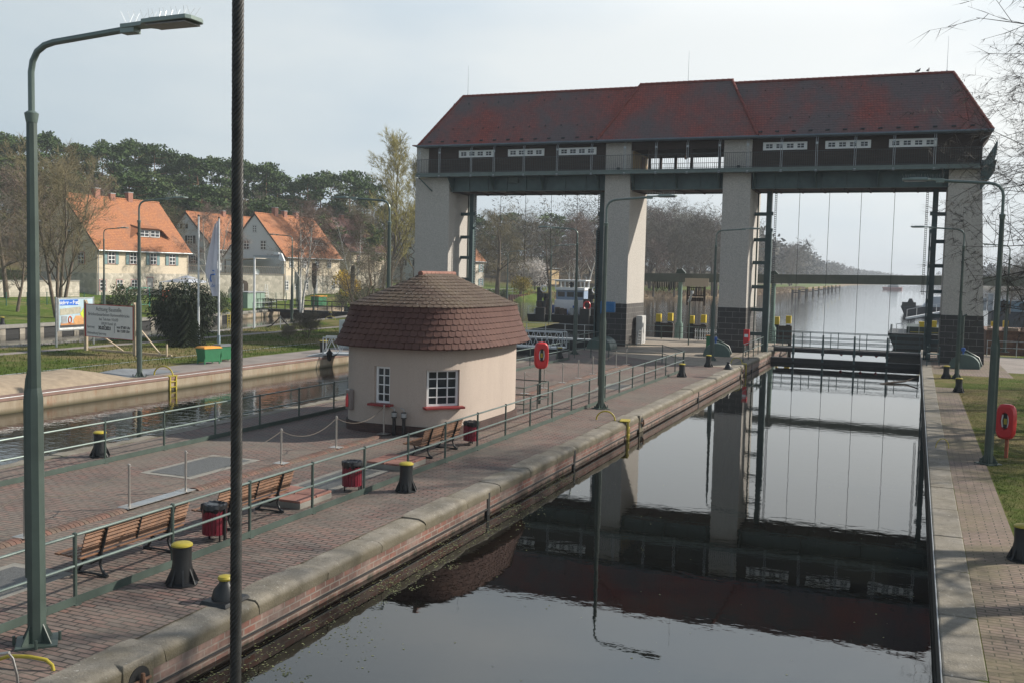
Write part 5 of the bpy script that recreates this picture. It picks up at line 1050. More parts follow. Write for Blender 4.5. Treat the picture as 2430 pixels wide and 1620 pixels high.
# retaining walls, fences
def wallthing(label,pts,z0,z1,mat,cat='stone wall',name='stone_wall',th=.5,cap=None):
    t=thing(name,label,cat,(pts[0][0],pts[0][1],z0)); L=Vector((pts[0][0],pts[0][1],z0)); m=MB(); cm=MB()
    for a,b_ in zip(pts,pts[1:]):
        d=Vector((b_[0]-a[0],b_[1]-a[1],0)); n=Vector((d.y,-d.x,0)).normalized()*th/2; P=[Vector((*a,0))+n,Vector((*b_,0))+n,Vector((*b_,0))-n,Vector((*a,0))-n]
        m.prism([((p-L).x,(p-L).y) for p in P],0,axis='Z',a=-1.5,b=z1-z0); n*=1.2; P=[Vector((*a,0))+n,Vector((*b_,0))+n,Vector((*b_,0))-n,Vector((*a,0))-n]; cm.prism([((p-L).x,(p-L).y) for p in P],0,axis='Z',a=z1-z0,b=z1-z0+.12)
    m.build('masonry',mat,t,0); cm.build('coping',cap or CONC,t,0); return t
wallthing('low pale stone retaining wall below the multi stemmed tree at far left',[(-86.5,60),(-86.3,84.0)],1.2,3.0,RUBBLE)
wallthing('upper pale stone wall behind the retaining wall at far left',[(-93.5,60),(-93.2,79)],2.4,4.4,RUBBLE)
wallthing('rubble garden wall between the first and the orange grey gabled house',[(-88.2,104.2),(-82.7,117.3)],1.2,3.9,RUBBLE)
def lattice(label,a,b_,z,h,mat,diag=True,step=.28,name='lattice_fence'):
    t=thing(name,label,'fence',(*a,z)); d=Vector((b_[0]-a[0],b_[1]-a[1],0)); L=d.length; u=d/L; m=MB(); n=int(L/step)
    for i in range(n):
        p=u*(i*step); q=p+Vector((0,0,h)); m.beam(p,(q+u*(.35 if diag else 0)),.05,.05)
    m.build('slats',mat,t,0); m=MB()
    for zz in (.1,h*.9): m.beam(Vector((0,0,zz)),u*L+Vector((0,0,zz)),.05,.06)
    m.build('rails',mat,t,0); return t
lattice('weathered slanting lattice fence on the rubble garden wall',(-88.0,104.3),(-82.7,117.0),4.0,1.15,pm('weathered_lattice',(.20,.18,.15),.85,0,.2,4))
lattice('tall grey picket fence on top of the upper wall at far left',(-93.5,60),(-93.2,79),4.5,1.4,pm('weathered_lattice',(.2,.18,.15)),False,.25)
gf=thing('wire_fence','green wire mesh fence running in front of the houses','fence',(-80.5,84,.9),0); m=MB(); GW=pm('fence_green',(.02,.10,.07),.5,0,.1,3)
for i in range(24):
    y=i*2.4-24; x=0; z=zt(-80.5,84+y)-.9; p=MB(); p.tube([(x,y,z-.2),(x,y,z+1.3)],.045,6); p.build('fence_post',GW,gf)
for k in range(6):
    pts=[(0,i*2.4-24,zt(-80.5,84+i*2.4-24)-.9+.15+k*.21) for i in range(24)]; m.tube(pts,.010,3)
m.build('mesh_wires',GW,gf)
# canopy + door at garden wall, satellite dish
t=thing('veranda_roof','pale flat veranda roof at the foot of the grey gable','veranda',(-85.5,115.5,3.9)); m=MB(); m.prism([(-4.5,1.9),(1.0,2.25),(1.0,2.35),(-4.5,2.0)],0,axis='Y',a=-1.8,b=1.6); m.build('roof_sheet',pm('pale_sheet',(.42,.38,.32),.6),t,0)
for a in (-4.3,-1.8,.8): m=MB(); m.bb(a-.06,a+.06,-1.7,-1.58,0,2.1); m.build('timber_post',DTIM,t,0)
t=thing('satellite_dish','white satellite dish on the lattice fence','satellite dish',(-84.2,113.4,4.3),R(-35)); m=MB(); m.lathe([(.02,0),(.25,.04),(.42,.14),(.43,.16),(.25,.07)],(0,0,0),16,'X'); m.build('dish',WHITE,t,.9); m=MB(); m.tube([(0,0,-.4),(0,0,0),(.5,0,-.05)],.02,5); m.build('arm',GREYP,t)
t=thing('cellar_door','weathered arched cellar door in the rubble garden wall','door',(-84.75,111.0,1.2),math.atan2(13.1,5.5)-PI/2); m=MB(); m.prism([(-.75,0),(-.75,1.5),(-.5,1.85),(0,2.0),(.5,1.85),(.75,1.5),(.75,0)],0,axis='X',a=.30,b=.36); m.v=[(x,y,z) for x,y,z in m.v]; m.build('door_leaf',DTIM,t,0); m=MB(); m.bb(.36,.42,-.68,0,0,1.5); m.build('open_leaf',GREYP,t,0)
# garden pavilion
t=thing('garden_pavilion','white garden pavilion tent in front of the first house','pavilion',(-84.3,99.5,1.0)); m=MB()
for (xa,xb,za,zb) in ((2.3,.9,1.9,2.35),(.9,.12,2.42,2.75)):
    m.add([(-xa,-xa,za),(xa,-xa,za),(xa,xa,za),(-xa,xa,za),(-xb,-xb,zb),(xb,-xb,zb),(xb,xb,zb),(-xb,xb,zb)],[(0,1,5,4),(1,2,6,5),(2,3,7,6),(3,0,4,7),(4,5,6,7)])
m.build('canopy',pm('canvas_white',(.55,.58,.64),.7,0,.06,3),t,0); 
for a in(-2.2,2.2):
    for b_ in (-2.2,2.2): m=MB(); m.bb(a-.12,a+.12,b_-.12,b_+.12,0,1.9); m.build('curtain_post',pm('canvas_white',(.5,.5,.5)),t,0)
# shed, bins, swing frame, mailbox
t=thing('green_cabinet','pale green metal cabinet on the basin bank right of the thick cable','cabinet',(-73.8,98,.1),R(5)); m=MB(); m.bb(-1.0,1.0,-1.9,1.9,0,1.9); m.build('body',pm('pale_green_sheet',(.20,.29,.23),.5,0,.1,2),t,0,.02); m=MB(); m.bb(-1.1,1.15,-2.0,2.0,1.9,1.98); m.build('flat_top',GREYP,t,0); m=MB(); m.bb(1.0,1.02,-.02,.02,.1,1.8); m.bb(1.0,1.02,.9,.94,.1,1.8); m.build('door_gaps',RUBB,t,0)
t=thing('swing_frame','green swing frame behind the round evergreen','swing frame',(-74,80,.5)); m=MB()
for y in (-1.6,1.6): m.tube([(0,y,0),(0,y,2.1)],.05,6)
m.tube([(0,-1.6,2.1),(0,1.6,2.1)],.05,6); m.tube([(0,-1.6,.4),(0,1.6,.4)],.03,6); m.build('frame',pm('swing_green',(.05,.28,.2),.5),t)
t=thing('post_box','orange red box on a thin post by the basin','post box',(-69.0,78.5,.1)); m=MB(); m.bb(-.28,.28,-.4,.4,1.1,2.4); m.build('box_body',pm('orange_red',(.55,.10,.04),.5,0,.1,3),t,0,.03); m=MB(); m.tube([(0,0,0),(0,0,1.1)],.04,6); m.build('box_post',GREEN,t)
t=thing('play_ladder','white leaning ladder frame beside the pale green cabinet','ladder',(-76,104.5,.3)); m=MB()
for y in(-.9,.9): m.beam((0,y*.7,0),(0,y*.2-.1,2.6),.05,.05)
for k in range(6): m.beam((0,-.6+.08*k,.35*k+.2),(0,.6-.08*k,.35*k+.2),.04,.04)
m.build('ladder_frame',WHITE,t,0)
t=thing('waste_bin','green waste container with orange lid beyond the black footbridge','waste container',(-72.5,111,.1)); m=MB(); m.box((0,0,.65),(1.2,1.9,1.2)); m.build('container_body',BGRN,t,0,.04); m=MB(); m.box((0,0,1.3),(1.3,2.0,.1)); m.build('lid',ORNG,t,0)
# black footbridge over old lock, back wall
t=thing('black_footbridge','black footbridge with rails across the old basin','footbridge',(-64,96,0)); m=MB(); a=Vector((-71,0,0)); 
m.bb(-6.8,8.5,-.5,.5,.1,.25); m.bb(-6.8,8.5,-.6,-.5,-.05,.25); m.build('deck',BLACK,t,0)
for yy in(-.5,.5):
    m=MB()
    for k in range(9): m.bb(-6.7+k*1.88,-6.62+k*1.88,yy-.04,yy+.04,.2,1.35)
    m.bb(-6.8,8.5,yy-.03,yy+.03,1.3,1.36); m.bb(-6.8,8.5,yy-.03,yy+.03,.75,.8); m.build('railing',BLACK,t,0)
t=thing('basin_head_wall','dark end wall and gate of the old basin under the black footbridge','basin wall',(-64,99,-1)); m=MB(); m.bb(-6,6.5,-.6,0,-1,.9); m.build('gate_leaf',DTIM,t,0); m=MB(); m.bb(-10,-5.9,-1,14,-1,1.02); m.build('side_wall',QWALL,t,0)
t=thing('pale_railing','pale tube railing left of the black footbridge','railing',(-69.5,93,0)); m=MB()
for k in range(4): m.tube([(0,k*1.5,0),(0,k*1.5,1.0)],.03,6)
m.tube([(0,0,1.0),(0,4.5,1.0)],.03,6); m.tube([(0,0,.5),(0,4.5,.5)],.02,6); m.build('rail_frame',GALV,t)
def sign_board(label,px,py,X,name,cat,form):
    q=onx(px,py,X); t=thing(name,label,cat,(q.x,q.y,0),R(-60)); return t
for px,l,w_,h0,h1 in ((745,'tall black signal board on a post right of the cable',.9,2.6,6.6),(836,'slim black rounded signal board left of the hut roof',.75,2.0,5.6),(703,'small grey sign board on a post left of the black signal board',.9,3.0,4.5)):
    q=onx(px,735,-64.0 if px!=703 else -72) ; t=thing('signal_board',l,'signal board',(q.x,q.y,0),R(-25)); m=MB(); m.tube([(0,0,0),(0,0,h0+.2)],.07,6); m.build('signal_post',GREEN,t); m=MB()
    if px!=703: m.prism([(-w_/2,h0+.6),(-w_*.35,h0+.2),(0,h0),(w_*.35,h0+.2),(w_/2,h0+.6),(w_/2,h1-h0+h0-.2),(w_/2,h1-.6),(w_*.4,h1-.1),(-w_*.4,h1-.1),(-w_/2,h1-.6)] if px==836 else [(-w_/2,h0+1.0),(-w_*.3,h0+.3),(0,h0),(w_*.3,h0+.3),(w_/2,h0+1.0),(w_/2,h1-1),(-w_/2,h1-1)],0,axis='Y',a=-.05,b=.05)
    else: m.bb(-w_/2,w_/2,-.03,.03,h0,h1)
    m.build('board',BLACK if px!=703 else GREYP,t,0)
t=thing('camera_pole','slim pole with a long horizontal arm and white camera, right of the cable','camera pole',(-50.3,67.5,0),R(14)); m=MB(); m.tube([(0,0,0),(0,0,5.9)],.09,8); m.build('pole',WHITE,t); m=MB(); m.beam((-.1,0,5.95),(2.3,0,5.95),.1,.16); m.build('arm',GREYP,t,0); m=MB(); m.prism([(2.1,5.75),(2.35,5.6),(2.6,5.6),(2.35,6.2),(2.2,6.25)],0,axis='Y',a=-.12,b=.12); m.box((1.9,0,6.2),(.4,.2,.18)); m.build('camera',WHITE,t,0)
t=thing('fender_rope_post','short post with two slack black hoses on the lawn by the basin','rope stand',(-49.5,70,0)); m=MB(); m.tube([(0,0,0),(0,0,1.0)],.05,6); m.build('post',GREYP,t)
for s_ in(-1,1): m=MB(); m.tube([(0,0,.95),(s_*.4,0,.55),(s_*.9,0,.15),(s_*1.4,0,.0)],.05,6); m.build('hose',RUBB,t)
# flag poles, flag
for px,py,h,l,fl in ((471,814,8.3,'left bare white flag pole beside the round evergreen',0),(519,815,8.2,'right white flag pole carrying a limp white flag',1)):
    q=onz(px,py); t=thing('flag_pole',l,'flag pole',(q.x,q.y,0)); m=MB(); m.tube([(0,0,0),(0,0,h)],[.075,.05],10); m.build('pole',pm('pole_white',(.60,.62,.64),.4),t); m=MB(); m.tube([(0,0,0),(0,0,.55)],.11,10); m.build('foot_sleeve',pm('sleeve_blue_grey',(.25,.32,.38),.5),t); m=MB(); m.lathe([(.06,0),(.07,.06),(.03,.12)],(0,0,h),8); m.build('pole_cap',BLACK,t)
    if fl:
        f=thing('flag','limp white flag with a blue emblem on the right pole','flag',(q.x,q.y,h-.1)); m=MB(); n=18; ny=9
        for i in range(n+1):
            v=i/n; wd=(.12+.95*min(1,v*1.5)**.8) if v<.66 else (1.07-.55*(v-.66)/.34)
            for j in range(ny+1):
                u=j/ny; m.v.append((-(.07+wd*u),.16*math.sin(u*11+v*3)*u**.4+.05*math.sin(v*8),-v*5.0-.25*u*(1-v)))
        m.f=[(i*(ny+1)+j,i*(ny+1)+j+1,(i+1)*(ny+1)+j+1,(i+1)*(ny+1)+j) for i in range(n) for j in range(ny)]
        m.build('cloth',pm('flag_cloth',(.58,.58,.66),.8,0,.05,2),f,1.5)
        m=MB(); BL=pm('emblem_blue',(.03,.12,.4),.6); m.tube([(-.15,-.22,-3.55),(-.45,-.24,-3.6),(-.5,-.24,-3.85),(-.42,-.24,-4.05)],.05,6); m.tube([(-.18,-.24,-3.35),(-.32,-.24,-3.3)],.04,6); m.build('emblem',BL,f)
        text_mesh('.de',.34,BL,f,Matrix.Translation((-.52,-.24,-4.4))@Matrix.Rotation(PI/2,4,'X'))
# construction billboard
q0,q1=onz(205,831),onz(321,843); d=(q1-q0); L=d.length; t=thing('construction_board','white construction notice board on timber posts with struts','notice board',(q0.x,q0.y,0),math.atan2(d.y,d.x))
for x in (0,L): m=MB(); m.bb(x-.12,x+.0,-.08,.08,0,2.95); m.bb(x+.0,x+.10,-.06,.06,0,2.85); m.build('timber_post',TIMB,t,0)
for a in (1.2,L+.0): m=MB(); m.beam((a,.1,1.7 if a>L-1 else 1.0),(a+1.6,.5,.1),.09,.05); m.build('timber_strut',TIMB,t,0)
m=MB(); m.beam((-.1,.25,.06),(L+2.0,.9,.06),.1,.12); m.build('ground_beam',TIMB,t,0); m=MB(); m.bb(L+1.75,L+1.83,.7,.78,0,.7); m.build('stake',TIMB,t,0)
m=MB(); m.bb(.1,L-.1,-.10,-.07,.85,2.72); bdm=m.build('board_panel',pm('notice_white',(.72,.69,.68),.6,0,.05,2),t,0); m=MB(); m.bb(.02,.16,-.11,-.075,.83,2.74); m.bb(.02,L-.02,-.108,-.075,2.70,2.74); m.bb(.02,L-.02,-.108,-.075,.83,.86); m.bb(L-.08,L-.03,-.108,-.075,.83,2.74); m.build('red_border',pm('border_red',(.35,.03,.03),.6),bdm,0)
INK=pm('print_grey',(.09,.09,.10),.7); INKD=pm('print_black',(.02,.02,.025),.7)
def tx(b_,s_,x,z,par,mat=INK,al='CENTER',bold=0,y=-.105): return text_mesh(b_,s_,mat,par,Matrix.Translation((x,y,z))@Matrix.Rotation(PI/2,4,'X'),align=al,bold=bold)
tx('Achtung Baustelle',.33,L/2,2.36,bdm); tx('Brückenbauarbeiten Rammrathbrücke',.25,L/2,2.08,bdm); tx('bei Tek-km 10,620',.235,L/2,1.82,bdm); tx('UKW Kanal 10',.225,L/2,1.58,bdm); tx('am',.11,L*.42,1.52,bdm,INKD,bold=.003); tx('Sperrung',.19,.25,1.36,bdm,al='LEFT'); tx('30.03.2021',.27,L*.42,1.30,bdm,INKD,bold=.012); tx('von 09:00 Uhr',.21,L*.80,1.43,bdm,INKD,bold=.006); tx('bis 12:00 Uhr',.21,L*.80,1.22,bdm,INKD,bold=.006); tx('Haltmeldung Sperrung',.20,.25,1.0,bdm,al='LEFT')
m=MB(); m.bb(L*.615,L*.62,-.108,-.10,1.15,1.65); m.build('divider',INKD,bdm,0)
# picture billboard
q0,q1=onz(134,824),onz(222,817); d=(q1-q0); L=d.length; t=thing('picture_board','billboard with a colourful harbour picture and blue headline','billboard',(q0.x,q0.y,0),math.atan2(d.y,d.x))
for x in (0,L): m=MB(); m.tube([(x,0,0),(x,0,3.0)],.06,8); m.build('tube_post',GALV,t)
m=MB(); m.bb(.05,L-.05,-.07,.05,.95,2.95); fr_=m.build('picture_frame',GALV,t,0,.01)
m=MB(); m.bb(.14,L-.14,-.085,-.07,1.02,2.88); pic=m.build('poster',pm('poster_sky',(.42,.55,.62),.4,0,.2,.8),fr_,0)
PX=lambda nm,col,poly,y=-.09: (lambda mm: (mm.prism(poly,0,axis='Y',a=y-.004,b=y),mm.build(nm,pm('poster_'+nm,col,.5,0,.25,5),pic,0)))(MB())
PX('blue_banner',(.03,.14,.55),[(.2,2.5),(L*.55,2.5),(L*.55,2.85),(.2,2.85)]); PX('quay_scene',(.40,.38,.30),[(.2,1.9),(L*.62,2.0),(L*.62,2.4),(.2,2.3)]); PX('deck_shadow',(.05,.05,.055),[(.2,1.15),(L-.2,1.15),(L-.2,1.32),(.2,1.32)]); PX('white_border',(.6,.6,.6),[(.14,1.02),(L-.14,1.02),(L-.14,1.14),(.14,1.14)])
PX('rope_coil',(.52,.28,.12),[(L*.44,1.3),(L*.70,1.3),(L*.74,1.55),(L*.70,1.85),(L*.48,1.85),(L*.42,1.6)],-.094); PX('orange_planks',(.50,.22,.08),[(.25,1.3),(L*.44,1.3),(L*.42,1.42),(.25,1.46)],-.094); PX('vest',(.50,.60,.05),[(L*.72,1.6),(L*.86,1.6),(L*.84,2.4),(L*.76,2.55),(L*.60,1.95)],-.098); PX('dark_trousers',(.03,.04,.09),[(L*.72,1.2),(L*.86,1.2),(L*.86,1.62),(L*.72,1.62)],-.097); PX('bollard_pair',(.30,.32,.34),[(.3,1.4),(.75,1.4),(.75,1.85),(.3,1.85)],-.096)
m=MB(); mm=[(L*.33+.12*math.cos(2*PI*k/16),-.10,1.62+.2*math.sin(2*PI*k/16)) for k in range(17)]; m.tube(mm,.035,6); m.build('ring_buoy',pm('poster_orange',(.6,.12,.05)),pic)
tx('sicher – fest!',.31,L*.30+.05,2.57,pic,WHITE,bold=.008,y=-.096)
# containers
def container(label,px,py,lid):
    q=onz(px,py); t=thing('grit_container',label,'grit container',(q.x,q.y,0),R(75),'green grit containers'); m=MB()
    a,b_=.54,.40; m.add([(-a*.8,-b_*.8,.12),(a*.8,-b_*.8,.12),(a*.8,b_*.8,.12),(-a*.8,b_*.8,.12),(-a,-b_,.82),(a,-b_,.82),(a,b_,.82),(-a,b_,.82)],[(3,2,1,0),(4,5,6,7),(0,1,5,4),(1,2,6,5),(2,3,7,6),(3,0,4,7)]); m.build('tub',BGRN,t,0,.02)
    for x in(-.46,.46):
        for y in(-.3,.3): m=MB(); m.bb(x-.03,x+.03,y-.03,y+.03,0,.3); m.build('foot',BGRN,t,0)
    m=MB(); m.add([(-a-.04,-b_-.04,.82),(a+.04,-b_-.04,.82),(a+.04,b_+.04,.82),(-a-.04,b_+.04,.82),(-a*.9,-b_*.8,.91),(a*.9,-b_*.8,.91),(a*.9,b_*.8,.91),(-a*.9,b_*.8,.91)],[(3,2,1,0),(4,5,6,7),(0,1,5,4),(1,2,6,5),(2,3,7,6),(3,0,4,7)]); m.build('lid',lid,t,0,.015)
container('green grit container with orange lid left of the thick cable',495,862,ORNG); container('green grit container with grey lid beside the orange lidded one',533,856,pm('lid_grey',(.12,.13,.13),.6))
# sand pile and tarp
m=MB(); n=44; x0,x1,y0,y1=-36.2,-32.3,19,34.9
for j in range(n+1):
    for i in range(15):
        u=i/14; v=j/n; x=x0+(x1-x0)*u; y=y0+(y1-y0)*v; h=math.sin(PI*u)**.8*.62*min(1,(1-v)*7)**.8*(.72+.35*mnoise.noise((x*.4,y*.45,2)))+.03*mnoise.noise((x*3,y*3,1)); m.v.append((x,y,.008+max(0,h)))
m.f=[(j*15+i,j*15+i+1,(j+1)*15+i+1,(j+1)*15+i) for j in range(n) for i in range(14)]
o=m.build('sand_heap',pm('sand',(.33,.26,.185),.95,0,.18,3,.9,30),None,1.5); tag(o,'long heap of pale sand on the far quay at the left edge','sand heap')
m=MB(); n=14
for j in range(n+1):
    for i in range(n+1):
        u=i/n;v=j/n; m.v.append((-35.0+2.2*u,33.6+4.3*v+.4*u,.02+.24*math.exp(-((u-.4)**2*14+(v-.45)**2*7))+.02*abs(mnoise.noise((u*4,v*4,5)))))
m.f=[(j*(n+1)+i,j*(n+1)+i+1,(j+1)*(n+1)+i+1,(j+1)*(n+1)+i) for j in range(n) for i in range(n)]
tag(m.build('tarpaulin',pm('grey_tarp',(.16,.17,.18),.5,0,.35,1.5),None,1.5),'grey tarpaulin lying beside the sand heap','tarpaulin')
# ------------------------------------------------------------------ trees
def bare(seed,H=15,tr=.28,nb=(9,6,5,4),ratio=(.55,.55,.5,.45),start=.3,up=.35,ang=.9,droop=0,spikes=3,sl=.9,sw=.03,stems=1,lean=.05,minr=.012,jit=.25,ubase=.0):
    rr=random.Random(seed); TK=MB(); TW=MB()
    def grow(p,d,L,r,lv):
        n=5 if lv<2 else 3; pts=[p]; rs=[r]; dd=d.copy(); q=p.copy()
        for i in range(n):
            dd=(dd+Vector((rr.uniform(-1,1),rr.uniform(-1,1),rr.uniform(-1,1)))*jit*(.35 if lv==0 else .6)+Vector((0,0,(up if lv<3 else up*.4)-droop*(lv>=2)))*.12*(1 if lv else .2)).normalized(); q=q+dd*(L/n); pts.append(q.copy()); rs.append(max(minr*.5,r*(1-.82*(i+1)/n)))
        (TK if lv<2 else TW).tube(pts,rs,(7,5,4,3,3)[min(lv,4)],False)
        if lv>=len(nb): 
            return
        s0=start if lv==0 else .25
        k=nb[lv]; k=max(1,int(k*rr.uniform(.8,1.2)))
        for c in range(k):
            t=s0+(1-s0)*((c+rr.random())/k); i=min(n-1,int(t*n)); f=t*n-i; b=pts[i].lerp(pts[i+1],f); ax=(pts[i+1]-pts[i]).normalized()
            o=ax.orthogonal().normalized(); o.rotate(Matrix.Rotation(rr.uniform(0,2*PI),3,ax)); a=ang*rr.uniform(.7,1.25)*(1 if lv else (1.25-.6*t)); nd=(ax*math.cos(a)+o*math.sin(a)).normalized()
            if lv==len(nb)-1:
                ll=sl*rr.uniform(.5,1.2)
                for s_ in range(spikes):
                    dv=(nd+Vector((rr.uniform(-.6,.6),rr.uniform(-.6,.6),rr.uniform(-.5,.6)-droop*1.2))).normalized()*ll; w=dv.orthogonal().normalized()*sw; o_=len(TW.v); TW.v+= [tuple(b-w*.5),tuple(b+w*.5),tuple(b+dv+Vector((0,0,-droop*ll*.5)))]; TW.f.append((o_,o_+1,o_+2))
            else: grow(b,nd,L*ratio[lv]*(1.1-.55*t*(lv==0))*rr.uniform(.8,1.15),max(minr,rs[i]*.55),lv+1)
    for s_ in range(stems):
        a=2*PI*s_/max(1,stems)+.3; l=lean if stems==1 else lean*rr.uniform(.7,1.4); grow(Vector((.25*math.cos(a)*(stems>1),.25*math.sin(a)*(stems>1),0)),Vector((l*math.cos(a),l*math.sin(a),1)).normalized(),H*rr.uniform(.9,1),tr,0)
    return TK,TW
TREEV={}
def tree(kind,label,x,y,z,h,rz,group,rng=random.Random(77),wx=1.0):
    if kind not in TREEV:
        base,Hh_,bark,tw,nm,cat=TDEF[kind]; t=thing(nm,label,cat,(0,0,0),0,group); TK,TW=base(); Hh_=max(v[2] for v in TW.v); TK.build('trunk',bark,t,1); TW.build('crown',tw,t,0,0,False); TREEV[kind]=(t,Hh_); t.location=(x,y,z); t.rotation_euler=(0,0,rz); s=h/Hh_; t.scale=(s*wx,s*wx,s); return t
    t,Hh_=TREEV[kind]; s=h/Hh_; return dup(t,(x,y,z),rz,label,(s*wx,s*wx,s),group)
def pine(seed,H=18):
    rr=random.Random(seed); TK=MB(); LF=MB(); bend=Vector((rr.uniform(-.05,.05),rr.uniform(-.05,.05),1)); pts=[Vector((0,0,0))]
    for i in range(7): pts.append(pts[-1]+(bend+Vector((rr.uniform(-.05,.05),rr.uniform(-.05,.05),0))).normalized()*H*.94/7)
    TK.tube(pts,[.26-.03*i for i in range(8)],7,False)
    def clump(c,rx,rz_,n,sz):
        for k in range(n):
            while True:
                v=Vector((rr.uniform(-1,1),rr.uniform(-1,1),rr.uniform(-1,1)))
                if v.length<1: break
            v=v.normalized()*v.length**.5; p=c+Vector((v.x*rx,v.y*rx,v.z*rz_)); a=Vector((rr.uniform(-1,1),rr.uniform(-1,1),rr.uniform(-.5,.9))).normalized(); b_=a.orthogonal().normalized(); b_.rotate(Matrix.Rotation(rr.uniform(0,6.3),3,a)); s=sz*rr.uniform(.6,1.3); o_=len(LF.v)
            LF.v+= [tuple(p),tuple(p+a*s+b_*s*.32),tuple(p+a*s*1.25),tuple(p+a*s-b_*s*.32)]; LF.f.append((o_,o_+1,o_+2,o_+3))
    nl=16
    for k in range(nl):
        t=.36+.62*(k/nl)+rr.uniform(-.03,.03); i=min(6,int(t*7)); p=pts[i].lerp(pts[min(7,i+1)],t*7-i); a=rr.uniform(0,2*PI)+k*2.4; L=(1.15-abs(t-.62)*1.3)*H*.20*rr.uniform(.75,1.25); e=p+Vector((math.cos(a)*L,math.sin(a)*L,L*rr.uniform(.05,.5))); mid=p.lerp(e,.5)+Vector((0,0,-.2)); TK.tube([p,mid,e],[.07,.05,.02],4,False)
        for f in (.55,.8,1.0):
            if t<.5 and rr.random()<.45: continue
            c=p.lerp(e,f)+Vector((rr.uniform(-.5,.5),rr.uniform(-.5,.5),rr.uniform(.0,.4))); clump(c,rr.uniform(.8,1.35)*H/18,rr.uniform(.40,.62)*H/18,int(60*rr.uniform(.7,1.2)),.46*H/18)
    for k in range(7): c=pts[-1]+Vector((rr.uniform(-1.4,1.4),rr.uniform(-1.4,1.4),rr.uniform(-1.2,.5))); clump(c,1.2,.55,75,.46)
    return TK,LF
def leafy(seed,H,rx,n,sz,core=True,droop=.3,lobes=14):
    rr=random.Random(seed); TK=MB(); LF=MB(); TK.tube([(0,0,0),(0,0,H*.5)],[.12,.05],6)
    for k in range(lobes):
        a=rr.uniform(0,2*PI); f=rr.random()**.5; zc=H*rr.uniform(.25,.8); w_=rx*math.sqrt(max(0,1-((zc-H*.48)/(H*.55))**2)); c=Vector((math.cos(a)*w_*f*.7,math.sin(a)*w_*f*.7,zc)); R_=rx*rr.uniform(.35,.55)
        TK.tube([(0,0,H*.2),c*.6+Vector((0,0,.1)),c],[.05,.03,.01],4,False)
        for j in range(n//lobes):
            v=Vector((rr.gauss(0,1),rr.gauss(0,1),rr.gauss(0,1))).normalized()*R_*rr.uniform(.45,1.05); p=c+v
            if p.z<.02: p.z=.02+rr.random()*.2
            d=(v.normalized()+Vector((rr.uniform(-.6,.6),rr.uniform(-.6,.6),rr.uniform(-.6,.6)-droop))).normalized(); b_=d.orthogonal().normalized(); b_.rotate(Matrix.Rotation(rr.uniform(0,6.3),3,d)); s=sz*rr.uniform(.6,1.3); o_=len(LF.v); LF.v+= [tuple(p-b_*s*.2),tuple(p+b_*s*.2),tuple(p+d*s)]; LF.f.append((o_,o_+1,o_+2))
    return TK,LF
def conifer(seed,H):
    rr=random.Random(seed); TK=MB(); LF=MB(); TK.tube([(0,0,0),(0,0,H)],[.09,.01],6)
    for k in range(26):
        z=H*(.06+.92*k/26); L=(1-k/26)**.9*H*.40+.05
        for j in range(11):
            a=j*2*PI/11+k*.7; e=Vector((math.cos(a)*L,math.sin(a)*L,z-L*.22)); p=Vector((0,0,z))
            for q in range(9):
                c=p.lerp(e,(q+1)/9); 
                for s_ in (-1,1): n_=Vector((-math.sin(a),math.cos(a),0))*s_*.16*(1.2-q/12)+Vector((math.cos(a),math.sin(a),rr.uniform(-.5,.2)))*.12; o_=len(LF.v); LF.v+= [tuple(c),tuple(c+n_+Vector((0,0,.03))),tuple(c+n_*1.1-Vector((0,0,.05)))]; LF.f.append((o_,o_+1,o_+2))
    return TK,LF
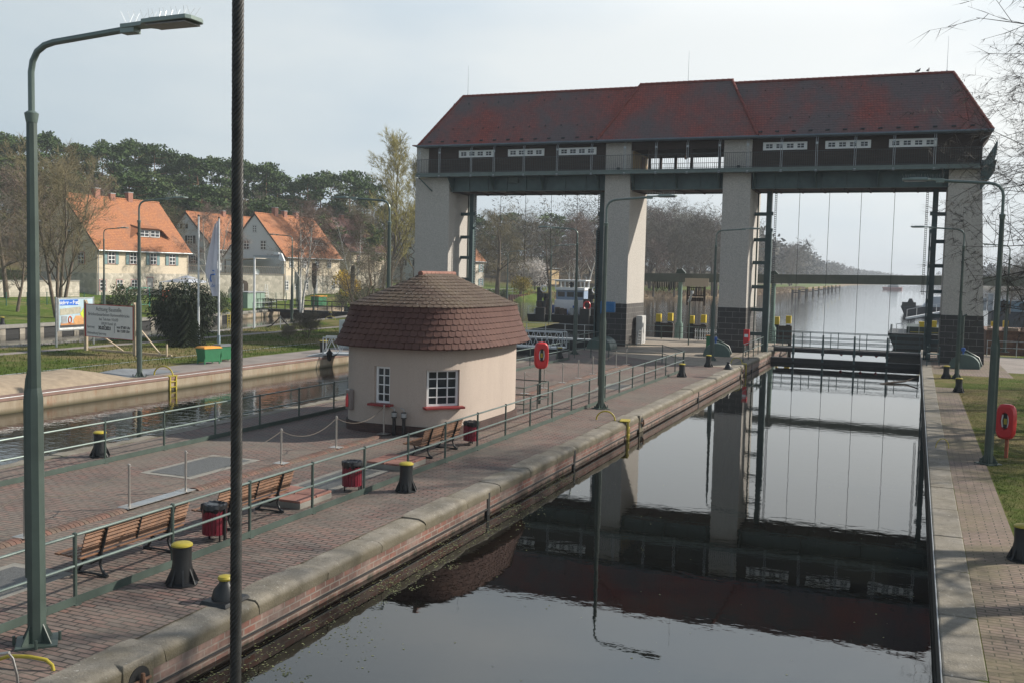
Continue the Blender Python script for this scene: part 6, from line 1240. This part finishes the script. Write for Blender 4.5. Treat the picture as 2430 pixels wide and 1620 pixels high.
TDEF={
 'oak':(lambda:bare(11,15,.34,(9,7,6,5),(.52,.6,.55,.5),.28,.3,.95,0,3,1.0,.035),15,BARK,TWIG,'bare_tree','tree'),
 'oak2':(lambda:bare(23,16,.30,(11,7,5,5),(.42,.58,.55,.5),.22,.5,.75,0,3,1.0,.035),16,BARK,TWIG,'bare_tree','tree'),
 'oakr':(lambda:bare(31,14,.26,(11,7,6,4),(.42,.58,.5,.5),.2,.5,.8,0,3,1.0,.04),14,BARK,TWIGR,'bare_tree','tree'),
 'multi':(lambda:bare(41,15,.17,(9,6,5,4),(.36,.55,.5,.5),.2,.9,.65,0,3,.9,.03,stems=4,lean=.16),15,BARK,TWIGY,'bare_tree','tree'),
 'willow':(lambda:bare(52,14,.45,(9,8,7,6),(.55,.6,.5,.5),.25,.2,1.0,.5,4,1.3,.03),14,BARK,TWIGY,'willow_tree','tree'),
 'birch':(lambda:bare(61,15,.15,(13,6,5,5),(.30,.55,.5,.5),.3,.6,.7,.35,3,.9,.025,stems=2,lean=.10),15,BIRCH,TWIGR,'birch_tree','tree'),
 'poplar':(lambda:bare(71,19,.28,(20,7,6,5),(.34,.5,.5,.5),.18,1.1,.6,0,3,.8,.05),19,BARK,OLIVF,'poplar_tree','tree'),
 'near':(lambda:bare(84,16,.30,(13,8,6,5),(.33,.6,.55,.5),.28,.35,1.0,.12,2,.45,.011,minr=.006),16,BARK,pm('dark_twigs',(.05,.042,.035),.9,0,.3,1),'bare_tree','tree'),
 'edge':(lambda:bare(87,16,.32,(16,11,9,8),(.44,.55,.5,.5),.20,.25,1.05,.2,4,.50,.014,minr=.005),16,BARK,pm('dark_twigs',(.05,.042,.035)),'bare_tree','tree'),
 'scrub':(lambda:bare(91,4,.06,(9,7,6,5),(.6,.6,.5,.5),.1,.4,.8,0,3,.45,.02,stems=5,lean=.45,minr=.006),4,BARK,TWIG,'bare_shrub','shrub'),
 'young':(lambda:bare(95,8,.15,(7,7,6,5),(.75,.6,.5,.5),.12,.35,.95,0,3,.5,.018,stems=3,lean=.3,minr=.008),8,BARK,TWIG,'bare_tree','tree'),
 'pineA':(lambda:pine(3),18,PBARK,NEED,'pine_tree','tree'),'pineB':(lambda:pine(8),18,PBARK,NEED,'pine_tree','tree'),'pineC':(lambda:pine(15),18,PBARK,NEEDL,'pine_tree','tree'),
}
# pines on the hill
rp_=random.Random(5)
tops=[(-25,318),(5,316),(35,312),(68,326),(102,308),(135,318),(170,338),(205,344),(240,333),(272,340),(300,327),(335,329),(362,338),(392,350),(425,372),(452,366),(480,372),(508,366),(545,374),(575,386),(600,381),(632,384),(665,396),(700,418),(735,414),(768,408),(800,405),(832,404),(860,412),(885,436)]
for i,(px,ty) in enumerate(tops):
    d=172+8*(i%3)+px*.035; q=at(px,ty,d); z0=zt(q.x,q.y)-.3; h=q.z-z0
    if h<9: z0=q.z-12; h=12
    tree(['pineA','pineB','pineC'][(i*7)%3],f'{ordn(i)} pine counted from the left along the wooded hilltop',q.x,q.y,z0,h,rp_.uniform(0,6),'pines on the wooded hill',wx=rp_.uniform(.8,1.1))
for i in range(26):
    px=-20+i*36+rp_.uniform(-10,10); base=lerp(px,[t_[0] for t_ in tops],[t_[1] for t_ in tops])+rp_.uniform(50,105); d=148+rp_.uniform(-8,8)+px*.04; q=at(px,base,d); z0=zt(q.x,q.y)-.3; h=max(9,q.z-z0)
    tree(['pineB','pineC','pineA'][i%3],f'{ordn(i)} lower pine from the left in the front row of the hill',q.x,q.y,q.z-h,h,rp_.uniform(0,6),'pines on the wooded hill',wx=rp_.uniform(1.,1.35))
for i,px in enumerate([10,48,85,130,175,225,300,395,432,455,530,560,640,760,815,870,910,955,985]):
    d=138+rp_.uniform(-8,12)+px*.03
    if px>400: d+=14
    ty=lerp(px,[0,100,200,300,450,650,800,1000],[400,345,400,450,470,460,450,470])+rp_.uniform(-15,25); q=at(px,ty,d); z0=zt(q.x,q.y)-.2; h=max(8,q.z-z0)
    tree(['oak2','oakr','oak','multi'][i%4],f'{ordn(i)} bare tree from the left below the pines',q.x,q.y,q.z-h,h,rp_.uniform(0,6),'bare trees below the pines')
def T_(kind,label,px,pyb,d,ty,group=None,wx=1,rz=0):
    q=at(px,pyb,d); z0=zt(q.x,q.y); tp=at(px,ty,d); return tree(kind,label,q.x,q.y,min(z0,q.z+.6),tp.z-min(z0,q.z+.6),rz,group,wx=wx)
G_B='bare garden trees on the left bank'
T_('multi','tall many stemmed bare tree left of the first orange roof',140,680,88,312,G_B,1.25,.5)
T_('oak','dense brown bare tree mass at the far left edge',15,640,100,395,G_B,1.3,2); T_('oakr','second brown bare tree at far left behind the nearest lamp',70,640,108,372,G_B,1.2,4); T_('oak2','low twiggy bare tree behind the upper wall at far left',40,640,92,500,G_B,1.3,1)
T_('birch','slim white stemmed birch in front of the flag roof',500,620,124,455,G_B,1.1,1); T_('birch','tall white stemmed birch in front of the orange grey gabled house',715,705,112,455,G_B,1.3,2.2); T_('birch','birch with two pale stems left of the golden tree',840,640,150,480,G_B,1.2,4)
T_('young','spreading dark bare tree between the right house and the hut roof',858,700,88,545,G_B,1.35,1.2); T_('young','bare tree beside the far lamp left of the leftmost pier',905,700,104,560,G_B,1.2,3)
T_('poplar','tall golden yellow budding poplar left of the tower',925,660,150,296,G_B,.95,.3); T_('poplar','shorter golden poplar against the left end of the tower',985,660,165,350,G_B,.8,2)
GL='bare trees seen through the left gate opening'
T_('willow','broad olive bare willow just right of the leftmost pier guides',1180,705,165,478,GL,1.15,0); T_('oak2','bare tree rising behind the willow in the left gate opening',1235,700,205,478,GL,1.3,1); T_('oak','dark trunked bare tree left of the tug wheelhouse',1307,692,172,472,GL,.95,2.6)
T_('birch','white stemmed birch above the tug, left one',1352,690,200,520,GL,1.2,2); T_('birch','white stemmed birch above the tug, right one',1385,690,205,480,GL,1.3,.4); T_('oakr','reddish bare tree at the left edge of the second pier',1420,692,215,520,GL,1.3,5); T_('oakr','reddish bare tree behind the two birches',1375,690,235,500,GL,1.5,3)
for i,px in enumerate([1120,1150,1205,1270,1330,1400,1440,1475]): T_(['pineB','oak2','pineA','oak','pineC','oakr'][i%6],f'{ordn(i)} background tree from the left behind the left gate opening',px,690,262+i%3*12,505-(i%2)*14,'background trees of the left gate opening',1.3,i)
GM='bare woods seen through the middle opening'
for i,px in enumerate([1490,1515,1540,1562,1588,1610,1636,1660,1690,1720,1750,1505,1550,1600,1650,1700]): 
    T_(['oak','oak2','oakr','oak2','oak'][i%5],f'{ordn(i)} bare tree from the left in the wood through the middle opening',px,700,(262 if i<11 else 236)+6*(i%4),(478+(i*37)%24 if i<11 else 540+(i*13)%20),GM,1.25,i*1.3)
GR='bare trees receding along the far left bank'
rq=random.Random(9)
for i in range(34):
    f=i/33; Y=300+f*f*900+f*60; s_=rq.uniform(6,30); x=xleft(Y)-s_; h=rq.uniform(29,34)*(1-.35*f)
    tree(['oak','oak2','oakr'][i%3],f'{ordn(i)} bare tree of the left bank receding down the river',x,Y,hl(s_,Y)-.3,h,rq.uniform(0,6),GR,wx=1.2)
# far wood as one mass
FW=MB(); rw=random.Random(12)
def lump(x,y,z,h,w):
    nq,sq,wq=(150,.5,.12) if y<460 else (60,1,.3)
    for k in range(nq):
        v=Vector((rw.gauss(0,1),rw.gauss(0,1),rw.gauss(0,1))).normalized()*rw.uniform(.55,1.05); p=Vector((x+v.x*w,y+v.y*w,z+h*.58+v.z*h*.42)); a=Vector((rw.uniform(-1,1),rw.uniform(-1,1),rw.uniform(-.3,1))).normalized(); b_=a.orthogonal().normalized(); b_.rotate(Matrix.Rotation(rw.uniform(0,6),3,a)); s=w*rw.uniform(.2,.45)*sq; o_=len(FW.v); FW.v+= [tuple(p-b_*s*wq),tuple(p+b_*s*wq),tuple(p+a*s+b_*s*wq*.5),tuple(p+a*s*1.2-b_*s*wq*.6)]; FW.f.append((o_,o_+1,o_+2,o_+3))
for i in range(900):
    Y=330+i*2.0; s_=rw.uniform(14,100); x=xleft(Y)-s_; z=hl(s_,Y); lump(x,Y,z-1,rw.uniform(25,32)*(1-.45*i/900),rw.uniform(4,6.5))
for i in range(330):
    Y=185+rw.random()*190; s_=rw.uniform(30,105); lump(xleft(Y)-s_,Y,hl(s_,Y)-1,rw.uniform(12,17),rw.uniform(3,5.5))
for i in range(150):
    Y=265+rw.random()*170; s_=rw.uniform(10,34); lump(xleft(Y)-s_,Y,hl(s_,Y)-1,rw.uniform(24,30),rw.uniform(3,4.5))
for i in range(260):
    Y=150+i*8; x=xright(Y)+rw.uniform(5,60); lump(x,Y,0,rw.uniform(14,20)*(1 if Y<1500 else .8),rw.uniform(4,8))
for i in range(60): lump(-160+i*5,2150+rw.uniform(-30,30),0,rw.uniform(12,18),9)
for i in range(180):
    Y=160+rw.random()*160; s_=rw.uniform(70,240); lump(xleft(Y)-s_,Y,hl(s_,Y)-1,rw.uniform(12,17),rw.uniform(5,8))
tag(FW.build('far_woods',pm('far_wood',(.075,.068,.05),.95,0,.3,.08),None,0,0,False),'brown leafless woods lining both river banks into the distance','woods',None,'stuff')
# right bank trees behind the beam
for i,(px,d,ty) in enumerate([(2345,150,600),(2385,160,560),(2425,150,590),(2410,230,610),(2365,210,620)]):
    q=at(px,700,d); tp=at(px,ty,d); tree(['oak','young','oak2'][i%3],f'{ordn(i)} bare tree on the right bank behind the beam and blue ship',q.x+3,q.y,.6,tp.z-.6,i*1.1,'bare trees on the right bank behind the beam')
# near trees at the right (crowns reach into the frame, shade the quay)
GN='tall bare trees along the right bank beside the frame'
for i,(x,y,h,rz,w_) in enumerate([(9.0,36.0,18,.4,1.2),(9.5,25,18,2.1,1.2),(12,14.5,18,4.0,1.15),(13.5,52,19,1.2,1.15),(18,66,17,5.0,1.1),(7.0,20.5,17,3.3,1.1),(9.5,44.5,17,5.6,1.1),(8.6,41.0,14,2.7,1.15)]):
    tree('edge' if i in(0,7) else 'near',f'{ORD[i]} tall bare tree on the right bank lawn, counted outward from the lifebuoy lamp',x,y,0,h,rz,GN,wx=w_)
# shrubs
def shrub(label,px,py,TL,mat,name='shrub',loc=None,cat='shrub',s=1):
    q=loc or onz(px,py); t=thing(name,label,cat,(q[0],q[1],q[2] if len(q)>2 else 0)); TK,LF=TL; TK.build('stems',BARK,t,1); LF.build('foliage',mat,t,0,0,False); t.scale=(s,s,s); return t
shrub('large round dark evergreen shrub left of the flag poles',435,808,leafy(3,3.9,2.35,15000,.22,droop=.9,lobes=34),EVER,'evergreen_shrub')
shrub('small dark fir in front of the round evergreen',442,822,conifer(2,2.9),EVER,'fir_tree')
TREEV_s=tree('scrub','leafless brown shrub on the lawn left of the gangway',onz(728,803).x,onz(728,803).y,0,2.2,0,'leafless shrubs on the lawn'); tree('scrub','low reddish leafless shrub between the cable and gangway',onz(684,806).x,onz(684,806).y,0,1.2,1,'leafless shrubs on the lawn')
q=at(822,640,128); shrub('bright yellow forsythia beside the right orange roofed house',0,0,leafy(7,3.6,2.0,2600,.28,droop=0),YELLF,'forsythia',(q.x,q.y,zt(q.x,q.y)+1.4))
q=at(1270,655,182); shrub('white blossoming shrub behind the distant lamps',0,0,leafy(9,6.0,3.4,3800,.40,droop=0,lobes=24),WHITEF,'blossom_shrub',(q.x,q.y,q.z-2.6))
q=at(1237,680,165); shrub('olive yellow flowering shrub under the white blossom',0,0,leafy(13,3.0,2.3,1800,.3,droop=0),pm('olive_bloom',(.28,.22,.04),.9),'flowering_shrub',(q.x,q.y,q.z-1.3))
sh=[(262,700,98,1.6),(300,695,98,2.8),(375,700,98,1.5),(398,690,99,2.0),(505,668,108,2.0),(520,690,104,2.4),(640,655,120,1.2),(1165,690,168,2.2),(1195,688,172,2.0),(850,690,120,2.4),(900,690,122,2.6),(945,690,128,2.8),(870,660,135,3.0),(815,690,130,2.0)]
sp_=None
for i,(px,py,d,h) in enumerate(sh):
    q=at(px,py,d); z=min(zt(q.x,q.y),q.z)
    if sp_ is None: sp_=shrub(f'{ordn(i)} garden shrub from the left in front of the houses',0,0,leafy(17,1.6,1.0,1500,.16,droop=0),SHRUBG,'garden_shrub',(q.x,q.y,z)); sp_['group']='garden shrubs before the houses'; sp_.scale=(h/1.6,)*3
    else: dup(sp_,(q.x,q.y,z),i,f'{ordn(i)} garden shrub from the left in front of the houses',h/1.6,'garden shrubs before the houses')
t=thing('garden_hut','dark shed with one yellow timber side on the green bank','shed',tuple(at(1292,676,185)),R(-20)); m=MB(); m.bb(-2.2,2.2,-1.5,1.5,0,3.0); m.build('dark_walls',DTIM,t,0); m=MB(); m.bb(2.2,2.25,-1.5,1.5,.1,2.8); m.build('timber_side',pm('yellow_timber',(.42,.30,.15),.7),t,0); m=MB(); m.bb(-2.4,2.5,-1.7,1.7,3.0,3.12); m.build('flat_roof',GREYP,t,0)
# reeds along the far bank
RD=MB(); rr=random.Random(6)
for i in range(9000):
    Y=rr.uniform(196,420) if i%3 else rr.uniform(330,520); s_=rr.uniform(.3,4.5); x=xleft(Y)-s_; z=lerp(s_,[0,1.2,3,8],[-.9,.1,.6,1.2]); h=rr.uniform(.25,.95); w_=.12; a=rr.uniform(0,3.1); o_=len(RD.v); RD.v+= [(x-w_*math.cos(a),Y-w_*math.sin(a),z),(x+w_*math.cos(a),Y+w_*math.sin(a),z),(x+rr.uniform(-.3,.3),Y+rr.uniform(-.3,.3),z+h)]; RD.f.append((o_,o_+1,o_+2))
tag(RD.build('reeds',DRYR,None,0,0,False),'dry tan reeds along the far left river bank','reeds',None,'stuff')
# grass tufts on lawns (near right and far lawn)
GT=MB(); 
for i in range(16000):
    x=rr.uniform(-50.5,-35.2); y=rr.uniform(24,72)
    if 53<y<61 and x>0: continue
    if -47.3<x<-45.8: continue
    h=rr.uniform(.03,.10)*(1.6 if x<0 else 1); a=rr.uniform(0,6.3); o_=len(GT.v); GT.v+= [(x-.02*math.cos(a),y-.02*math.sin(a),0),(x+.02*math.cos(a),y+.02*math.sin(a),0),(x+rr.uniform(-.05,.05),y+rr.uniform(-.05,.05),h)]; GT.f.append((o_,o_+1,o_+2))
for i in range(26000):
    x=2.14+rr.random()**1.3*4.2; y=rr.uniform(19,60) if i%9 else rr.uniform(19,30)
    h=rr.uniform(.012,.045); a=rr.uniform(0,6.3); o_=len(GT.v); GT.v+= [(x-.007*math.cos(a),y-.007*math.sin(a),0),(x+.007*math.cos(a),y+.007*math.sin(a),0),(x+rr.uniform(-.03,.03),y+rr.uniform(-.03,.03),h)]; GT.f.append((o_,o_+1,o_+2))
tag(GT.build('grass',GRASS,None,0,0,False),'short tufts of grass on the lawns','grass',None,'stuff')
# floating leaves and scum
LV=MB()
for i in range(2200):
    if i%20==0:
        v=rr.random()**1.3; cly=10+v*17; clx=-9.05+abs(rr.gauss(0,.42))*(1.6-v); cls=rr.uniform(.04,.28)
    y=cly+rr.gauss(0,cls*1.6); x=max(-9.15,clx+rr.gauss(0,cls))

    if i%14==0: x=rr.uniform(-9,.3); y=rr.uniform(8,45)
    s_=rr.uniform(.008,.028); cx_,cy__=x,y; a=rr.uniform(0,6); LV.v+= [(x+s_*math.cos(a+k*1.57)*(1 if k%2 else .7),y+s_*math.sin(a+k*1.57)*(1 if k%2 else .7),ZW+.004) for k in range(4)]; o_=len(LV.v)-4; LV.f.append((o_,o_+1,o_+2,o_+3))
tag(LV.build('floating_leaves',pm('floating_leaf',(.17,.18,.08),.7,0,.5,6),None,0),'pale leaves and duckweed floating by the nearest quay wall','floating leaves',None,'stuff')
# ------------------------------------------------------------------ sheet pile and boats
t=thing('sheet_pile_wall','rust brown sheet pile wall at the green bank left of the tug','sheet pile wall',(-75,160,0)); m=MB(); P=[]
for i in range(60): P.append((.0 if i%2 else .35,i*.6)); P.append((.0 if i%2 else .35,i*.6+.35))
m.prism(P+[( -.5,36),(-.5,0)],0,axis='Z',a=-1.5,b=.55); m.build('piling',pm('rust_piling',(.16,.075,.055),.8,0,.3,2),t,0); m=MB()
for k in range(8): m.tube([(-1,k*4.5,.2),(-1,k*4.5,1.7)],.05,5)
m.tube([(-1,0,1.7),(-1,34,1.7)],.05,5); m.tube([(-1,0,1.1),(-1,34,1.1)],.04,5); m.build('white_railing',GALV,t)
q=onz(1337,772,ZW); TG=thing('tug_boat','push tug with black bow, grey blue cabin and white wheelhouse','tug boat',(q.x,q.y,ZW),R(8))
m=MB(); m.add([(-3.9,0,-.4),(3.9,0,-.4),(4.1,-.4,1.15),(-4.1,-.4,1.15),(-3.9,14,-.4),(3.9,14,-.4),(4.1,14,1.15),(-4.1,14,1.15)],[(0,1,2,3),(5,4,7,6),(3,2,6,7),(1,5,6,2),(4,0,3,7)]); m.build('hull',BLACK,TG,0)
for x in (-2.5,2.5): m=MB(); m.bb(x-.5,x+.5,-1.0,-.3,-.3,1.9); m.build('push_knee',RUBB,TG,0)
m=MB(); m.bb(-1.6,1.9,2.5,8,1.15,2.75); m.build('deckhouse',WHITE,TG,0,.05); m=MB(); m.bb(-1.45,1.75,2.6,7,2.75,3.85); m.build('cabin',pm('cabin_grey_blue',(.22,.29,.40),.5,0,.1,2),TG,0,.03)
for k in range(3): m=MB(); m.bb(-1.25+k*1.05,-.45+k*1.05,2.56,2.6,3.1,3.65); m.build('cabin_window',GLASS,TG,0)
wh=MB(); wh.bb(-1.55,1.85,2.4,5.6,3.85,4.15)
for x in (-1.5,-.42,.7,1.8): wh.bb(x-.06,x+.06,2.42,2.52,4.15,4.85)
for x in (-1.5,1.8): wh.bb(x-.05,x+.05,5.45,5.55,4.15,4.85)
wh.bb(-1.55,1.85,2.4,2.5,4.8,4.9); w_=wh.build('wheelhouse',WHITE,TG,0); m=MB(); m.bb(-1.7,2.0,2.25,5.8,4.9,5.02); m.build('wheelhouse_roof',WHITE,TG,0,.03)
m=MB(); m.tube([(-2.6,3,4.95),(-.6,3,5.0)],.04,5); m.tube([(1.9,3,5.0),(1.95,3,5.3),(1.7,3,5.4)],.03,5); m.build('radar_boom',GREYP,TG)
for x,s_ in ((-3.0,1),(2.9,1)):
    m=MB(); m.tube([(x-.35,2.5,1.2),(x-.35,2.5,4.1)],.32,10); m.tube([(x+.3,3.0,1.2),(x+.3,3.0,3.4)],.28,10); m.box((x,2,1.9),(1.0,1.0,1.3)); m.box((x,1.6,3.2),(.7,.5,.5)); m.build('deck_engine',BLACK,TG,.6)
    m=MB(); pts=[(x+.25+.34*math.cos(2*PI*k/16),1.9,3.95+.34*math.sin(2*PI*k/16)) for k in range(17)]; m.tube(pts,.06,6); m.build('fan_ring',WHITE,TG)
m=MB(); pts=[(2.4+.36*math.cos(2*PI*k/16),1.0,2.2+.46*math.sin(2*PI*k/16)) for k in range(17)]; m.tube(pts,.09,6); m.build('ring_buoy',REDP,TG)
for x,h in ((.9,1.0),(-.1,.45)): m=MB(); m.lathe([(.22,0),(.22,h)],(x,1.6,1.15),12); m.build('blue_barrel',BLUEP,TG)
rk=random.Random(4)
for k in range(14):
    m=MB(); m.box((rk.uniform(-3.6,3.6),rk.uniform(.3,2.0),1.15+.25),(rk.uniform(.3,.9),rk.uniform(.3,.7),rk.uniform(.5,1.1)),rz=rk.uniform(0,1)); m.build('deck_gear',[BLACK,DTIM,RUST,GREYP][k%4],TG,0)
m=MB(); m.box((-1.9,1.5,1.7),(.9,.5,.9)); m.build('blue_crate',BLUEP,TG,0); m=MB(); m.box((-.7,1.3,1.5),(1.1,.8,.7),taper=.7); m.build('winch',DTIM,TG,0)
m=MB()
for k in range(9):
    m.tube([(-4+k*1.0,-.3,1.15),(-4+k*1.0,-.3,2.0)] if k in(0,1,7,8) else [(-4+k*1.0,-.3,1.15),(-4+k,-.3,1.25)],.035,5)
m.tube([(-4,-.3,2),(-3,-.3,2)],.03,5); m.tube([(3,-.3,2),(4,-.3,2)],.03,5); m.build('bow_rails',GALV,TG)
# person in the wheelhouse
me=bpy.data.meshes.new('person'); V=[(0,0,.95),(0,0,1.2),(0,0,1.42),(0,-.01,1.52),(0,-.02,1.60),(0,-.01,1.70),(.2,0,1.38),(.26,-.1,1.12),(.14,-.3,1.05),(-.2,0,1.38),(-.26,-.1,1.12),(-.14,-.3,1.05),(.1,0,.85),(.1,0,.45),(.1,0,.05),(-.1,0,.85),(-.1,0,.45),(-.1,0,.05)]
Eg=[(0,1),(1,2),(2,3),(3,4),(4,5),(2,6),(6,7),(7,8),(2,9),(9,10),(10,11),(0,12),(12,13),(13,14),(0,15),(15,16),(16,17)]
RS=[.15,.17,.16,.06,.09,.085,.075,.055,.04,.075,.055,.04,.09,.07,.05,.09,.07,.05]; me.from_pydata(V,Eg,[]); po=bpy.data.objects.new('person',me); COL.objects.link(po); sk=po.modifiers.new('s','SKIN'); po.modifiers.new('b','SUBSURF').levels=1
for i,r_ in enumerate(RS): me.skin_vertices[0].data[i].radius=(r_,r_*.8)
me.skin_vertices[0].data[0].use_root=True; me.materials.append(pm('dark_work_jacket',(.02,.025,.03),.8,0,.2,4)); wp=TG.matrix_basis@Vector((.15,3.1,3.5-.62)); po.location=TG.location+Matrix.Rotation(R(8),3,'Z')@Vector((.15,3.3,3.28)); po.rotation_euler=(0,0,R(8)); tag(po,'person in dark clothes standing at the wheel inside the tug wheelhouse','person')
m=MB(); m.lathe([(.02,-.10),(.07,-.07),(.085,0),(.07,.07),(.02,.095)],(0,-.06,1.63),12); o=m.build('face',pm('skin',(.35,.20,.14),.6,0,.1,9),po)
m=MB(); m.lathe([(.095,-.03),(.10,.03),(.07,.10),(.01,.12)],(0,.0,1.65),12); m.build('hair',pm('dark_hair',(.02,.015,.01),.8),po)
def barge(label,px0,px1,py,z1,mat,extra,name='barge',cat='barge',D=9,bowp=True):
    a=onz(px0,py,ZW); dd=(a-Vector((0,0,CH))).dot(CW); 
    b_=ony(px1,py,a.y); L=b_.x-a.x; t=thing(name,label,cat,(a.x,a.y,ZW)); h=z1; m=MB()
    m.add([(.8 if bowp else 0,0,-.5),(L,0,-.5),(L,0,h),(0,0,h),(.8 if bowp else 0,D,-.5),(L,D,-.5),(L,D,h),(0,D,h)],[(0,1,2,3),(5,4,7,6),(3,2,6,7),(1,5,6,2),(4,0,3,7)]); m.build('hull',mat,t,0,.05); extra(t,L,h,D); return t
def ex1(t,L,h,D):
    m=MB(); m.bb(1.5,L-.5,1.5,D-1,h,h+.55); m.build('hatch_coaming',pm('coaming_dark_green',(.03,.045,.035),.6),t,0); m=MB(); m.bb(1.8,L-.6,1.46,1.5,h+.08,h+.13); m.build('yellow_line',YEL,t,0)
    m=MB(); m.tube([(.3,.4,h),(.3,.4,h+.75)],.09,8); 
    for x in (.7,1.25): m.tube([(x,.5,h),(x,.5,h+.8)],.03,5)
    m.tube([(.7,.5,h+.8),(1.25,.5,h+.8)],.03,5); m.tube([(1.7,.5,h),(1.7,.5,h+1.1)],.02,4); m.tube([(2.5,.5,h),(2.5,.5,h+.9)],.02,4); m.build('bow_fittings',GALV,t)
barge('dark cargo barge with a yellow lined hatch moored behind the right footbridge',2104,2245,826,1.3,pm('dark_hull',(.022,.023,.022),.6,0,.3,1.2),ex1)
def ex2(t,L,h,D):
    m=MB(); rr=random.Random(3)
    for k in range(26): m.box((rr.uniform(.3,L-.5),rr.uniform(.5,3),h+.1),(rr.uniform(.3,.9),rr.uniform(.2,.6),rr.uniform(.15,.4)),rz=rr.uniform(0,3))
    m.build('rubble_cargo',pm('scrap_rubble',(.26,.20,.15),.9,0,.4,3),t,0); m=MB(); m.bb(3.6,5.2,-.012,0,.55,1.2); m.build('blue_patch',pm('faded_blue',(.04,.17,.26),.7,0,.3,2),t,0); m=MB(); m.bb(0,L,-.1,0,h-.08,h+.05); m.build('rub_rail',RUST,t,0)
    for k in range(9): m=MB(); m.bb(.8+k*1.6,.84+k*1.6,-.03,0,0,h); m.build('hull_rib',RUST,t,0)
barge('rusty open barge loaded with rubble right of the last pier',2338,2560,838,1.85,RUST,ex2,bowp=False)
def ex3(t,L,h,D):
    m=MB(); m.add([(3.5,.6,h),(L,.6,h),(L,.6,h+2.1),(5.0,.6,h+1.8),(3.5,D-1,h),(L,D-1,h),(L,D-1,h+2.1),(5,D-1,h+1.8)],[(0,1,2,3),(5,4,7,6),(3,2,6,7),(1,5,6,2),(4,0,3,7)]); m.build('superstructure',pm('ship_white',(.50,.54,.58),.5,0,.08,1),t,0); m=MB(); m.bb(.2,2.5,.5,3,h,h+.7); m.box((1.6,1,h+.9),(1.2,1,.9),taper=.4); m.build('bow_winch',BLACK,t,0)
    m=MB(); m.tube([(3,1,h+2.6),(7.5,1,h+2.7)],.07,5); m.tube([(5,1,h+1.8),(5,1,h+2.9)],.06,5); m.tube([(8.0,1,h+1.9),(8,1,h+3.2)],.3,6); m.tube([(9,1,h+1.9),(12,1,h+2.8)],.25,6); m.build('radar_and_pipes',BLACK,t)
barge('black hulled ship with white superstructure moored left of the last pier',2136,2300,745,1.35,pm('ship_black',(.018,.022,.028),.5),ex3,'cargo_ship','ship',10)
def ex4(t,L,h,D):
    m=MB(); m.bb(1,L,1,D-1,h,h+1.7); sp=m.build('superstructure',pm('ship_blue_grey',(.17,.28,.36),.5,0,.1,1),t,0)
    for k in range(9): m=MB(); m.lathe([(.38,0),(.38,.04)],(4.2+k*5.2,.94,h+.95),14,'Y'); m.build('porthole',GLASS,sp)
    m=MB(); m.bb(.8,L,.95,1.0,h+1.62,h+1.8); m.build('white_rim',WHITE,sp,0)
    m=MB(); m.add([(9,2,h+1.8),(15,2,h+1.8),(15,5,h+1.8),(9,5,h+1.8),(10,2.5,h+2.4),(14,2.5,h+2.7),(14,4.5,h+2.7),(10,4.5,h+2.4)],[(0,1,5,4),(1,2,6,5),(2,3,7,6),(3,0,4,7),(4,5,6,7)]); m.build('blue_tarp_cover',pm('tarp_bright_blue',(.05,.16,.5),.5),t,0)
    m=MB()
    for k in range(8): m.bb(-5+k*.9,-4.3+k*.9,1,2.5,h,h+1.2+1.5*((k*7)%3)/2)
    m.build('deck_gear',pm('pale_deck_gear',(.38,.40,.42),.6,0,.5,1),t,0)
barge('long blue grey ship with portholes behind the tallest right lamp',2352,2700,761,1.45,pm('ship_navy',(.02,.028,.04),.5),ex4,'houseboat_ship','ship',8,False)
def ex5(t,L,h,D):
    m=MB(); m.bb(3,L-2,10,30,h,h+1.2); m.bb(4,L-3,32,40,h,h+3.2); m.build('superstructure',pm('far_ship_grey',(.20,.25,.27),.6),t,0)
barge('small red hulled barge convoy far down the river',2093,2140,687.5,1.5,pm('red_hull',(.28,.10,.09),.7),ex5,'far_barge','barge',30)
t=thing('boarding_ramp','white railed boarding ramp between the black ship and dark barge','boarding ramp',tuple(at(2150,758,110)),R(8)); m=MB(); m.prism([(0,0),(4,.9),(4,1.1),(0,.2)],0,axis='Y',a=-.5,b=.5); m.build('ramp',WHITE,t,0); m=MB()
for k in range(5): m.tube([(k,-.5,.1+k*.22),(k,-.5,1.1+k*.22)],.025,5)
m.tube([(0,-.5,1.1),(4,-.5,2.0)],.025,5); m.build('ramp_rail',WHITE,t)

# ------------------------------------------------------------------ haze
hz=MB(); hz.bb(-880,480,-58,2580,-6,47); hm=bpy.data.materials.new('haze_air'); hm.use_nodes=True; ht=hm.node_tree; ht.nodes.clear(); ho=N(ht,'ShaderNodeOutputMaterial'); hv=N(ht,'ShaderNodeVolumePrincipled'); hv.inputs['Color'].default_value=(.86,.92,1,1); hv.inputs['Density'].default_value=.0004; hv.inputs['Anisotropy'].default_value=.0; ht.links.new(hv.outputs[0],ho.inputs['Volume'])
tag(hz.build('haze',hm,None,0),'thin pale haze over the whole canal and woods','haze',None,'stuff')
